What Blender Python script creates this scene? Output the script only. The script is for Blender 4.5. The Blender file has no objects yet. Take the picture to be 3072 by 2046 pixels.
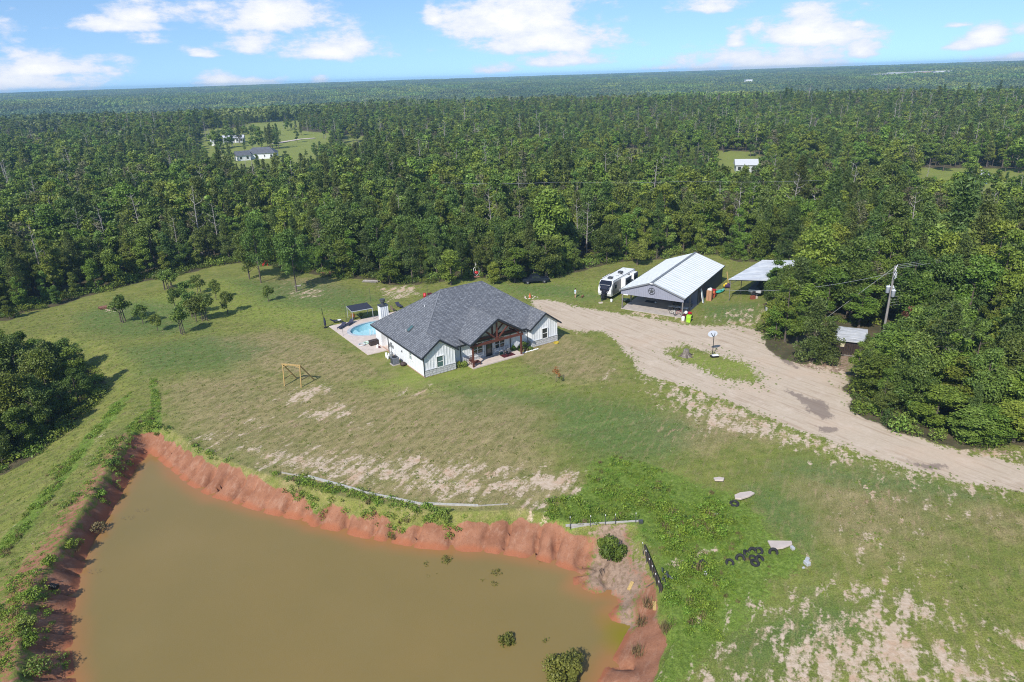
import bpy, bmesh, math, random
import numpy as np
from mathutils import Vector, Matrix, Euler

# ------------------------------------------------------------------ camera, light, exposure
S = bpy.context.scene
ROOT = S.collection
F_PX = 2050.0; CAM_H = 38.0
ROLL = math.radians(1.8); PITCH = math.atan((1023 - 229) / F_PX)
_f = Vector((0, math.cos(PITCH), -math.sin(PITCH)))
_u = Vector((0, math.sin(PITCH), math.cos(PITCH))); _r = Vector((1, 0, 0))
_rr = _r * math.cos(ROLL) - _u * math.sin(ROLL)
_uu = _r * math.sin(ROLL) + _u * math.cos(ROLL)
cam_d = bpy.data.cameras.new("camera"); cam = bpy.data.objects.new("camera", cam_d); ROOT.objects.link(cam)
cam_d.sensor_width = 36; cam_d.lens = F_PX * 36 / 3072
cam_d.clip_start = 0.5; cam_d.clip_end = 40000
cam.matrix_world = Matrix(((_rr.x, _uu.x, -_f.x, 0), (_rr.y, _uu.y, -_f.y, 0), (_rr.z, _uu.z, -_f.z, CAM_H), (0, 0, 0, 1)))
S.camera = cam
S.view_settings.view_transform = 'Standard'; S.view_settings.look = 'None'
S.view_settings.exposure = 0.08; S.view_settings.gamma = 1.0
S.view_settings.use_curve_mapping = False
S.cycles.filter_width = 1.05; S.cycles.use_denoising = True; S.cycles.denoiser = 'OPENIMAGEDENOISE'; S.cycles.denoising_input_passes = 'RGB_ALBEDO_NORMAL'; S.cycles.denoising_prefilter = 'NONE'
S.cycles.max_bounces = 6; S.cycles.diffuse_bounces = 3; S.cycles.glossy_bounces = 3
S.cycles.transmission_bounces = 4; S.cycles.transparent_max_bounces = 6; S.cycles.volume_bounces = 1
S.cycles.caustics_reflective = False; S.cycles.caustics_refractive = False

SUN_EL = math.radians(42); SHADOW_AZ = math.radians(63)     # shadows run towards this heading
sun_dir = Vector((-math.cos(SHADOW_AZ) * math.cos(SUN_EL), -math.sin(SHADOW_AZ) * math.cos(SUN_EL), math.sin(SUN_EL)))
sl = bpy.data.lights.new("sun", 'SUN'); sl.energy = 5.0; sl.angle = math.radians(0.5); sl.color = (1.0, 0.955, 0.88)
so = bpy.data.objects.new("sun", sl); ROOT.objects.link(so)
so.rotation_euler = sun_dir.to_track_quat('Z', 'Y').to_euler(); so.location = (0, 0, 200)

W = bpy.data.worlds.new("World"); S.world = W; W.use_nodes = True
def build_sky():
    nt = W.node_tree; N = nt.nodes; L = nt.links
    for n in list(N): N.remove(n)
    out = N.new('ShaderNodeOutputWorld'); bg = N.new('ShaderNodeBackground'); L.new(bg.outputs[0], out.inputs[0])
    tc = N.new('ShaderNodeTexCoord')
    def m(op, a, b=None, c=None, clamp=False):
        n = N.new('ShaderNodeMath'); n.operation = op; n.use_clamp = clamp
        for i, v in enumerate((a, b, c)):
            if v is None: continue
            if isinstance(v, (int, float)): n.inputs[i].default_value = v
            else: L.new(v, n.inputs[i])
        return n.outputs[0]
    sep = N.new('ShaderNodeSeparateXYZ'); L.new(tc.outputs['Generated'], sep.inputs[0])
    x, y, z = sep.outputs
    # the blue of the photograph reaches low: look the sky up a little above the true elevation
    z2 = m('ADD', m('MULTIPLY', z, 0.95), 0.125)
    cmb = N.new('ShaderNodeCombineXYZ'); L.new(x, cmb.inputs[0]); L.new(y, cmb.inputs[1]); L.new(z2, cmb.inputs[2])
    nrm = N.new('ShaderNodeVectorMath'); nrm.operation = 'NORMALIZE'; L.new(cmb.outputs[0], nrm.inputs[0])
    sky = N.new('ShaderNodeTexSky'); sky.sky_type = 'NISHITA'; sky.sun_disc = False
    sky.sun_elevation = SUN_EL; sky.sun_rotation = math.atan2(sun_dir.x, sun_dir.y)
    sky.altitude = 0; sky.air_density = 1.0; sky.dust_density = 0.3; sky.ozone_density = 2.5
    L.new(nrm.outputs[0], sky.inputs[0])
    az = m('ARCTAN2', x, y); el = m('ARCSINE', z)
    # fractal noise stretched sideways, in angle space
    av = N.new('ShaderNodeCombineXYZ'); L.new(m('MULTIPLY', az, 1.0), av.inputs[0]); L.new(m('MULTIPLY', el, 2.2), av.inputs[1])
    nz = N.new('ShaderNodeTexNoise'); nz.inputs['Scale'].default_value = 22; nz.inputs['Detail'].default_value = 8; nz.inputs['Roughness'].default_value = 0.62
    L.new(av.outputs[0], nz.inputs['Vector'])
    nf = nz.outputs[0]
    # (azimuth, elevation of the flat base, half width, height, strength) in degrees; clouds seen above the horizon
    cl = []
    def c_px(cx, cy_base, hw, hh, s):
        v = Vector(((cx - 1536) / F_PX, -(cy_base - 1023) / F_PX, 1)); d = _rr * v.x + _uu * v.y + _f; d.normalize()
        cl.append((math.atan2(d.x, d.y), math.asin(d.z), hw / F_PX * 1.22, hh / F_PX * 1.2, s))
    for a in [(815, 66, 165, 75, 1.0), (760, 140, 100, 62, .72), (1010, 160, 140, 60, .95), (1300, 60, 40, 50, .8), (1540, 75, 200, 105, 1.1),
              (1630, 135, 205, 65, 1.05), (1690, 188, 140, 40, .8), (430, 50, 95, 62, .85), (360, 84, 180, 45, .55), (440, 125, 70, 35, .5), (130, 215, 170, 48, .9),
              (110, 255, 220, 58, .7), (660, 252, 60, 32, .95), (760, 252, 100, 22, .75), (960, 245, 30, 18, .9), (2130, 25, 100, 38, .9), (2430, 112, 135, 70, 1.1),
              (2570, 75, 40, 25, .7), (2210, 130, 38, 40, .85), (2300, 198, 290, 75, .75), (2220, 210, 230, 40, .5), (2580, 162, 40, 38, 1.05), (2470, 170, 160, 55, .6), (2960, 125, 48, 42, .95),
              (2890, 140, 70, 35, .5), (3040, 192, 110, 30, .85), (1500, 212, 90, 35, .55), (600, 165, 90, 30, .4), (2880, 75, 60, 26, .3),
              (3300, 80, 150, 60, .9), (-250, 110, 160, 70, .9), (3600, 170, 200, 50, .8), (-500, 260, 220, 60, .8), (1990, 205, 120, 22, .4)]:
        c_px(*a)
    tot = None
    for a0, e0, wa, we, st in cl:
        dx = m('DIVIDE', m('SUBTRACT', az, a0), wa)
        e = m('SUBTRACT', el, e0)
        up = m('DIVIDE', m('MAXIMUM', e, 0.0), we); dn = m('DIVIDE', m('MINIMUM', e, 0.0), we * 0.33)
        d = m('SQRT', m('ADD', m('ADD', m('MULTIPLY', dx, dx), m('MULTIPLY', up, up)), m('MULTIPLY', dn, dn)))
        v = m('MULTIPLY', m('SUBTRACT', 1.0, d), 1.0)
        v = m('ADD', v, (st - 1.0) * 0.75)
        tot = v if tot is None else m('MAXIMUM', tot, v)
    # the rest of the sky carries scattered clouds of the same kind
    nz2 = N.new('ShaderNodeTexNoise'); nz2.inputs['Scale'].default_value = 5; nz2.inputs['Detail'].default_value = 6
    L.new(av.outputs[0], nz2.inputs['Vector'])
    high = m('MULTIPLY', m('SUBTRACT', el, 0.13, clamp=True), 6.0, clamp=True)
    gen = m('SUBTRACT', m('MULTIPLY', m('SUBTRACT', nz2.outputs[0], 0.56), 4.0), m('MULTIPLY', m('SUBTRACT', 1.0, high), 3.0))
    tot = m('MAXIMUM', tot, gen)
    dens = m('ADD', tot, m('MULTIPLY', m('SUBTRACT', nf, 0.5), 2.0))
    mr = N.new('ShaderNodeMapRange'); mr.interpolation_type = 'SMOOTHSTEP'
    mr.inputs[1].default_value = -0.04; mr.inputs[2].default_value = 0.50; mr.inputs[3].default_value = 0; mr.inputs[4].default_value = 0.97
    L.new(dens, mr.inputs[0])
    shade = N.new('ShaderNodeMapRange'); shade.inputs[1].default_value = 0.15; shade.inputs[2].default_value = 0.95
    shade.inputs[3].default_value = 0.0; shade.inputs[4].default_value = 1.0; L.new(dens, shade.inputs[0])
    cc = N.new('ShaderNodeMix'); cc.data_type = 'RGBA'; L.new(shade.outputs[0], cc.inputs[0])
    K = 1 / SKY_STRENGTH
    cc.inputs[6].default_value = (0.70 * K, 0.77 * K, 0.95 * K, 1); cc.inputs[7].default_value = (1.0 * K, 1.0 * K, 1.0 * K, 1)
    tint = N.new('ShaderNodeMix'); tint.data_type = 'RGBA'; tint.blend_type = 'MULTIPLY'; tint.inputs[0].default_value = 1
    L.new(sky.outputs[0], tint.inputs[6]); tint.inputs[7].default_value = SKY_TINT
    mix = N.new('ShaderNodeMix'); mix.data_type = 'RGBA'
    L.new(mr.outputs[0], mix.inputs[0]); L.new(tint.outputs[2], mix.inputs[6]); L.new(cc.outputs[2], mix.inputs[7])
    L.new(mix.outputs[2], bg.inputs[0]); bg.inputs[1].default_value = SKY_STRENGTH
SKY_STRENGTH = 0.14; SKY_TINT = (0.98, 1.10, 1.20, 1)
build_sky()

# ------------------------------------------------------------------ helpers
rng = np.random.default_rng(7); rnd = random.Random(5)

def tag(o, label=None, cat=None, group=None, kind=None):
    if label: o['label'] = label
    if cat: o['category'] = cat
    if group: o['group'] = group
    if kind: o['kind'] = kind
    return o
def thing(name, label, cat, loc=(0, 0, 0), rotz=0.0, group=None):
    o = bpy.data.objects.new(name, None); ROOT.objects.link(o)
    o.empty_display_size = 0.3
    o.location = loc; o.rotation_euler = (0, 0, rotz)
    return tag(o, label, cat, group)
def link(o, parent=None):
    ROOT.objects.link(o)
    if parent is not None: o.parent = parent
    return o
def copy_tree(o, parent=None):
    c = o.copy(); ROOT.objects.link(c); c.parent = parent
    for ch in [q for q in bpy.data.objects if q.parent == o]: copy_tree(ch, c)
    return c

class MB:
    def __init__(s): s.v = []; s.f = []; s.uv = {}
    def add(s, vs, fs):
        n = len(s.v); s.v += [tuple(v) for v in vs]; s.f += [tuple(n + i for i in f) for f in fs]; return s
    def box(s, c, d, rz=0.0, rx=0.0, ry=0.0):
        R = Euler((rx, ry, rz)).to_matrix(); c = Vector(c)
        vs = [c + R @ Vector((sx * d[0] / 2, sy * d[1] / 2, sz * d[2] / 2)) for sx in (-1, 1) for sy in (-1, 1) for sz in (-1, 1)]
        return s.add(vs, [(0, 1, 3, 2), (4, 6, 7, 5), (0, 4, 5, 1), (2, 3, 7, 6), (0, 2, 6, 4), (1, 5, 7, 3)])
    def beam(s, p0, p1, w, h=None, up=(0, 0, 1)):
        h = w if h is None else h
        p0 = Vector(p0); p1 = Vector(p1); d = (p1 - p0).normalized(); up = Vector(up)
        if abs(d.dot(up)) > .98: up = Vector((0, 1, 0))
        x = d.cross(up).normalized() * w / 2; y = x.cross(d).normalized() * h / 2
        vs = [p + a * x + b * y for p in (p0, p1) for a, b in ((-1, -1), (1, -1), (1, 1), (-1, 1))]
        return s.add(vs, [(3, 2, 1, 0), (4, 5, 6, 7), (0, 1, 5, 4), (1, 2, 6, 5), (2, 3, 7, 6), (3, 0, 4, 7)])
    def tube(s, pts, rad, n=8, caps=True):
        pts = [Vector(p) for p in pts]
        rad = [rad] * len(pts) if isinstance(rad, (int, float)) else rad
        vs = []; fs = []
        for i, p in enumerate(pts):
            d = (pts[min(i + 1, len(pts) - 1)] - pts[max(i - 1, 0)]).normalized()
            a = Vector((1, 0, 0)) if abs(d.x) < .8 else Vector((0, 1, 0))
            x = d.cross(a).normalized(); y = d.cross(x).normalized()
            for k in range(n):
                t = 2 * math.pi * k / n; vs.append(p + (x * math.cos(t) + y * math.sin(t)) * rad[i])
        for i in range(len(pts) - 1):
            for k in range(n):
                k2 = (k + 1) % n; fs.append((i * n + k, i * n + k2, (i + 1) * n + k2, (i + 1) * n + k))
        if caps: fs.append(tuple(range(n))[::-1]); fs.append(tuple((len(pts) - 1) * n + k for k in range(n)))
        return s.add(vs, fs)
    def lathe(s, prof, c=(0, 0, 0), n=16):
        vs = []; fs = []
        for r, z in prof:
            for k in range(n):
                t = 2 * math.pi * k / n; vs.append((c[0] + r * math.cos(t), c[1] + r * math.sin(t), c[2] + z))
        for i in range(len(prof) - 1):
            for k in range(n):
                k2 = (k + 1) % n; fs.append((i * n + k, i * n + k2, (i + 1) * n + k2, (i + 1) * n + k))
        fs.append(tuple(range(n))[::-1]); fs.append(tuple((len(prof) - 1) * n + k for k in range(n)))
        return s.add(vs, fs)
    def torus(s, c, R, r, n=16, m=8, mat=None):
        vs = []; fs = []; mat = mat or Matrix.Identity(3)
        for i in range(n):
            a = 2 * math.pi * i / n
            for j in range(m):
                b = 2 * math.pi * j / m
                vs.append(Vector(c) + mat @ Vector(((R + r * math.cos(b)) * math.cos(a), (R + r * math.cos(b)) * math.sin(a), r * math.sin(b))))
        for i in range(n):
            for j in range(m):
                fs.append((i * m + j, ((i + 1) % n) * m + j, ((i + 1) % n) * m + (j + 1) % m, i * m + (j + 1) % m))
        return s.add(vs, fs)
    def prism(s, poly, h0, h1, axis='z'):
        """poly: 2D points; extruded along an axis from h0 to h1"""
        n = len(poly)
        def P(p, h): return (p[0], p[1], h) if axis == 'z' else ((p[0], h, p[1]) if axis == 'y' else (h, p[0], p[1]))
        vs = [P(p, h0) for p in poly] + [P(p, h1) for p in poly]
        fs = [tuple(range(n))[::-1], tuple(range(n, 2 * n))] + [(i, (i + 1) % n, n + (i + 1) % n, n + i) for i in range(n)]
        return s.add(vs, fs)
    def blob(s, c, r, n=10, m=7, jit=0.0, rr=None):
        vs = []; fs = []; rr = rr or rnd
        r = (r, r, r) if isinstance(r, (int, float)) else r
        for i in range(1, m):
            p = math.pi * i / m
            for k in range(n):
                t = 2 * math.pi * k / n; q = 1 + rr.uniform(-jit, jit)
                vs.append((c[0] + r[0] * q * math.sin(p) * math.cos(t), c[1] + r[1] * q * math.sin(p) * math.sin(t), c[2] + r[2] * q * math.cos(p)))
        vs.append((c[0], c[1], c[2] + r[2])); vs.append((c[0], c[1], c[2] - r[2])); T = len(vs) - 2; B = T + 1
        for i in range(m - 2):
            for k in range(n):
                k2 = (k + 1) % n; fs.append((i * n + k, (i + 1) * n + k, (i + 1) * n + k2, i * n + k2))
        for k in range(n):
            fs.append((T, k, (k + 1) % n)); fs.append((B, (m - 2) * n + (k + 1) % n, (m - 2) * n + k))
        return s.add(vs, fs)
    def mesh(s, name, mat, smooth=False, fix=True):
        me = bpy.data.meshes.new(name); me.from_pydata([tuple(v) for v in s.v], [], s.f)
        if fix:
            bm = bmesh.new(); bm.from_mesh(me); bmesh.ops.recalc_face_normals(bm, faces=bm.faces); bm.to_mesh(me); bm.free()
        if mat: me.materials.append(mat)
        if smooth:
            for p in me.polygons: p.use_smooth = True
        me.update(); return me
    def build(s, name, mat, parent=None, smooth=False, loc=None, rotz=0, bevel=0.0, label=None):
        o = bpy.data.objects.new(name, s.mesh(name, mat, smooth))
        if bevel:
            b = o.modifiers.new("bevel", 'BEVEL'); b.width = bevel; b.segments = 2; b.limit_method = 'ANGLE'
        if loc is not None: o.location = loc
        o.rotation_euler = (0, 0, rotz)
        link(o, parent)
        if label: o['label'] = label
        return o

def sd_poly(poly, X, Y, want_s=False):
    """signed distance to a closed polygon (negative inside) for arrays; optionally arc length of the nearest point"""
    P = np.asarray(poly, float)[:, :2]; n = len(P)
    d2 = np.full(X.shape, 1e18); ins = np.zeros(X.shape, bool); sarc = np.zeros(X.shape); acc = 0.0
    for i in range(n):
        a = P[i]; b = P[(i + 1) % n]; e = b - a; L2 = e @ e + 1e-12; Ln = math.sqrt(L2)
        wx = X - a[0]; wy = Y - a[1]; t = np.clip((wx * e[0] + wy * e[1]) / L2, 0, 1)
        q = (wx - e[0] * t) ** 2 + (wy - e[1] * t) ** 2
        m = q < d2; d2 = np.where(m, q, d2)
        if want_s: sarc = np.where(m, acc + t * Ln, sarc)
        acc += Ln
        c = ((a[1] > Y) != (b[1] > Y)) & (X < (b[0] - a[0]) * (Y - a[1]) / (b[1] - a[1] + 1e-12) + a[0])
        ins ^= c
    d = np.sqrt(d2); d = np.where(ins, -d, d)
    return (d, sarc) if want_s else d

# ---- from the photograph's measurements to places on the ground
def ray(px, py):
    v = Vector(((px - 1536) / F_PX, -(py - 1023) / F_PX, 1)); return _rr * v.x + _uu * v.y + _f
def G(px, py, z=0.0):
    d = ray(px, py); t = (z - CAM_H) / d.z; return Vector((d.x * t, d.y * t, z))
ZK = 3072 / 2354
def GZ(pts, z=0.0): return [tuple(G(a * ZK, b * ZK, z))[:2] for a, b in pts]

WATER_Z = -2.1
bank_top = GZ([(322, 985), (372, 985), (412, 1005), (470, 1042), (540, 1070), (620, 1098), (700, 1122), (800, 1152), (900, 1168), (1000, 1180), (1100, 1183),
               (1200, 1175), (1255, 1190), (1300, 1207), (1380, 1208), (1452, 1205), (1470, 1225), (1490, 1280), (1518, 1350), (1535, 1420), (1545, 1480), (1520, 1568),
               (1500, 1720), (1400, 2000), (300, 2600), (-20, 1800), (15, 1640), (40, 1568), (48, 1480), (60, 1400), (85, 1335), (122, 1280), (155, 1228), (190, 1175), (222, 1120), (252, 1072), (280, 1030), (302, 1000)])
shore = GZ([(345, 1042), (380, 1072), (430, 1115), (480, 1143), (540, 1160), (600, 1180), (660, 1192), (705, 1200), (715, 1212), (770, 1222), (840, 1240), (900, 1250), (960, 1262),
            (1040, 1268), (1100, 1270), (1180, 1280), (1260, 1295), (1315, 1315), (1315, 1345), (1365, 1368), (1415, 1372), (1420, 1388), (1392, 1408), (1402, 1430), (1446, 1440),
            (1425, 1478), (1392, 1528), (1365, 1568), (1340, 1700), (1250, 2000), (300, 2300), (150, 1700), (178, 1568), (168, 1500), (168, 1420), (186, 1330), (206, 1260), (236, 1210), (266, 1165), (292, 1115), (318, 1068)], WATER_Z)
crest = GZ([(-300, 1500), (-60, 1330), (20, 1260), (110, 1160), (180, 1075), (240, 1010), (285, 950), (310, 900), (318, 840), (250, 790), (120, 770), (-200, 765), (-900, 900), (-900, 1500)])
HOUSE_O = Vector((-12.03, 85.29, 0)); HOUSE_R = math.radians(33.065)
def HW(x, y, z=0.0):
    c, s = math.cos(HOUSE_R), math.sin(HOUSE_R); return Vector((HOUSE_O.x + x * c - y * s, HOUSE_O.y + x * s + y * c, z))
POOL_C = (2.4, 22.9); POOL_R = (4.2, 3.2)

def fbm(X, Y, sc, seed=0):
    """cheap value-noise in numpy, range about 0..1"""
    out = np.zeros(np.shape(X)); amp = .5; tot = 0
    for o in range(3):
        gx = X / sc * 2 ** o + seed * 17.3; gy = Y / sc * 2 ** o + seed * 9.1
        ix = np.floor(gx).astype(np.int64); iy = np.floor(gy).astype(np.int64); fx = gx - ix; fy = gy - iy
        fx = fx * fx * (3 - 2 * fx); fy = fy * fy * (3 - 2 * fy)
        def h(a, b):
            n = (a * 374761393 + b * 668265263 + seed * 1442695) & 0x7fffffff; n = ((n ^ (n >> 13)) * 1274126177) & 0x7fffffff
            return ((n ^ (n >> 16)) & 0xffff) / 65535.0
        v = (h(ix, iy) * (1 - fx) + h(ix + 1, iy) * fx) * (1 - fy) + (h(ix, iy + 1) * (1 - fx) + h(ix + 1, iy + 1) * fx) * fy
        out = out + v * amp; tot += amp; amp *= .5
    return out / tot
def Zh(X, Y):
    X = np.atleast_1d(np.asarray(X, float)); Y = np.atleast_1d(np.asarray(Y, float))
    z = (fbm(X, Y, 9.0, 3) - .5) * .25
    hl = np.maximum(np.maximum(-(X - HOUSE_O.x) * 1, 0) * 0, 0)
    # flat pads at buildings
    z = z * np.clip((np.hypot(X - (-8), Y - 98) - 22) / 8, 0, 1) * np.clip((np.hypot(X - 30, Y - 117) - 16) / 6, 0, 1)
    # the ground falls away outside the dam on the left
    dc = sd_poly(crest, X, Y); z = z - np.clip(-dc, 0, 12) * .22
    # far relief
    r = np.hypot(X, Y)
    k = np.clip((r - 220) / 400, 0, 1); k = k * k * (3 - 2 * k)
    rel = (fbm(X, Y, 420, 5) - .5) * 14 + (fbm(X, Y, 1500, 6) - .5) * 16
    valley = -26 * np.exp(-((r - 1350) / 330.) ** 2) + 6 * np.exp(-((r - 700) / 130.) ** 2)
    hill = 19 * np.clip((r - 1700) / 2700, 0, 1)
    z = z + k * rel * np.clip(1 - (r - 3200) / 1500, .25, 1) * np.where(r < 900, .45, 1) + k * valley + hill * (r > 1700)
    # pond and banks
    near = (X > -75) & (X < 45) & (Y > -60) & (Y < 90)
    if near.any():
        dT, s = sd_poly(bank_top, X, Y, True); dW, s2 = sd_poly(shore, X, Y, True)
        wob = (fbm(s, s * 0 + 1.3, 1.7, 11) - .5) * 1.1 + (fbm(s, s * 0, .8, 12) - .5) * .5
        ins = -dT + wob * .8 * np.clip(-dT, 0, 1)
        band = np.clip(dW, 0, 99)
        f = np.clip(ins / (np.clip(ins, 0, 99) + band + 1e-3), 0, 1)
        wz = s2 + (fbm(X, Y, 2.0, 14) - .5) * 1.2; gul = np.abs(np.sin(wz * 1.25 + 7 * fbm(wz, wz * 0, 6.0, 15)))
        zb = WATER_Z * (f ** .8) - .06 * (f > 0)
        zb = zb - ((1 - gul) ** 2.6 * 1.35 * (.35 + fbm(wz, wz * 0 + 2, 3.0, 16)) - .15) * np.sin(np.clip(f, 0, 1) * math.pi) * (X < 8) + (fbm(X, Y, 1.1, 9) - .5) * .12 * (f > 0.02)
        zb = np.where(dW < 0, WATER_Z - .05 - np.clip(-dW, 0, 8) * .22 + (fbm(X, Y, 1.5, 8) - .5) * .1, zb)
        z = np.where(near & (dT < 0), np.minimum(zb, z + .02) , z)
        lip = np.exp(-(np.abs(dT) / .7) ** 2) * .10 * (dT > 0); z = z + lip * near
    # the swimming pool's pit
    c, s_ = math.cos(HOUSE_R), math.sin(HOUSE_R)
    lx = (X - HOUSE_O.x) * c + (Y - HOUSE_O.y) * s_; ly = -(X - HOUSE_O.x) * s_ + (Y - HOUSE_O.y) * c
    e = ((lx - POOL_C[0]) / POOL_R[0]) ** 2 + ((ly - POOL_C[1]) / POOL_R[1]) ** 2
    z = np.where(e < 1.16 ** 2, -1.8, z)
    return z
def zat(x, y): return float(Zh(x, y)[0])
def GP(px, py, h=0.0):
    """the point of the terrain seen at a photo pixel"""
    z = 0.0
    for _ in range(6):
        p = G(px, py, z); z = .5 * z + .5 * zat(p.x, p.y)
    p = G(px, py, z); p.z = zat(p.x, p.y) + h; return p

# ------------------------------------------------------------------ materials
def new_mat(name):
    m = bpy.data.materials.new(name); m.use_nodes = True; nt = m.node_tree; b = nt.nodes['Principled BSDF']; return m, nt, b
_mats = {}
def mat(name, rgb, rough=.7, var=.12, scale=6.0, bump=0.0, metal=0.0, spec=None, rgb2=None, bscale=None, detail=4):
    if name in _mats: return _mats[name]
    m, nt, b = new_mat(name); N = nt.nodes; L = nt.links
    tc = N.new('ShaderNodeTexCoord'); nz = N.new('ShaderNodeTexNoise'); nz.inputs['Scale'].default_value = scale; nz.inputs['Detail'].default_value = detail
    L.new(tc.outputs['Object'], nz.inputs['Vector'])
    mr = N.new('ShaderNodeMapRange'); mr.inputs[1].default_value = .3; mr.inputs[2].default_value = .7; L.new(nz.outputs[0], mr.inputs[0])
    mx = N.new('ShaderNodeMix'); mx.data_type = 'RGBA'; L.new(mr.outputs[0], mx.inputs[0])
    c2 = rgb2 or tuple(min(1, c * (1 + var)) for c in rgb); c1 = rgb if rgb2 else tuple(c * (1 - var) for c in rgb)
    mx.inputs[6].default_value = (*c1, 1); mx.inputs[7].default_value = (*c2, 1)
    L.new(mx.outputs[2], b.inputs['Base Color']); b.inputs['Roughness'].default_value = rough; b.inputs['Metallic'].default_value = metal
    if spec is not None: b.inputs['Specular IOR Level'].default_value = spec
    if bump:
        n2 = N.new('ShaderNodeTexNoise'); n2.inputs['Scale'].default_value = bscale or scale * 4; n2.inputs['Detail'].default_value = 4; L.new(tc.outputs['Object'], n2.inputs['Vector'])
        bp = N.new('ShaderNodeBump'); bp.inputs['Strength'].default_value = bump; bp.inputs['Distance'].default_value = .05
        L.new(n2.outputs[0], bp.inputs['Height']); L.new(bp.outputs[0], b.inputs['Normal'])
    _mats[name] = m; return m

WHITE = mat('white_siding', (.74, .75, .76), .55, .05, 2, .1)
WHITE2 = mat('white_paint', (.78, .78, .77), .5, .05, 5)
DARKTRIM = mat('charcoal_trim', (.022, .026, .035), .45, .2, 4)
STONE = mat('grey_limestone', (.42, .42, .43), .9, .0, 3.0, .8, rgb2=(.62, .61, .60), bscale=14)
MORTAR = mat('mortar', (.42, .41, .39), .95, .1, 8, .5)
CEDAR = mat('red_brown_timber', (.115, .035, .024), .6, .3, 5, .3)
CONC = mat('pale_concrete', (.56, .47, .41), .9, .09, 1.2, .15)
CONC2 = mat('grey_concrete', (.42, .37, .33), .9, .14, 1.0, .2)
GLASS = mat('dark_window_glass', (.02, .026, .03), .06, .2, 2, 0, 0, .9)
GLASSG = mat('greenish_window_glass', (.07, .13, .13), .08, .2, 2, 0, 0, .9)
BLACK = mat('black_plastic', (.012, .012, .014), .5, .2, 5)
DGREY = mat('dark_grey_metal', (.06, .065, .07), .5, .2, 3)
MGREY = mat('mid_grey_metal', (.24, .25, .26), .5, .12, 4, 0, .3)
LGREY = mat('light_grey_paint', (.45, .46, .47), .5, .1, 5)
WEATHERED = mat('weathered_grey_board', (.36, .34, .31), .9, .25, 7, .4)
PINEWOOD = mat('yellow_pine_lumber', (.42, .29, .11), .8, .2, 7, .2)
BARK = mat('grey_brown_bark', (.12, .095, .075), .95, .35, 5, .6)
DEADW = mat('bleached_dead_wood', (.30, .27, .245), .95, .3, 5, .3)
RUBBER = mat('tyre_rubber', (.018, .018, .02), .8, .3, 6, .3)
RED = mat('red_plastic', (.45, .02, .025), .45, .15, 5)
MAROON = mat('maroon_paint', (.09, .015, .02), .5, .2, 5)
LIME = mat('lime_green_plastic', (.36, .66, .03), .5, .1, 4)
TEAL = mat('teal_plastic', (.05, .42, .34), .45, .1, 3)
CARD = mat('brown_cardboard', (.42, .22, .12), .9, .12, 5)
ORNG = mat('orange_plastic', (.58, .13, .05), .6, .15, 5)
YELL = mat('yellow_plastic', (.65, .48, .03), .5, .15, 5)
LAV = mat('dark_blue_fabric', (.03, .032, .06), .85, .25, 6)
GREEN_PLANT = None
# ------------------------------------------------------------------ the ground
lawn_poly = GZ([(-120, 752), (-40, 742), (30, 738), (60, 718), (130, 703), (200, 682), (270, 662), (330, 647), (400, 634), (440, 626), (500, 610), (560, 602), (640, 614), (700, 628), (760, 638),
    (850, 642), (900, 654), (960, 655), (1040, 646), (1100, 638), (1180, 646), (1250, 648), (1310, 628), (1400, 606), (1440, 600), (1500, 600), (1560, 586), (1640, 586), (1700, 602),
    (1790, 600), (1860, 640), (1840, 670), (1760, 690), (1752, 745), (1756, 790), (1800, 830), (1850, 835), (1880, 815), (1900, 770), (1990, 770), (2005, 800), (1958, 850), (1942, 900), (1950, 932), (2000, 972),
    (2100, 1008), (2200, 1025), (2354, 1022), (2800, 1050), (2800, 2100), (-900, 2100), (-700, 1250), (-110, 1085), (0, 1048), (60, 1022), (150, 962), (228, 902), (236, 866), (206, 838), (100, 812), (-50, 798), (-260, 790)])
drive_poly = GZ([(1222, 690), (1262, 690), (1330, 704), (1400, 716), (1480, 732), (1560, 746), (1640, 752), (1700, 748), (1750, 764), (1768, 800), (1850, 843), (1945, 868), (1962, 930), (2050, 983), (2150, 1020), (2354, 1066), (2800, 1150),
    (2800, 1290), (2354, 1130), (2200, 1102), (2050, 1067), (1900, 1012), (1800, 976), (1700, 936), (1600, 897), (1540, 882), (1490, 862), (1456, 832), (1428, 792), (1382, 766), (1292, 756), (1250, 730)])
island_poly = GZ([(1520, 800), (1570, 788), (1640, 803), (1720, 830), (1778, 868), (1742, 893), (1682, 884), (1600, 850), (1530, 822)])
lush_poly = GZ([(1240, 1172), (1320, 1135), (1350, 1090), (1380, 1052), (1440, 1048), (1520, 1075), (1600, 1108), (1650, 1132), (1700, 1142), (1762, 1190), (1790, 1258), (1848, 1282), (1840, 1308), (1770, 1340), (1750, 1395), (1690, 1450), (1620, 1500), (1555, 1568), (1480, 1660),
    (1510, 1500), (1535, 1420), (1515, 1350), (1486, 1270), (1468, 1205), (1300, 1198), (1250, 1190)])
strip_poly = GZ([(-60, 1330), (0, 1232), (60, 1160), (120, 1090), (170, 1020), (220, 965), (270, 918), (306, 896), (300, 915), (250, 965), (208, 1012), (172, 1062), (135, 1122), (92, 1182), (35, 1245), (-20, 1330)])
ditch_poly = GZ([(345, 868), (358, 868), (370, 930), (372, 985), (345, 990), (330, 975), (300, 1010), (285, 990), (320, 955), (348, 935)])
dam_poly = GZ([(-100, 1568), (-20, 1330), (60, 1250), (150, 1130), (230, 1030), (300, 975), (330, 985), (300, 1040), (250, 1130), (190, 1240), (125, 1340), (95, 1480), (90, 1568), (60, 1700), (-100, 1800)])
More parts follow.
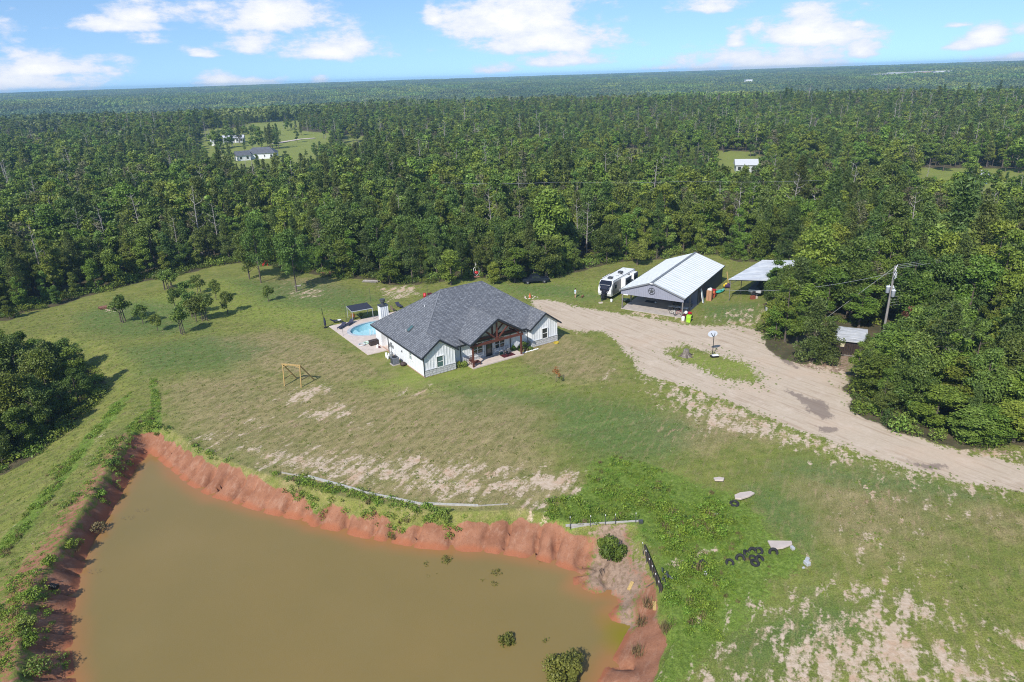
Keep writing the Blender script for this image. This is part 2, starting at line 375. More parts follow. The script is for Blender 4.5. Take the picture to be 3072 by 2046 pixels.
dry_polys = [(GZ(q), s) for q, s in (
    ([(380, 880), (560, 850), (700, 880), (900, 900), (1100, 900), (1240, 940), (1260, 1000), (1250, 1080), (1200, 1130), (900, 1130), (700, 1100), (480, 1040), (400, 960)], 5),
    ([(470, 780), (640, 760), (760, 790), (900, 860), (760, 880), (560, 850)], 3), ([(1180, 800), (1290, 770), (1380, 800), (1420, 870), (1330, 880), (1230, 860)], 3),
    ([(1820, 1090), (2000, 1080), (2180, 1140), (2160, 1250), (2000, 1280), (1860, 1200)], 4), ([(2200, 1130), (2354, 1180), (2354, 1240), (2220, 1210)], 3),
    ([(1450, 960), (1700, 950), (1760, 1010), (1600, 1040), (1500, 1020)], 3), ([(600, 640), (760, 640), (800, 680), (640, 690)], 3), ([(500, 1040), (900, 1110), (1320, 1090), (1330, 1160), (1000, 1170), (650, 1110)], 2))]
dgreen_polys = [(GZ(q), s) for q, s in (
    ([(1000, 880), (1200, 900), (1500, 930), (1620, 990), (1560, 1060), (1380, 1060), (1270, 1010), (1260, 940), (1060, 915)], 4),
    ([(1800, 1050), (2050, 1080), (2300, 1140), (2200, 1160), (1900, 1120), (1780, 1090)], 4), ([(170, 720), (300, 690), (450, 700), (480, 760), (300, 780), (180, 760)], 4),
    ([(520, 640), (760, 650), (900, 690), (780, 720), (600, 700)], 4), ([(1120, 650), (1300, 655), (1450, 690), (1300, 690), (1180, 680)], 4), ([(280, 800), (480, 770), (640, 800), (520, 850), (330, 860)], 5),
    ([(1700, 1120), (1800, 1100), (1860, 1200), (1900, 1300), (1800, 1260)], 3), ([(1600, 700), (1750, 690), (1740, 740), (1640, 740)], 3), ([(1600, 1480), (1900, 1360), (2000, 1420), (1900, 1500), (1700, 1568)], 4))]
ylw_polys = [(GZ(q), s) for q, s in (
    ([(300, 690), (520, 640), (640, 660), (820, 720), (700, 760), (520, 730), (340, 740)], 4), ([(960, 640), (1200, 650), (1400, 640), (1420, 690), (1240, 690)], 3), ([(1050, 830), (1200, 830), (1300, 900), (1150, 900), (1000, 880)], 3),
    ([(780, 860), (960, 850), (1080, 900), (900, 920)], 3), ([(1540, 800), (1740, 840), (1760, 890), (1600, 850)], 2))]
sand_polys = [(GZ(q), s, a) for q, s, a in (
    ([(1480, 868), (1600, 896), (1700, 936), (1800, 976), (1900, 1012), (2050, 1067), (2200, 1102), (2354, 1130), (2354, 1145), (2150, 1120), (2000, 1080), (1880, 1050), (1800, 1020), (1620, 990), (1540, 930)], 2.0, .72),
    ([(1750, 760), (1850, 800), (1960, 860), (1950, 930), (2100, 1010), (2354, 1040), (2354, 1080), (2150, 1030), (2000, 970), (1900, 880), (1780, 820)], 2.0, .72),
    ([(1600, 738), (1700, 700), (1760, 700), (1770, 770), (1650, 770)], 2.0, .50),
    ([(1750, 1400), (1850, 1370), (2000, 1330), (2150, 1350), (2200, 1440), (2354, 1480), (2354, 1650), (1500, 1800), (1620, 1560), (1700, 1480)], 3.0, .64),
    ([(1950, 1200), (2050, 1180), (2100, 1260), (2040, 1330), (1990, 1280)], 3.0, .46), ([(1930, 1100), (2020, 1110), (2060, 1150), (2000, 1160)], 2.0, .44), ([(2110, 1150), (2260, 1165), (2280, 1190), (2160, 1185)], 1.5, .5),
    ([(520, 1020), (820, 1035), (1100, 1060), (1320, 1085), (1320, 1145), (1050, 1162), (800, 1128), (600, 1080)], 1.2, .545),
    ([(1215, 1095), (1320, 1090), (1325, 1135), (1250, 1145), (1255, 1185), (1222, 1185)], .8, .80),
    ([(640, 920), (700, 890), (760, 870), (760, 900), (660, 945)], .8, .62), ([(700, 950), (805, 925), (805, 955), (760, 965), (710, 968)], .8, .75), ([(800, 980), (840, 960), (850, 990), (820, 1010)], .8, .5),
    ([(870, 662), (955, 655), (960, 680), (900, 690)], 1.5, .72), ([(905, 893), (1000, 890), (1000, 912), (910, 915)], 1.0, .48), ([(1385, 842), (1405, 842), (1408, 872), (1392, 872)], .5, .7),
    ([(660, 668), (740, 660), (760, 672), (700, 690)], 1.2, .55), ([(1700, 1560), (1760, 1440), (1700, 1430), (1640, 1500)], 1.5, .35), ([(1290, 742), (1400, 750), (1400, 765), (1300, 765)], .8, .7),
    ([(60, 1240), (200, 1060), (280, 960), (240, 960), (100, 1130), (20, 1230)], 1.2, .25), ([(230, 706), (275, 700), (280, 716), (240, 720)], .7, .7), ([(1440, 708), (1600, 738), (1600, 748), (1440, 728)], 1, .6),
    ([(440, 1000), (560, 960), (640, 980), (560, 1010), (470, 1030)], 2, .42), ([(1120, 1195), (1260, 1180), (1260, 1200)], .6, .5), ([(1490, 1320), (1560, 1290), (1640, 1270), (1640, 1280), (1530, 1310)], .5, .8))]
dirt_polys = [(GZ(q), s, a) for q, s, a in (
    ([(1840, 860), (1945, 868), (1960, 930), (2090, 1000), (2354, 1030), (2354, 1060), (2150, 1020), (2050, 985), (1960, 940), (1870, 900)], 1.5, .62), ([(1790, 790), (1960, 790), (1960, 870), (1850, 850), (1780, 820)], 1.5, .8))]
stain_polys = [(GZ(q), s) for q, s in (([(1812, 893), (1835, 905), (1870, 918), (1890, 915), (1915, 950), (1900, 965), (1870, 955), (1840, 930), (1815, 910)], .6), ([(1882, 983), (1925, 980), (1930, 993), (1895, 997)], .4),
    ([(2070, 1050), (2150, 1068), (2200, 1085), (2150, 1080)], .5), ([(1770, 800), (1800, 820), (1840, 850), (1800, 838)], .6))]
bankgrass_poly = GZ([(640, 1095), (740, 1118), (830, 1140), (960, 1165), (1080, 1180), (1055, 1208), (1000, 1195), (960, 1185), (905, 1205), (880, 1180), (840, 1190), (770, 1150), (745, 1172), (700, 1135)]) if False else GZ([(640, 1093), (740, 1118), (830, 1140), (960, 1165), (1080, 1180), (1060, 1195), (1010, 1186), (965, 1180), (925, 1196), (895, 1170), (845, 1162), (815, 1176), (770, 1146), (735, 1162), (700, 1128)])
mud_poly = GZ([(1320, 1290), (1360, 1215), (1450, 1215), (1500, 1330), (1520, 1450), (1440, 1440), (1400, 1430), (1415, 1372), (1330, 1350)], -1)
clearings = []          # (visible outline on the ground, kept-open polygon)
def src(pts): return [tuple(G(a, b))[:2] for a, b in pts]
for q in ([(590, 404), (760, 396), (900, 400), (1005, 404), (975, 470), (960, 520), (840, 545), (700, 530), (650, 492), (585, 462)],
          [(735, 352), (900, 352), (905, 410), (740, 410)], [(350, 340), (460, 340), (465, 378), (380, 385)], [(30, 405), (195, 405), (180, 438), (50, 438)], [(10, 448), (180, 425), (180, 440), (20, 460)],
          [(2140, 446), (2275, 452), (2310, 500), (2300, 580), (2190, 585), (2150, 530)], [(1865, 440), (1955, 442), (1960, 505), (1870, 508)], [(2730, 500), (3120, 505), (3300, 560), (3300, 640), (2950, 640), (2750, 610)], [(1030, 405), (1100, 408), (1090, 450), (1030, 450)]):
    clearings.append(src(q))

def soft(poly, X, Y, s): return np.clip(.5 - sd_poly(poly, X, Y) / (2 * s), 0, 1)
def make_lines(segs):
    out = []
    for a, b, st in segs: out += list(np.arange(a, b, st))
    return out
def geo(a, b, r, st):
    out = []; x = a
    while x < b: out.append(x); x += st; st *= r
    return out + [b]
xl = [-v for v in geo(300, 9000, 1.14, 8)][::-1] + make_lines([(-300, -104, 5), (-104, -48, .9), (-48, 14, .27), (14, 22, .4), (22, 66, .55), (66, 104, .9), (104, 300, 5)]) + geo(300, 9000, 1.14, 8)
yl = [-v for v in geo(0, 3000, 1.3, 8)][::-1] + make_lines([(1, 26, 1.5), (26, 70, .27), (70, 74, .4), (74, 124, .6), (124, 180, .9), (180, 560, 3.2)]) + geo(560, 11000, 1.12, 6)
xl = sorted(set(np.round(xl, 3))); yl = sorted(set(np.round(yl, 3)))
def ground_mat():
    m, nt, b = new_mat('ground_soil_and_grass'); N = nt.nodes; L = nt.links
    tc = N.new('ShaderNodeTexCoord')
    def noise(sc, det=3, rot=0, stretch=None, rough=.55):
        v = tc.outputs['Object']
        if stretch:
            mp = N.new('ShaderNodeMapping'); mp.vector_type = 'TEXTURE'; mp.inputs['Rotation'].default_value = (0, 0, rot); mp.inputs['Scale'].default_value = (*stretch, 1); L.new(v, mp.inputs[0]); v = mp.outputs[0]
        n = N.new('ShaderNodeTexNoise'); n.inputs['Scale'].default_value = sc; n.inputs['Detail'].default_value = det; n.inputs['Roughness'].default_value = rough; L.new(v, n.inputs['Vector']); return n.outputs[0]
    def m2(op, a, b_=None, clamp=False):
        n = N.new('ShaderNodeMath'); n.operation = op; n.use_clamp = clamp
        for i, v in enumerate((a, b_)):
            if v is None: continue
            if isinstance(v, (int, float)): n.inputs[i].default_value = v
            else: L.new(v, n.inputs[i])
        return n.outputs[0]
    def sst(v, lo, hi):
        n = N.new('ShaderNodeMapRange'); n.interpolation_type = 'SMOOTHSTEP'; n.inputs[1].default_value = lo; n.inputs[2].default_value = hi; L.new(v, n.inputs[0]); return n.outputs[0]
    def mix(f, a, c):
        n = N.new('ShaderNodeMix'); n.data_type = 'RGBA'
        if isinstance(f, (int, float)): n.inputs[0].default_value = f
        else: L.new(f, n.inputs[0])
        for i, v in ((6, a), (7, c)):
            if isinstance(v, tuple): n.inputs[i].default_value = (*v, 1)
            else: L.new(v, n.inputs[i])
        return n.outputs[2]
    def attrs(name):
        a = N.new('ShaderNodeAttribute'); a.attribute_name = name; s = N.new('ShaderNodeSeparateColor'); L.new(a.outputs[0], s.inputs[0]); return s.outputs[0], s.outputs[1], s.outputs[2], a.outputs['Alpha']
    drive, clay, sand, lush = attrs('m1'); dry, dgreen, floor, ylw = attrs('m2'); wet, dirt, stain, dam = attrs('m3')
    big = noise(.09, 4); med = noise(.45, 5, rough=.65); fine = noise(2.6, 5, rough=.7); vf = noise(9, 3, rough=.7)
    streak = noise(1.0, 4, 1.1, (3.2, .8), .65); streak2 = noise(1.3, 5, 1.1, (2.6, .7), .7); track = noise(1.0, 4, -.95, (7, .55), .65); mow = noise(1.0, 2, .25, (40, .8), .4)
    grass = mix(sst(med, .32, .7), (.122, .156, .030), (.205, .220, .048))
    grass = mix(m2('MULTIPLY', sst(fine, .35, .75), .6), grass, (.235, .225, .070))
    comb0 = m2('ADD', m2('MULTIPLY', med, .5), m2('MULTIPLY', fine, .5))
    def edge(mask, n, amp, lo=.42, hi=.58): return sst(m2('ADD', mask, m2('MULTIPLY', m2('SUBTRACT', n, .5), amp)), lo, hi)
    grass = mix(m2('MULTIPLY', edge(ylw, med, .9, .2, .9), .8), grass, mix(sst(fine, .3, .7), (.165, .225, .034), (.245, .265, .062)))
    grass = mix(m2('MULTIPLY', edge(dry, med, 1.4, .10, .85), .80), grass, mix(sst(streak, .3, .7), (.185, .165, .062), (.345, .265, .140)))
    grass = mix(m2('MULTIPLY', edge(dgreen, med, 1.0, .2, .9), .75), grass, mix(sst(fine, .3, .7), (.068, .132, .034), (.112, .172, .046)))
    grass = mix(m2('MULTIPLY', sst(big, .48, .75), .35), grass, (.100, .140, .032)); grass = mix(m2('MULTIPLY', sst(streak2, .48, .66), .50), grass, (.27, .22, .105))
    # thin worn spots anywhere in the dry parts
    spots = m2('MULTIPLY', sst(m2('ADD', streak2, m2('MULTIPLY', dry, .12)), .66, .78), m2('ADD', m2('MULTIPLY', dry, .7), .10), clamp=True)
    grass = mix(spots, grass, (.36, .25, .16))
    blades = m2('ADD', m2('ADD', .66, m2('MULTIPLY', sst(vf, .28, .72), .68)), m2('MULTIPLY', m2('SUBTRACT', mow, .5), .45))
    lushc = mix(sst(fine, .35, .7), (.098, .152, .022), (.180, .245, .046))
    grass = mix(edge(lush, comb0, 1.6), grass, lushc)
    hs = N.new('ShaderNodeHueSaturation'); L.new(grass, hs.inputs['Color']); L.new(blades, hs.inputs['Value']); grass = hs.outputs[0]
    sandc = mix(sst(fine, .3, .75), (.44, .33, .225), (.60, .485, .375)); sandc = mix(sst(med, .48, .75), sandc, (.48, .31, .20))
    dirtc = mix(sst(fine, .3, .7), (.19, .125, .085), (.36, .26, .19))
    grass = mix(edge(dirt, fine, 1.0), grass, dirtc)
    sandn = m2('ADD', m2('MULTIPLY', noise(.95, 5, 1.1, (2.4, .95), .62), .68), m2('MULTIPLY', fine, .32)); comb = m2('ADD', m2('MULTIPLY', streak2, .5), m2('MULTIPLY', fine, .5))
    grass = mix(edge(sand, sandn, 3.2, .40, .70), grass, sandc)
    drc = mix(sst(fine, .2, .9), (.46, .37, .275), (.545, .45, .345)); drc = mix(m2('MULTIPLY', sst(track, .46, .68), .8), drc, (.38, .285, .205)); drc = mix(m2('MULTIPLY', sst(big, .5, .7), .5), drc, (.54, .40, .29)); drc = mix(m2('MULTIPLY', sst(vf, .6, .8), .25), drc, (.35, .27, .20)); drc = mix(m2('MULTIPLY', sst(med, .5, .75), .6), drc, (.60, .50, .40))
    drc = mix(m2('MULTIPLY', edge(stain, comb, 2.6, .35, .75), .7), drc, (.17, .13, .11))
    grass = mix(edge(drive, comb, 1.8, .42, .58), grass, drc)
    clayc = mix(sst(med, .3, .7), (.235, .102, .058), (.345, .162, .095)); clayc = mix(m2('MULTIPLY', sst(fine, .45, .85), .6), clayc, (.41, .225, .145)); clayc = mix(m2('MULTIPLY', sst(vf, .52, .70), .55), clayc, (.15, .062, .038)); clayc = mix(m2('MULTIPLY', sst(streak2, .5, .7), .45), clayc, (.42, .26, .18))
    clayc = mix(m2('MULTIPLY', edge(wet, fine, .5, .3, .7), .75), clayc, (.33, .115, .055))
    grass = mix(edge(dam, comb, 1.9, .44, .58), grass, clayc)
    grass = mix(edge(clay, fine, .6), grass, clayc)
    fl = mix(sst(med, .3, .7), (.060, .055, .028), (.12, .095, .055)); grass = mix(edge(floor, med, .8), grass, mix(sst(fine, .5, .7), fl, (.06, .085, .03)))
    L.new(grass, b.inputs['Base Color']); b.inputs['Roughness'].default_value = .95; b.inputs['Specular IOR Level'].default_value = .15
    bp = N.new('ShaderNodeBump'); bp.inputs['Distance'].default_value = .10; L.new(m2('SUBTRACT', .55, m2('MULTIPLY', drive, .42), clamp=True), bp.inputs['Strength'])
    hsum = m2('ADD', m2('MULTIPLY', fine, .9), m2('MULTIPLY', vf, .5))
    L.new(hsum, bp.inputs['Height']); L.new(bp.outputs[0], b.inputs['Normal'])
    return m
def build_ground():
    X, Y = np.meshgrid(xl, yl); nx, ny = len(xl), len(yl); sh = X.shape
    Z = Zh(X.ravel(), Y.ravel()).reshape(sh)
    m1 = np.zeros((*sh, 4), np.float32); m2_ = np.zeros((*sh, 4), np.float32); m3 = np.zeros((*sh, 4), np.float32)
    nr = (np.abs(X) < 130) & (Y > -20) & (Y < 190); x, y = X[nr], Y[nr]
    wob = (fbm(x, y, 3.0, 21) - .5) * 2.2; wob2 = (fbm(x, y, 3.0, 22) - .5) * 2.2; xx, yy = x + wob, y + wob2
    dr = np.minimum(soft(drive_poly, xx, yy, 1.6), 1 - .72 * soft(island_poly, xx, yy, 2.4))
    dT = sd_poly(bank_top, x, y); dW = sd_poly(shore, x, y)
    clay = np.clip(.5 - (dT + .35 + (fbm(x, y, 2.2, 25) - .5) * 1.3) / .9, 0, 1)
    clay = clay * (1 - .75 * soft(bankgrass_poly, xx, yy, .5)) ; mud = soft(mud_poly, xx, yy, 1.6); clay = clay * (1 - .62 * mud)
    sand = np.zeros_like(x)
    for q, s, a in sand_polys: sand = np.maximum(sand, soft(q, xx, yy, s * 1.9) * a)
    lush = np.maximum(np.maximum(soft(lush_poly, xx, yy, 2.2), soft(strip_poly, xx, yy, .7)), soft(ditch_poly, x, y, .4))
    lush = lush * np.where(clay > .6, 0, 1)
    m1[nr] = np.stack([dr, clay, sand, lush], -1)
    def mx(ps):
        v = np.zeros_like(x)
        for q, s in ps: v = np.maximum(v, soft(q, xx, yy, s))
        return v
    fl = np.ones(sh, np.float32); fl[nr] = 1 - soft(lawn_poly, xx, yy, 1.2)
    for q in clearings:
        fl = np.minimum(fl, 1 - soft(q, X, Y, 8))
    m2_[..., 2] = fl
    m2_[nr, 0] = mx(dry_polys); m2_[nr, 1] = mx(dgreen_polys); m2_[nr, 3] = mx(ylw_polys)
    for q in clearings[:9]:
        m2_[..., 3] = np.maximum(m2_[..., 3], soft(q, X, Y, 8))
    wet = np.clip(1 - dW / 1.1, 0, 1); dirt = np.zeros_like(x)
    for q, s, a in dirt_polys: dirt = np.maximum(dirt, soft(q, xx, yy, s) * a)
    dirt = np.maximum(dirt, mud * .66); stain = mx(stain_polys); dam = soft(dam_poly, x, y, 2.2) * .56
    m3[nr] = np.stack([wet, dirt, stain, dam], -1)
    me = bpy.data.meshes.new('ground')
    co = np.stack([X, Y, Z], -1).reshape(-1, 3).astype(np.float32); me.vertices.add(len(co)); me.vertices.foreach_set('co', co.ravel())
    i = np.arange(nx * ny).reshape(ny, nx); q = np.stack([i[:-1, :-1], i[:-1, 1:], i[1:, 1:], i[1:, :-1]], -1).reshape(-1, 4)
    me.loops.add(q.size); me.loops.foreach_set('vertex_index', q.ravel().astype(np.int32)); me.polygons.add(len(q))
    me.polygons.foreach_set('loop_start', np.arange(0, q.size, 4, dtype=np.int32))
    me.update(calc_edges=True)
    me.polygons.foreach_set('use_smooth', np.ones(len(q), bool))
    for n, a in (('m1', m1), ('m2', m2_), ('m3', m3)):
        at = me.attributes.new(n, 'FLOAT_COLOR', 'POINT'); at.data.foreach_set('color', a.reshape(-1).astype(np.float32))
    me.materials.append(ground_mat())
    o = bpy.data.objects.new('ground', me); link(o); tag(o, kind='structure'); return o
build_ground()

def water_mat():
    m, nt, b = new_mat('muddy_pond_water'); N = nt.nodes; L = nt.links
    tc = N.new('ShaderNodeTexCoord'); a = N.new('ShaderNodeAttribute'); a.attribute_name = 'edge'
    n = N.new('ShaderNodeTexNoise'); n.inputs['Scale'].default_value = .10; n.inputs['Detail'].default_value = 3; L.new(tc.outputs['Object'], n.inputs[0])
    c0 = N.new('ShaderNodeMix'); c0.data_type = 'RGBA'; L.new(n.outputs[0], c0.inputs[0]); c0.inputs[6].default_value = (.185, .145, .052, 1); c0.inputs[7].default_value = (.245, .172, .062, 1)
    sp = N.new('ShaderNodeSeparateColor'); L.new(a.outputs[0], sp.inputs[0])
    c1 = N.new('ShaderNodeMix'); c1.data_type = 'RGBA'; L.new(sp.outputs[0], c1.inputs[0]); L.new(c0.outputs[2], c1.inputs[6]); c1.inputs[7].default_value = (.36, .15, .06, 1)
    pass; c2 = N.new('ShaderNodeMix'); c2.data_type = 'RGBA'; L.new(sp.outputs[1], c2.inputs[0]); L.new(c1.outputs[2], c2.inputs[6]); c2.inputs[7].default_value = (.19, .17, .012, 1)
    L.new(c2.outputs[2], b.inputs['Base Color']); b.inputs['Roughness'].default_value = .10; b.inputs['IOR'].default_value = 1.28
    n2 = N.new('ShaderNodeTexNoise'); n2.inputs['Scale'].default_value = 1.6; n2.inputs['Detail'].default_value = 2; L.new(tc.outputs['Object'], n2.inputs[0])
    bp = N.new('ShaderNodeBump'); bp.inputs['Strength'].default_value = .12; bp.inputs['Distance'].default_value = .02; L.new(n2.outputs[0], bp.inputs['Height']); L.new(bp.outputs[0], b.inputs['Normal'])
    return m
def build_pond():
    st = .5; X, Y = np.meshgrid(np.arange(-50, 14, st), np.arange(-12, 74, st)); sh = X.shape
    d = sd_poly(shore, X, Y); 
    e = np.clip(1 - (-d + (fbm(X, Y, 4, 31) - .5) * 1.2) / 1.5, 0, 1) ** 1.3 * .62
    alg = np.array(GP(1430 * ZK, 1452 * ZK))[:2]; ax = (X - alg[0]); ay = (Y - alg[1])
    al = np.clip(1.15 - np.hypot(ax * .8 + ay * .25, (ay + 1.0) * .5) / 1.6 + (fbm(X, Y, 1.6, 32) - .5) * .5, 0, 1)
    ok = d < 1.2; me = bpy.data.meshes.new('pond_water')
    idx = -np.ones(sh, int); idx[ok] = np.arange(ok.sum())
    co = [(x, y, WATER_Z) for x, y in zip(X[ok], Y[ok])]; fs = []
    for r in range(sh[0] - 1):
        for c in range(sh[1] - 1):
            q = (idx[r, c], idx[r, c + 1], idx[r + 1, c + 1], idx[r + 1, c])
            if min(q) >= 0: fs.append(q)
    me.from_pydata(co, [], fs); me.update()
    at = me.attributes.new('edge', 'FLOAT_COLOR', 'POINT'); z = np.zeros(ok.sum())
    at.data.foreach_set('color', np.stack([e[ok], al[ok], z, z + 1], -1).astype(np.float32).ravel())
    me.materials.append(water_mat()); o = bpy.data.objects.new('pond_water', me); link(o); tag(o, kind='structure')
build_pond()

# ------------------------------------------------------------------ foliage
def leaf_mat(name, dark, light, hue_var=.025, val_var=.6, trans=.22, patchy=1.0):
    m, nt, b = new_mat(name); N = nt.nodes; L = nt.links
    a = N.new('ShaderNodeAttribute'); a.attribute_name = 'tint'; oi = N.new('ShaderNodeObjectInfo')
    mx = N.new('ShaderNodeMix'); mx.data_type = 'RGBA'; L.new(a.outputs['Fac'], mx.inputs[0]); mx.inputs[6].default_value = (*dark, 1); mx.inputs[7].default_value = (*light, 1)
    hs = N.new('ShaderNodeHueSaturation'); L.new(mx.outputs[2], hs.inputs['Color'])
    def mr(lo, hi, src_):
        n = N.new('ShaderNodeMapRange'); n.inputs[3].default_value = lo; n.inputs[4].default_value = hi; L.new(src_, n.inputs[0]); return n.outputs[0]
    wn = N.new('ShaderNodeTexWhiteNoise'); wn.noise_dimensions = '1D'; L.new(oi.outputs['Random'], wn.inputs['W'])
    L.new(mr(.5 - hue_var, .5 + hue_var, oi.outputs['Random']), hs.inputs['Hue']); L.new(mr(1 - val_var * .45, 1 + val_var * .6, wn.outputs['Value']), hs.inputs['Value'])
    L.new(hs.outputs[0], b.inputs['Base Color']); b.inputs['Roughness'].default_value = .5; b.inputs['Specular IOR Level'].default_value = .28
    tr = N.new('ShaderNodeBsdfTranslucent'); ms = N.new('ShaderNodeMixShader'); ms.inputs[0].default_value = trans
    h2 = N.new('ShaderNodeHueSaturation'); h2.inputs['Value'].default_value = 1.3; h2.inputs['Hue'].default_value = .485; L.new(hs.outputs[0], h2.inputs['Color']); L.new(h2.outputs[0], tr.inputs[0])
    out = nt.nodes['Material Output']; L.new(b.outputs[0], ms.inputs[1]); L.new(tr.outputs[0], ms.inputs[2]); L.new(ms.outputs[0], out.inputs[0])
    return m
LEAF = leaf_mat('broadleaf_foliage', (.088, .138, .018), (.225, .292, .044))
LEAFD = leaf_mat('dark_broadleaf_foliage', (.064, .106, .020), (.168, .225, .042))
LEAFY = leaf_mat('yellow_green_foliage', (.095, .155, .024), (.215, .290, .056))
PINE = leaf_mat('pine_needles', (.074, .114, .026), (.172, .222, .054))
PINEY = leaf_mat('young_pine_needles', (.075, .115, .026), (.150, .200, .050))
WEED = leaf_mat('weed_leaves', (.120, .200, .020), (.250, .350, .050), .02, .4)
WEEDB = leaf_mat('brown_weed_stems', (.15, .13, .05), (.28, .22, .11), .02, .4)
ORL = leaf_mat('orange_dead_leaves', (.25, .08, .02), (.48, .19, .06), .01, .2)
REDL = leaf_mat('wine_red_leaves', (.10, .025, .02), (.20, .06, .045), .01, .2)
TWIG = leaf_mat('sparse_greyish_leaves', (.10, .10, .045), (.21, .20, .10), .02, .4)
AQ = leaf_mat('olive_water_plant', (.09, .10, .018), (.22, .22, .045), .01, .2)

def rand_dirs(n, g):
    v = g.normal(size=(n, 3)); return v / np.linalg.norm(v, axis=1, keepdims=True)
def cards(pos, nrm, size, g, aspect=.62):
    n = len(pos); t = rand_dirs(n, g); t -= (t * nrm).sum(1, keepdims=True) * nrm; t /= np.linalg.norm(t, axis=1, keepdims=True) + 1e-9
    b = np.cross(nrm, t); s = (size * g.uniform(.65, 1.3, n))[:, None]
    t = t * s * .5; b = b * s * .5 * aspect
    bend = nrm * s * g.uniform(-.18, .18, (n, 1))
    return np.stack([pos - t, pos - b * g.uniform(.7, 1.2, (n, 1)) + bend, pos + t, pos + b * g.uniform(.7, 1.2, (n, 1)) + bend], 1)
def leaf_mesh(name, Q, tint, m):
    me = bpy.data.meshes.new(name); n = len(Q); me.vertices.add(n * 4); me.vertices.foreach_set('co', Q.reshape(-1).astype(np.float32))
    me.loops.add(n * 4); me.loops.foreach_set('vertex_index', np.arange(n * 4, dtype=np.int32)); me.polygons.add(n); me.polygons.foreach_set('loop_start', np.arange(0, n * 4, 4, dtype=np.int32))
    me.update(calc_edges=True)
    at = me.attributes.new('tint', 'FLOAT', 'POINT'); at.data.foreach_set('value', np.repeat(tint, 4).astype(np.float32)); me.materials.append(m); return me
def crown_broad(g, H, R, z0, nl, n, leaf, squash=.8, lobe=(.30, .46), flat=0.0):
    """a crown of uneven lobes; z0 = foliage start"""
    cs = []; rs = []
    hh = H - z0
    off = g.uniform(-.18, .18, 2) * R
    for i in range(nl):
        d = g.normal(size=3); d /= np.linalg.norm(d); q = g.uniform(.25, 1) ** .5
        z = z0 + hh * (.50 + .44 * d[2] * q); tt = (z - z0) / hh; wd = R * (.80 + .10 * math.sin(5 * tt + off[0] * 9)) * (1.0 if tt > .25 else .75 + tt)
        cs.append((d[0] * q * wd + off[0] * tt, d[1] * q * wd + off[1] * tt, z)); rs.append(R * g.uniform(.20, .40))
    cs.append((g.uniform(-.2, .2), g.uniform(-.2, .2), H - R * .3)); rs.append(R * .34)
    cs = np.array(cs); rs = np.array(rs); w = rs ** 2; k = g.choice(len(cs), n, p=w / w.sum())
    d = rand_dirs(n, g); d[:, 2] = np.abs(d[:, 2]) * np.where(g.random(n) < .72, 1, -1)
    wild = g.random(n) < .30; rf = np.where(wild, g.uniform(.7, 1.45, n), g.uniform(.4, 1.1, n) ** .6)
    pos = cs[k] + d * (rs[k] * rf)[:, None] * np.array([1, 1, squash])
    nr = d * .5 + np.array([0, 0, .4]) + rand_dirs(n, g) * .85; nr /= np.linalg.norm(nr, axis=1, keepdims=True)
    lt = g.uniform(0, 1, len(cs)); tint = np.clip(lt[k] * .4 + g.random(n) * .7 - .05, 0, 1)
    return cards(pos, nr, leaf, g), tint
def crown_pine(g, H, R, z0, n, leaf, tiers=9):
    P = []; T = []
    per = n // (tiers * 5)
    for i in range(tiers):
        t = i / (tiers - 1); z = z0 + (H - z0) * t; L_ = R * (1 - t) ** .7 * (.75 + .25 * math.sin(i * 2.1)) + .35
        nb = int(g.integers(3, 7))
        for j in range(nb):
            a = i * 1.3 + j * 2 * math.pi / nb + g.uniform(-.35, .35); Lb = L_ * g.uniform(.55, 1.1)
            c = np.array([math.cos(a) * Lb * .68, math.sin(a) * Lb * .68, z + Lb * .12 + g.uniform(-.8, .8)]); r = np.array([.22 * R + .18 * Lb, .22 * R + .18 * Lb, .26 * R + .1]) * g.uniform(.75, 1.25)
            d = rand_dirs(per, g); P.append(c + d * r * (g.uniform(.3, 1.05, (per, 1)) ** .7)); T.append(np.full(per, g.uniform(0, .6)))
    P = np.concatenate(P); T = np.concatenate(T) + g.random(len(P)) * .4
    nr = rand_dirs(len(P), g) + np.array([0, 0, .7]); nr /= np.linalg.norm(nr, axis=1, keepdims=True)
    return cards(P, nr, leaf, g, .34), np.clip(T, 0, 1)
def trunk_mb(g, H, r, z0, R, limbs=7, lean=.3, n=6):
    b = MB(); top = (g.uniform(-lean, lean), g.uniform(-lean, lean))
    def at(z): t = z / H; return (top[0] * t * t, top[1] * t * t, z)
    zs = [-.4, .25, H * .3, H * .6, H * .9]; b.tube([at(z) for z in zs], [r * 1.5, r, r * .75, r * .5, r * .12], n)
    for i in range(limbs):
        z = z0 * .9 + (H * .85 - z0 * .9) * (i + g.uniform(.1, .9)) / limbs; a = i * 2.4 + g.uniform(-.5, .5); Lb = R * g.uniform(.5, .85) * (1 - .4 * i / limbs); p = at(z)
        q = (p[0] + math.cos(a) * Lb * .5, p[1] + math.sin(a) * Lb * .5, z + Lb * .3); e = (p[0] + math.cos(a) * Lb, p[1] + math.sin(a) * Lb, z + Lb * g.uniform(.4, .8))
        b.tube([p, q, e], [r * .38, r * .25, r * .06], 5)
    return b
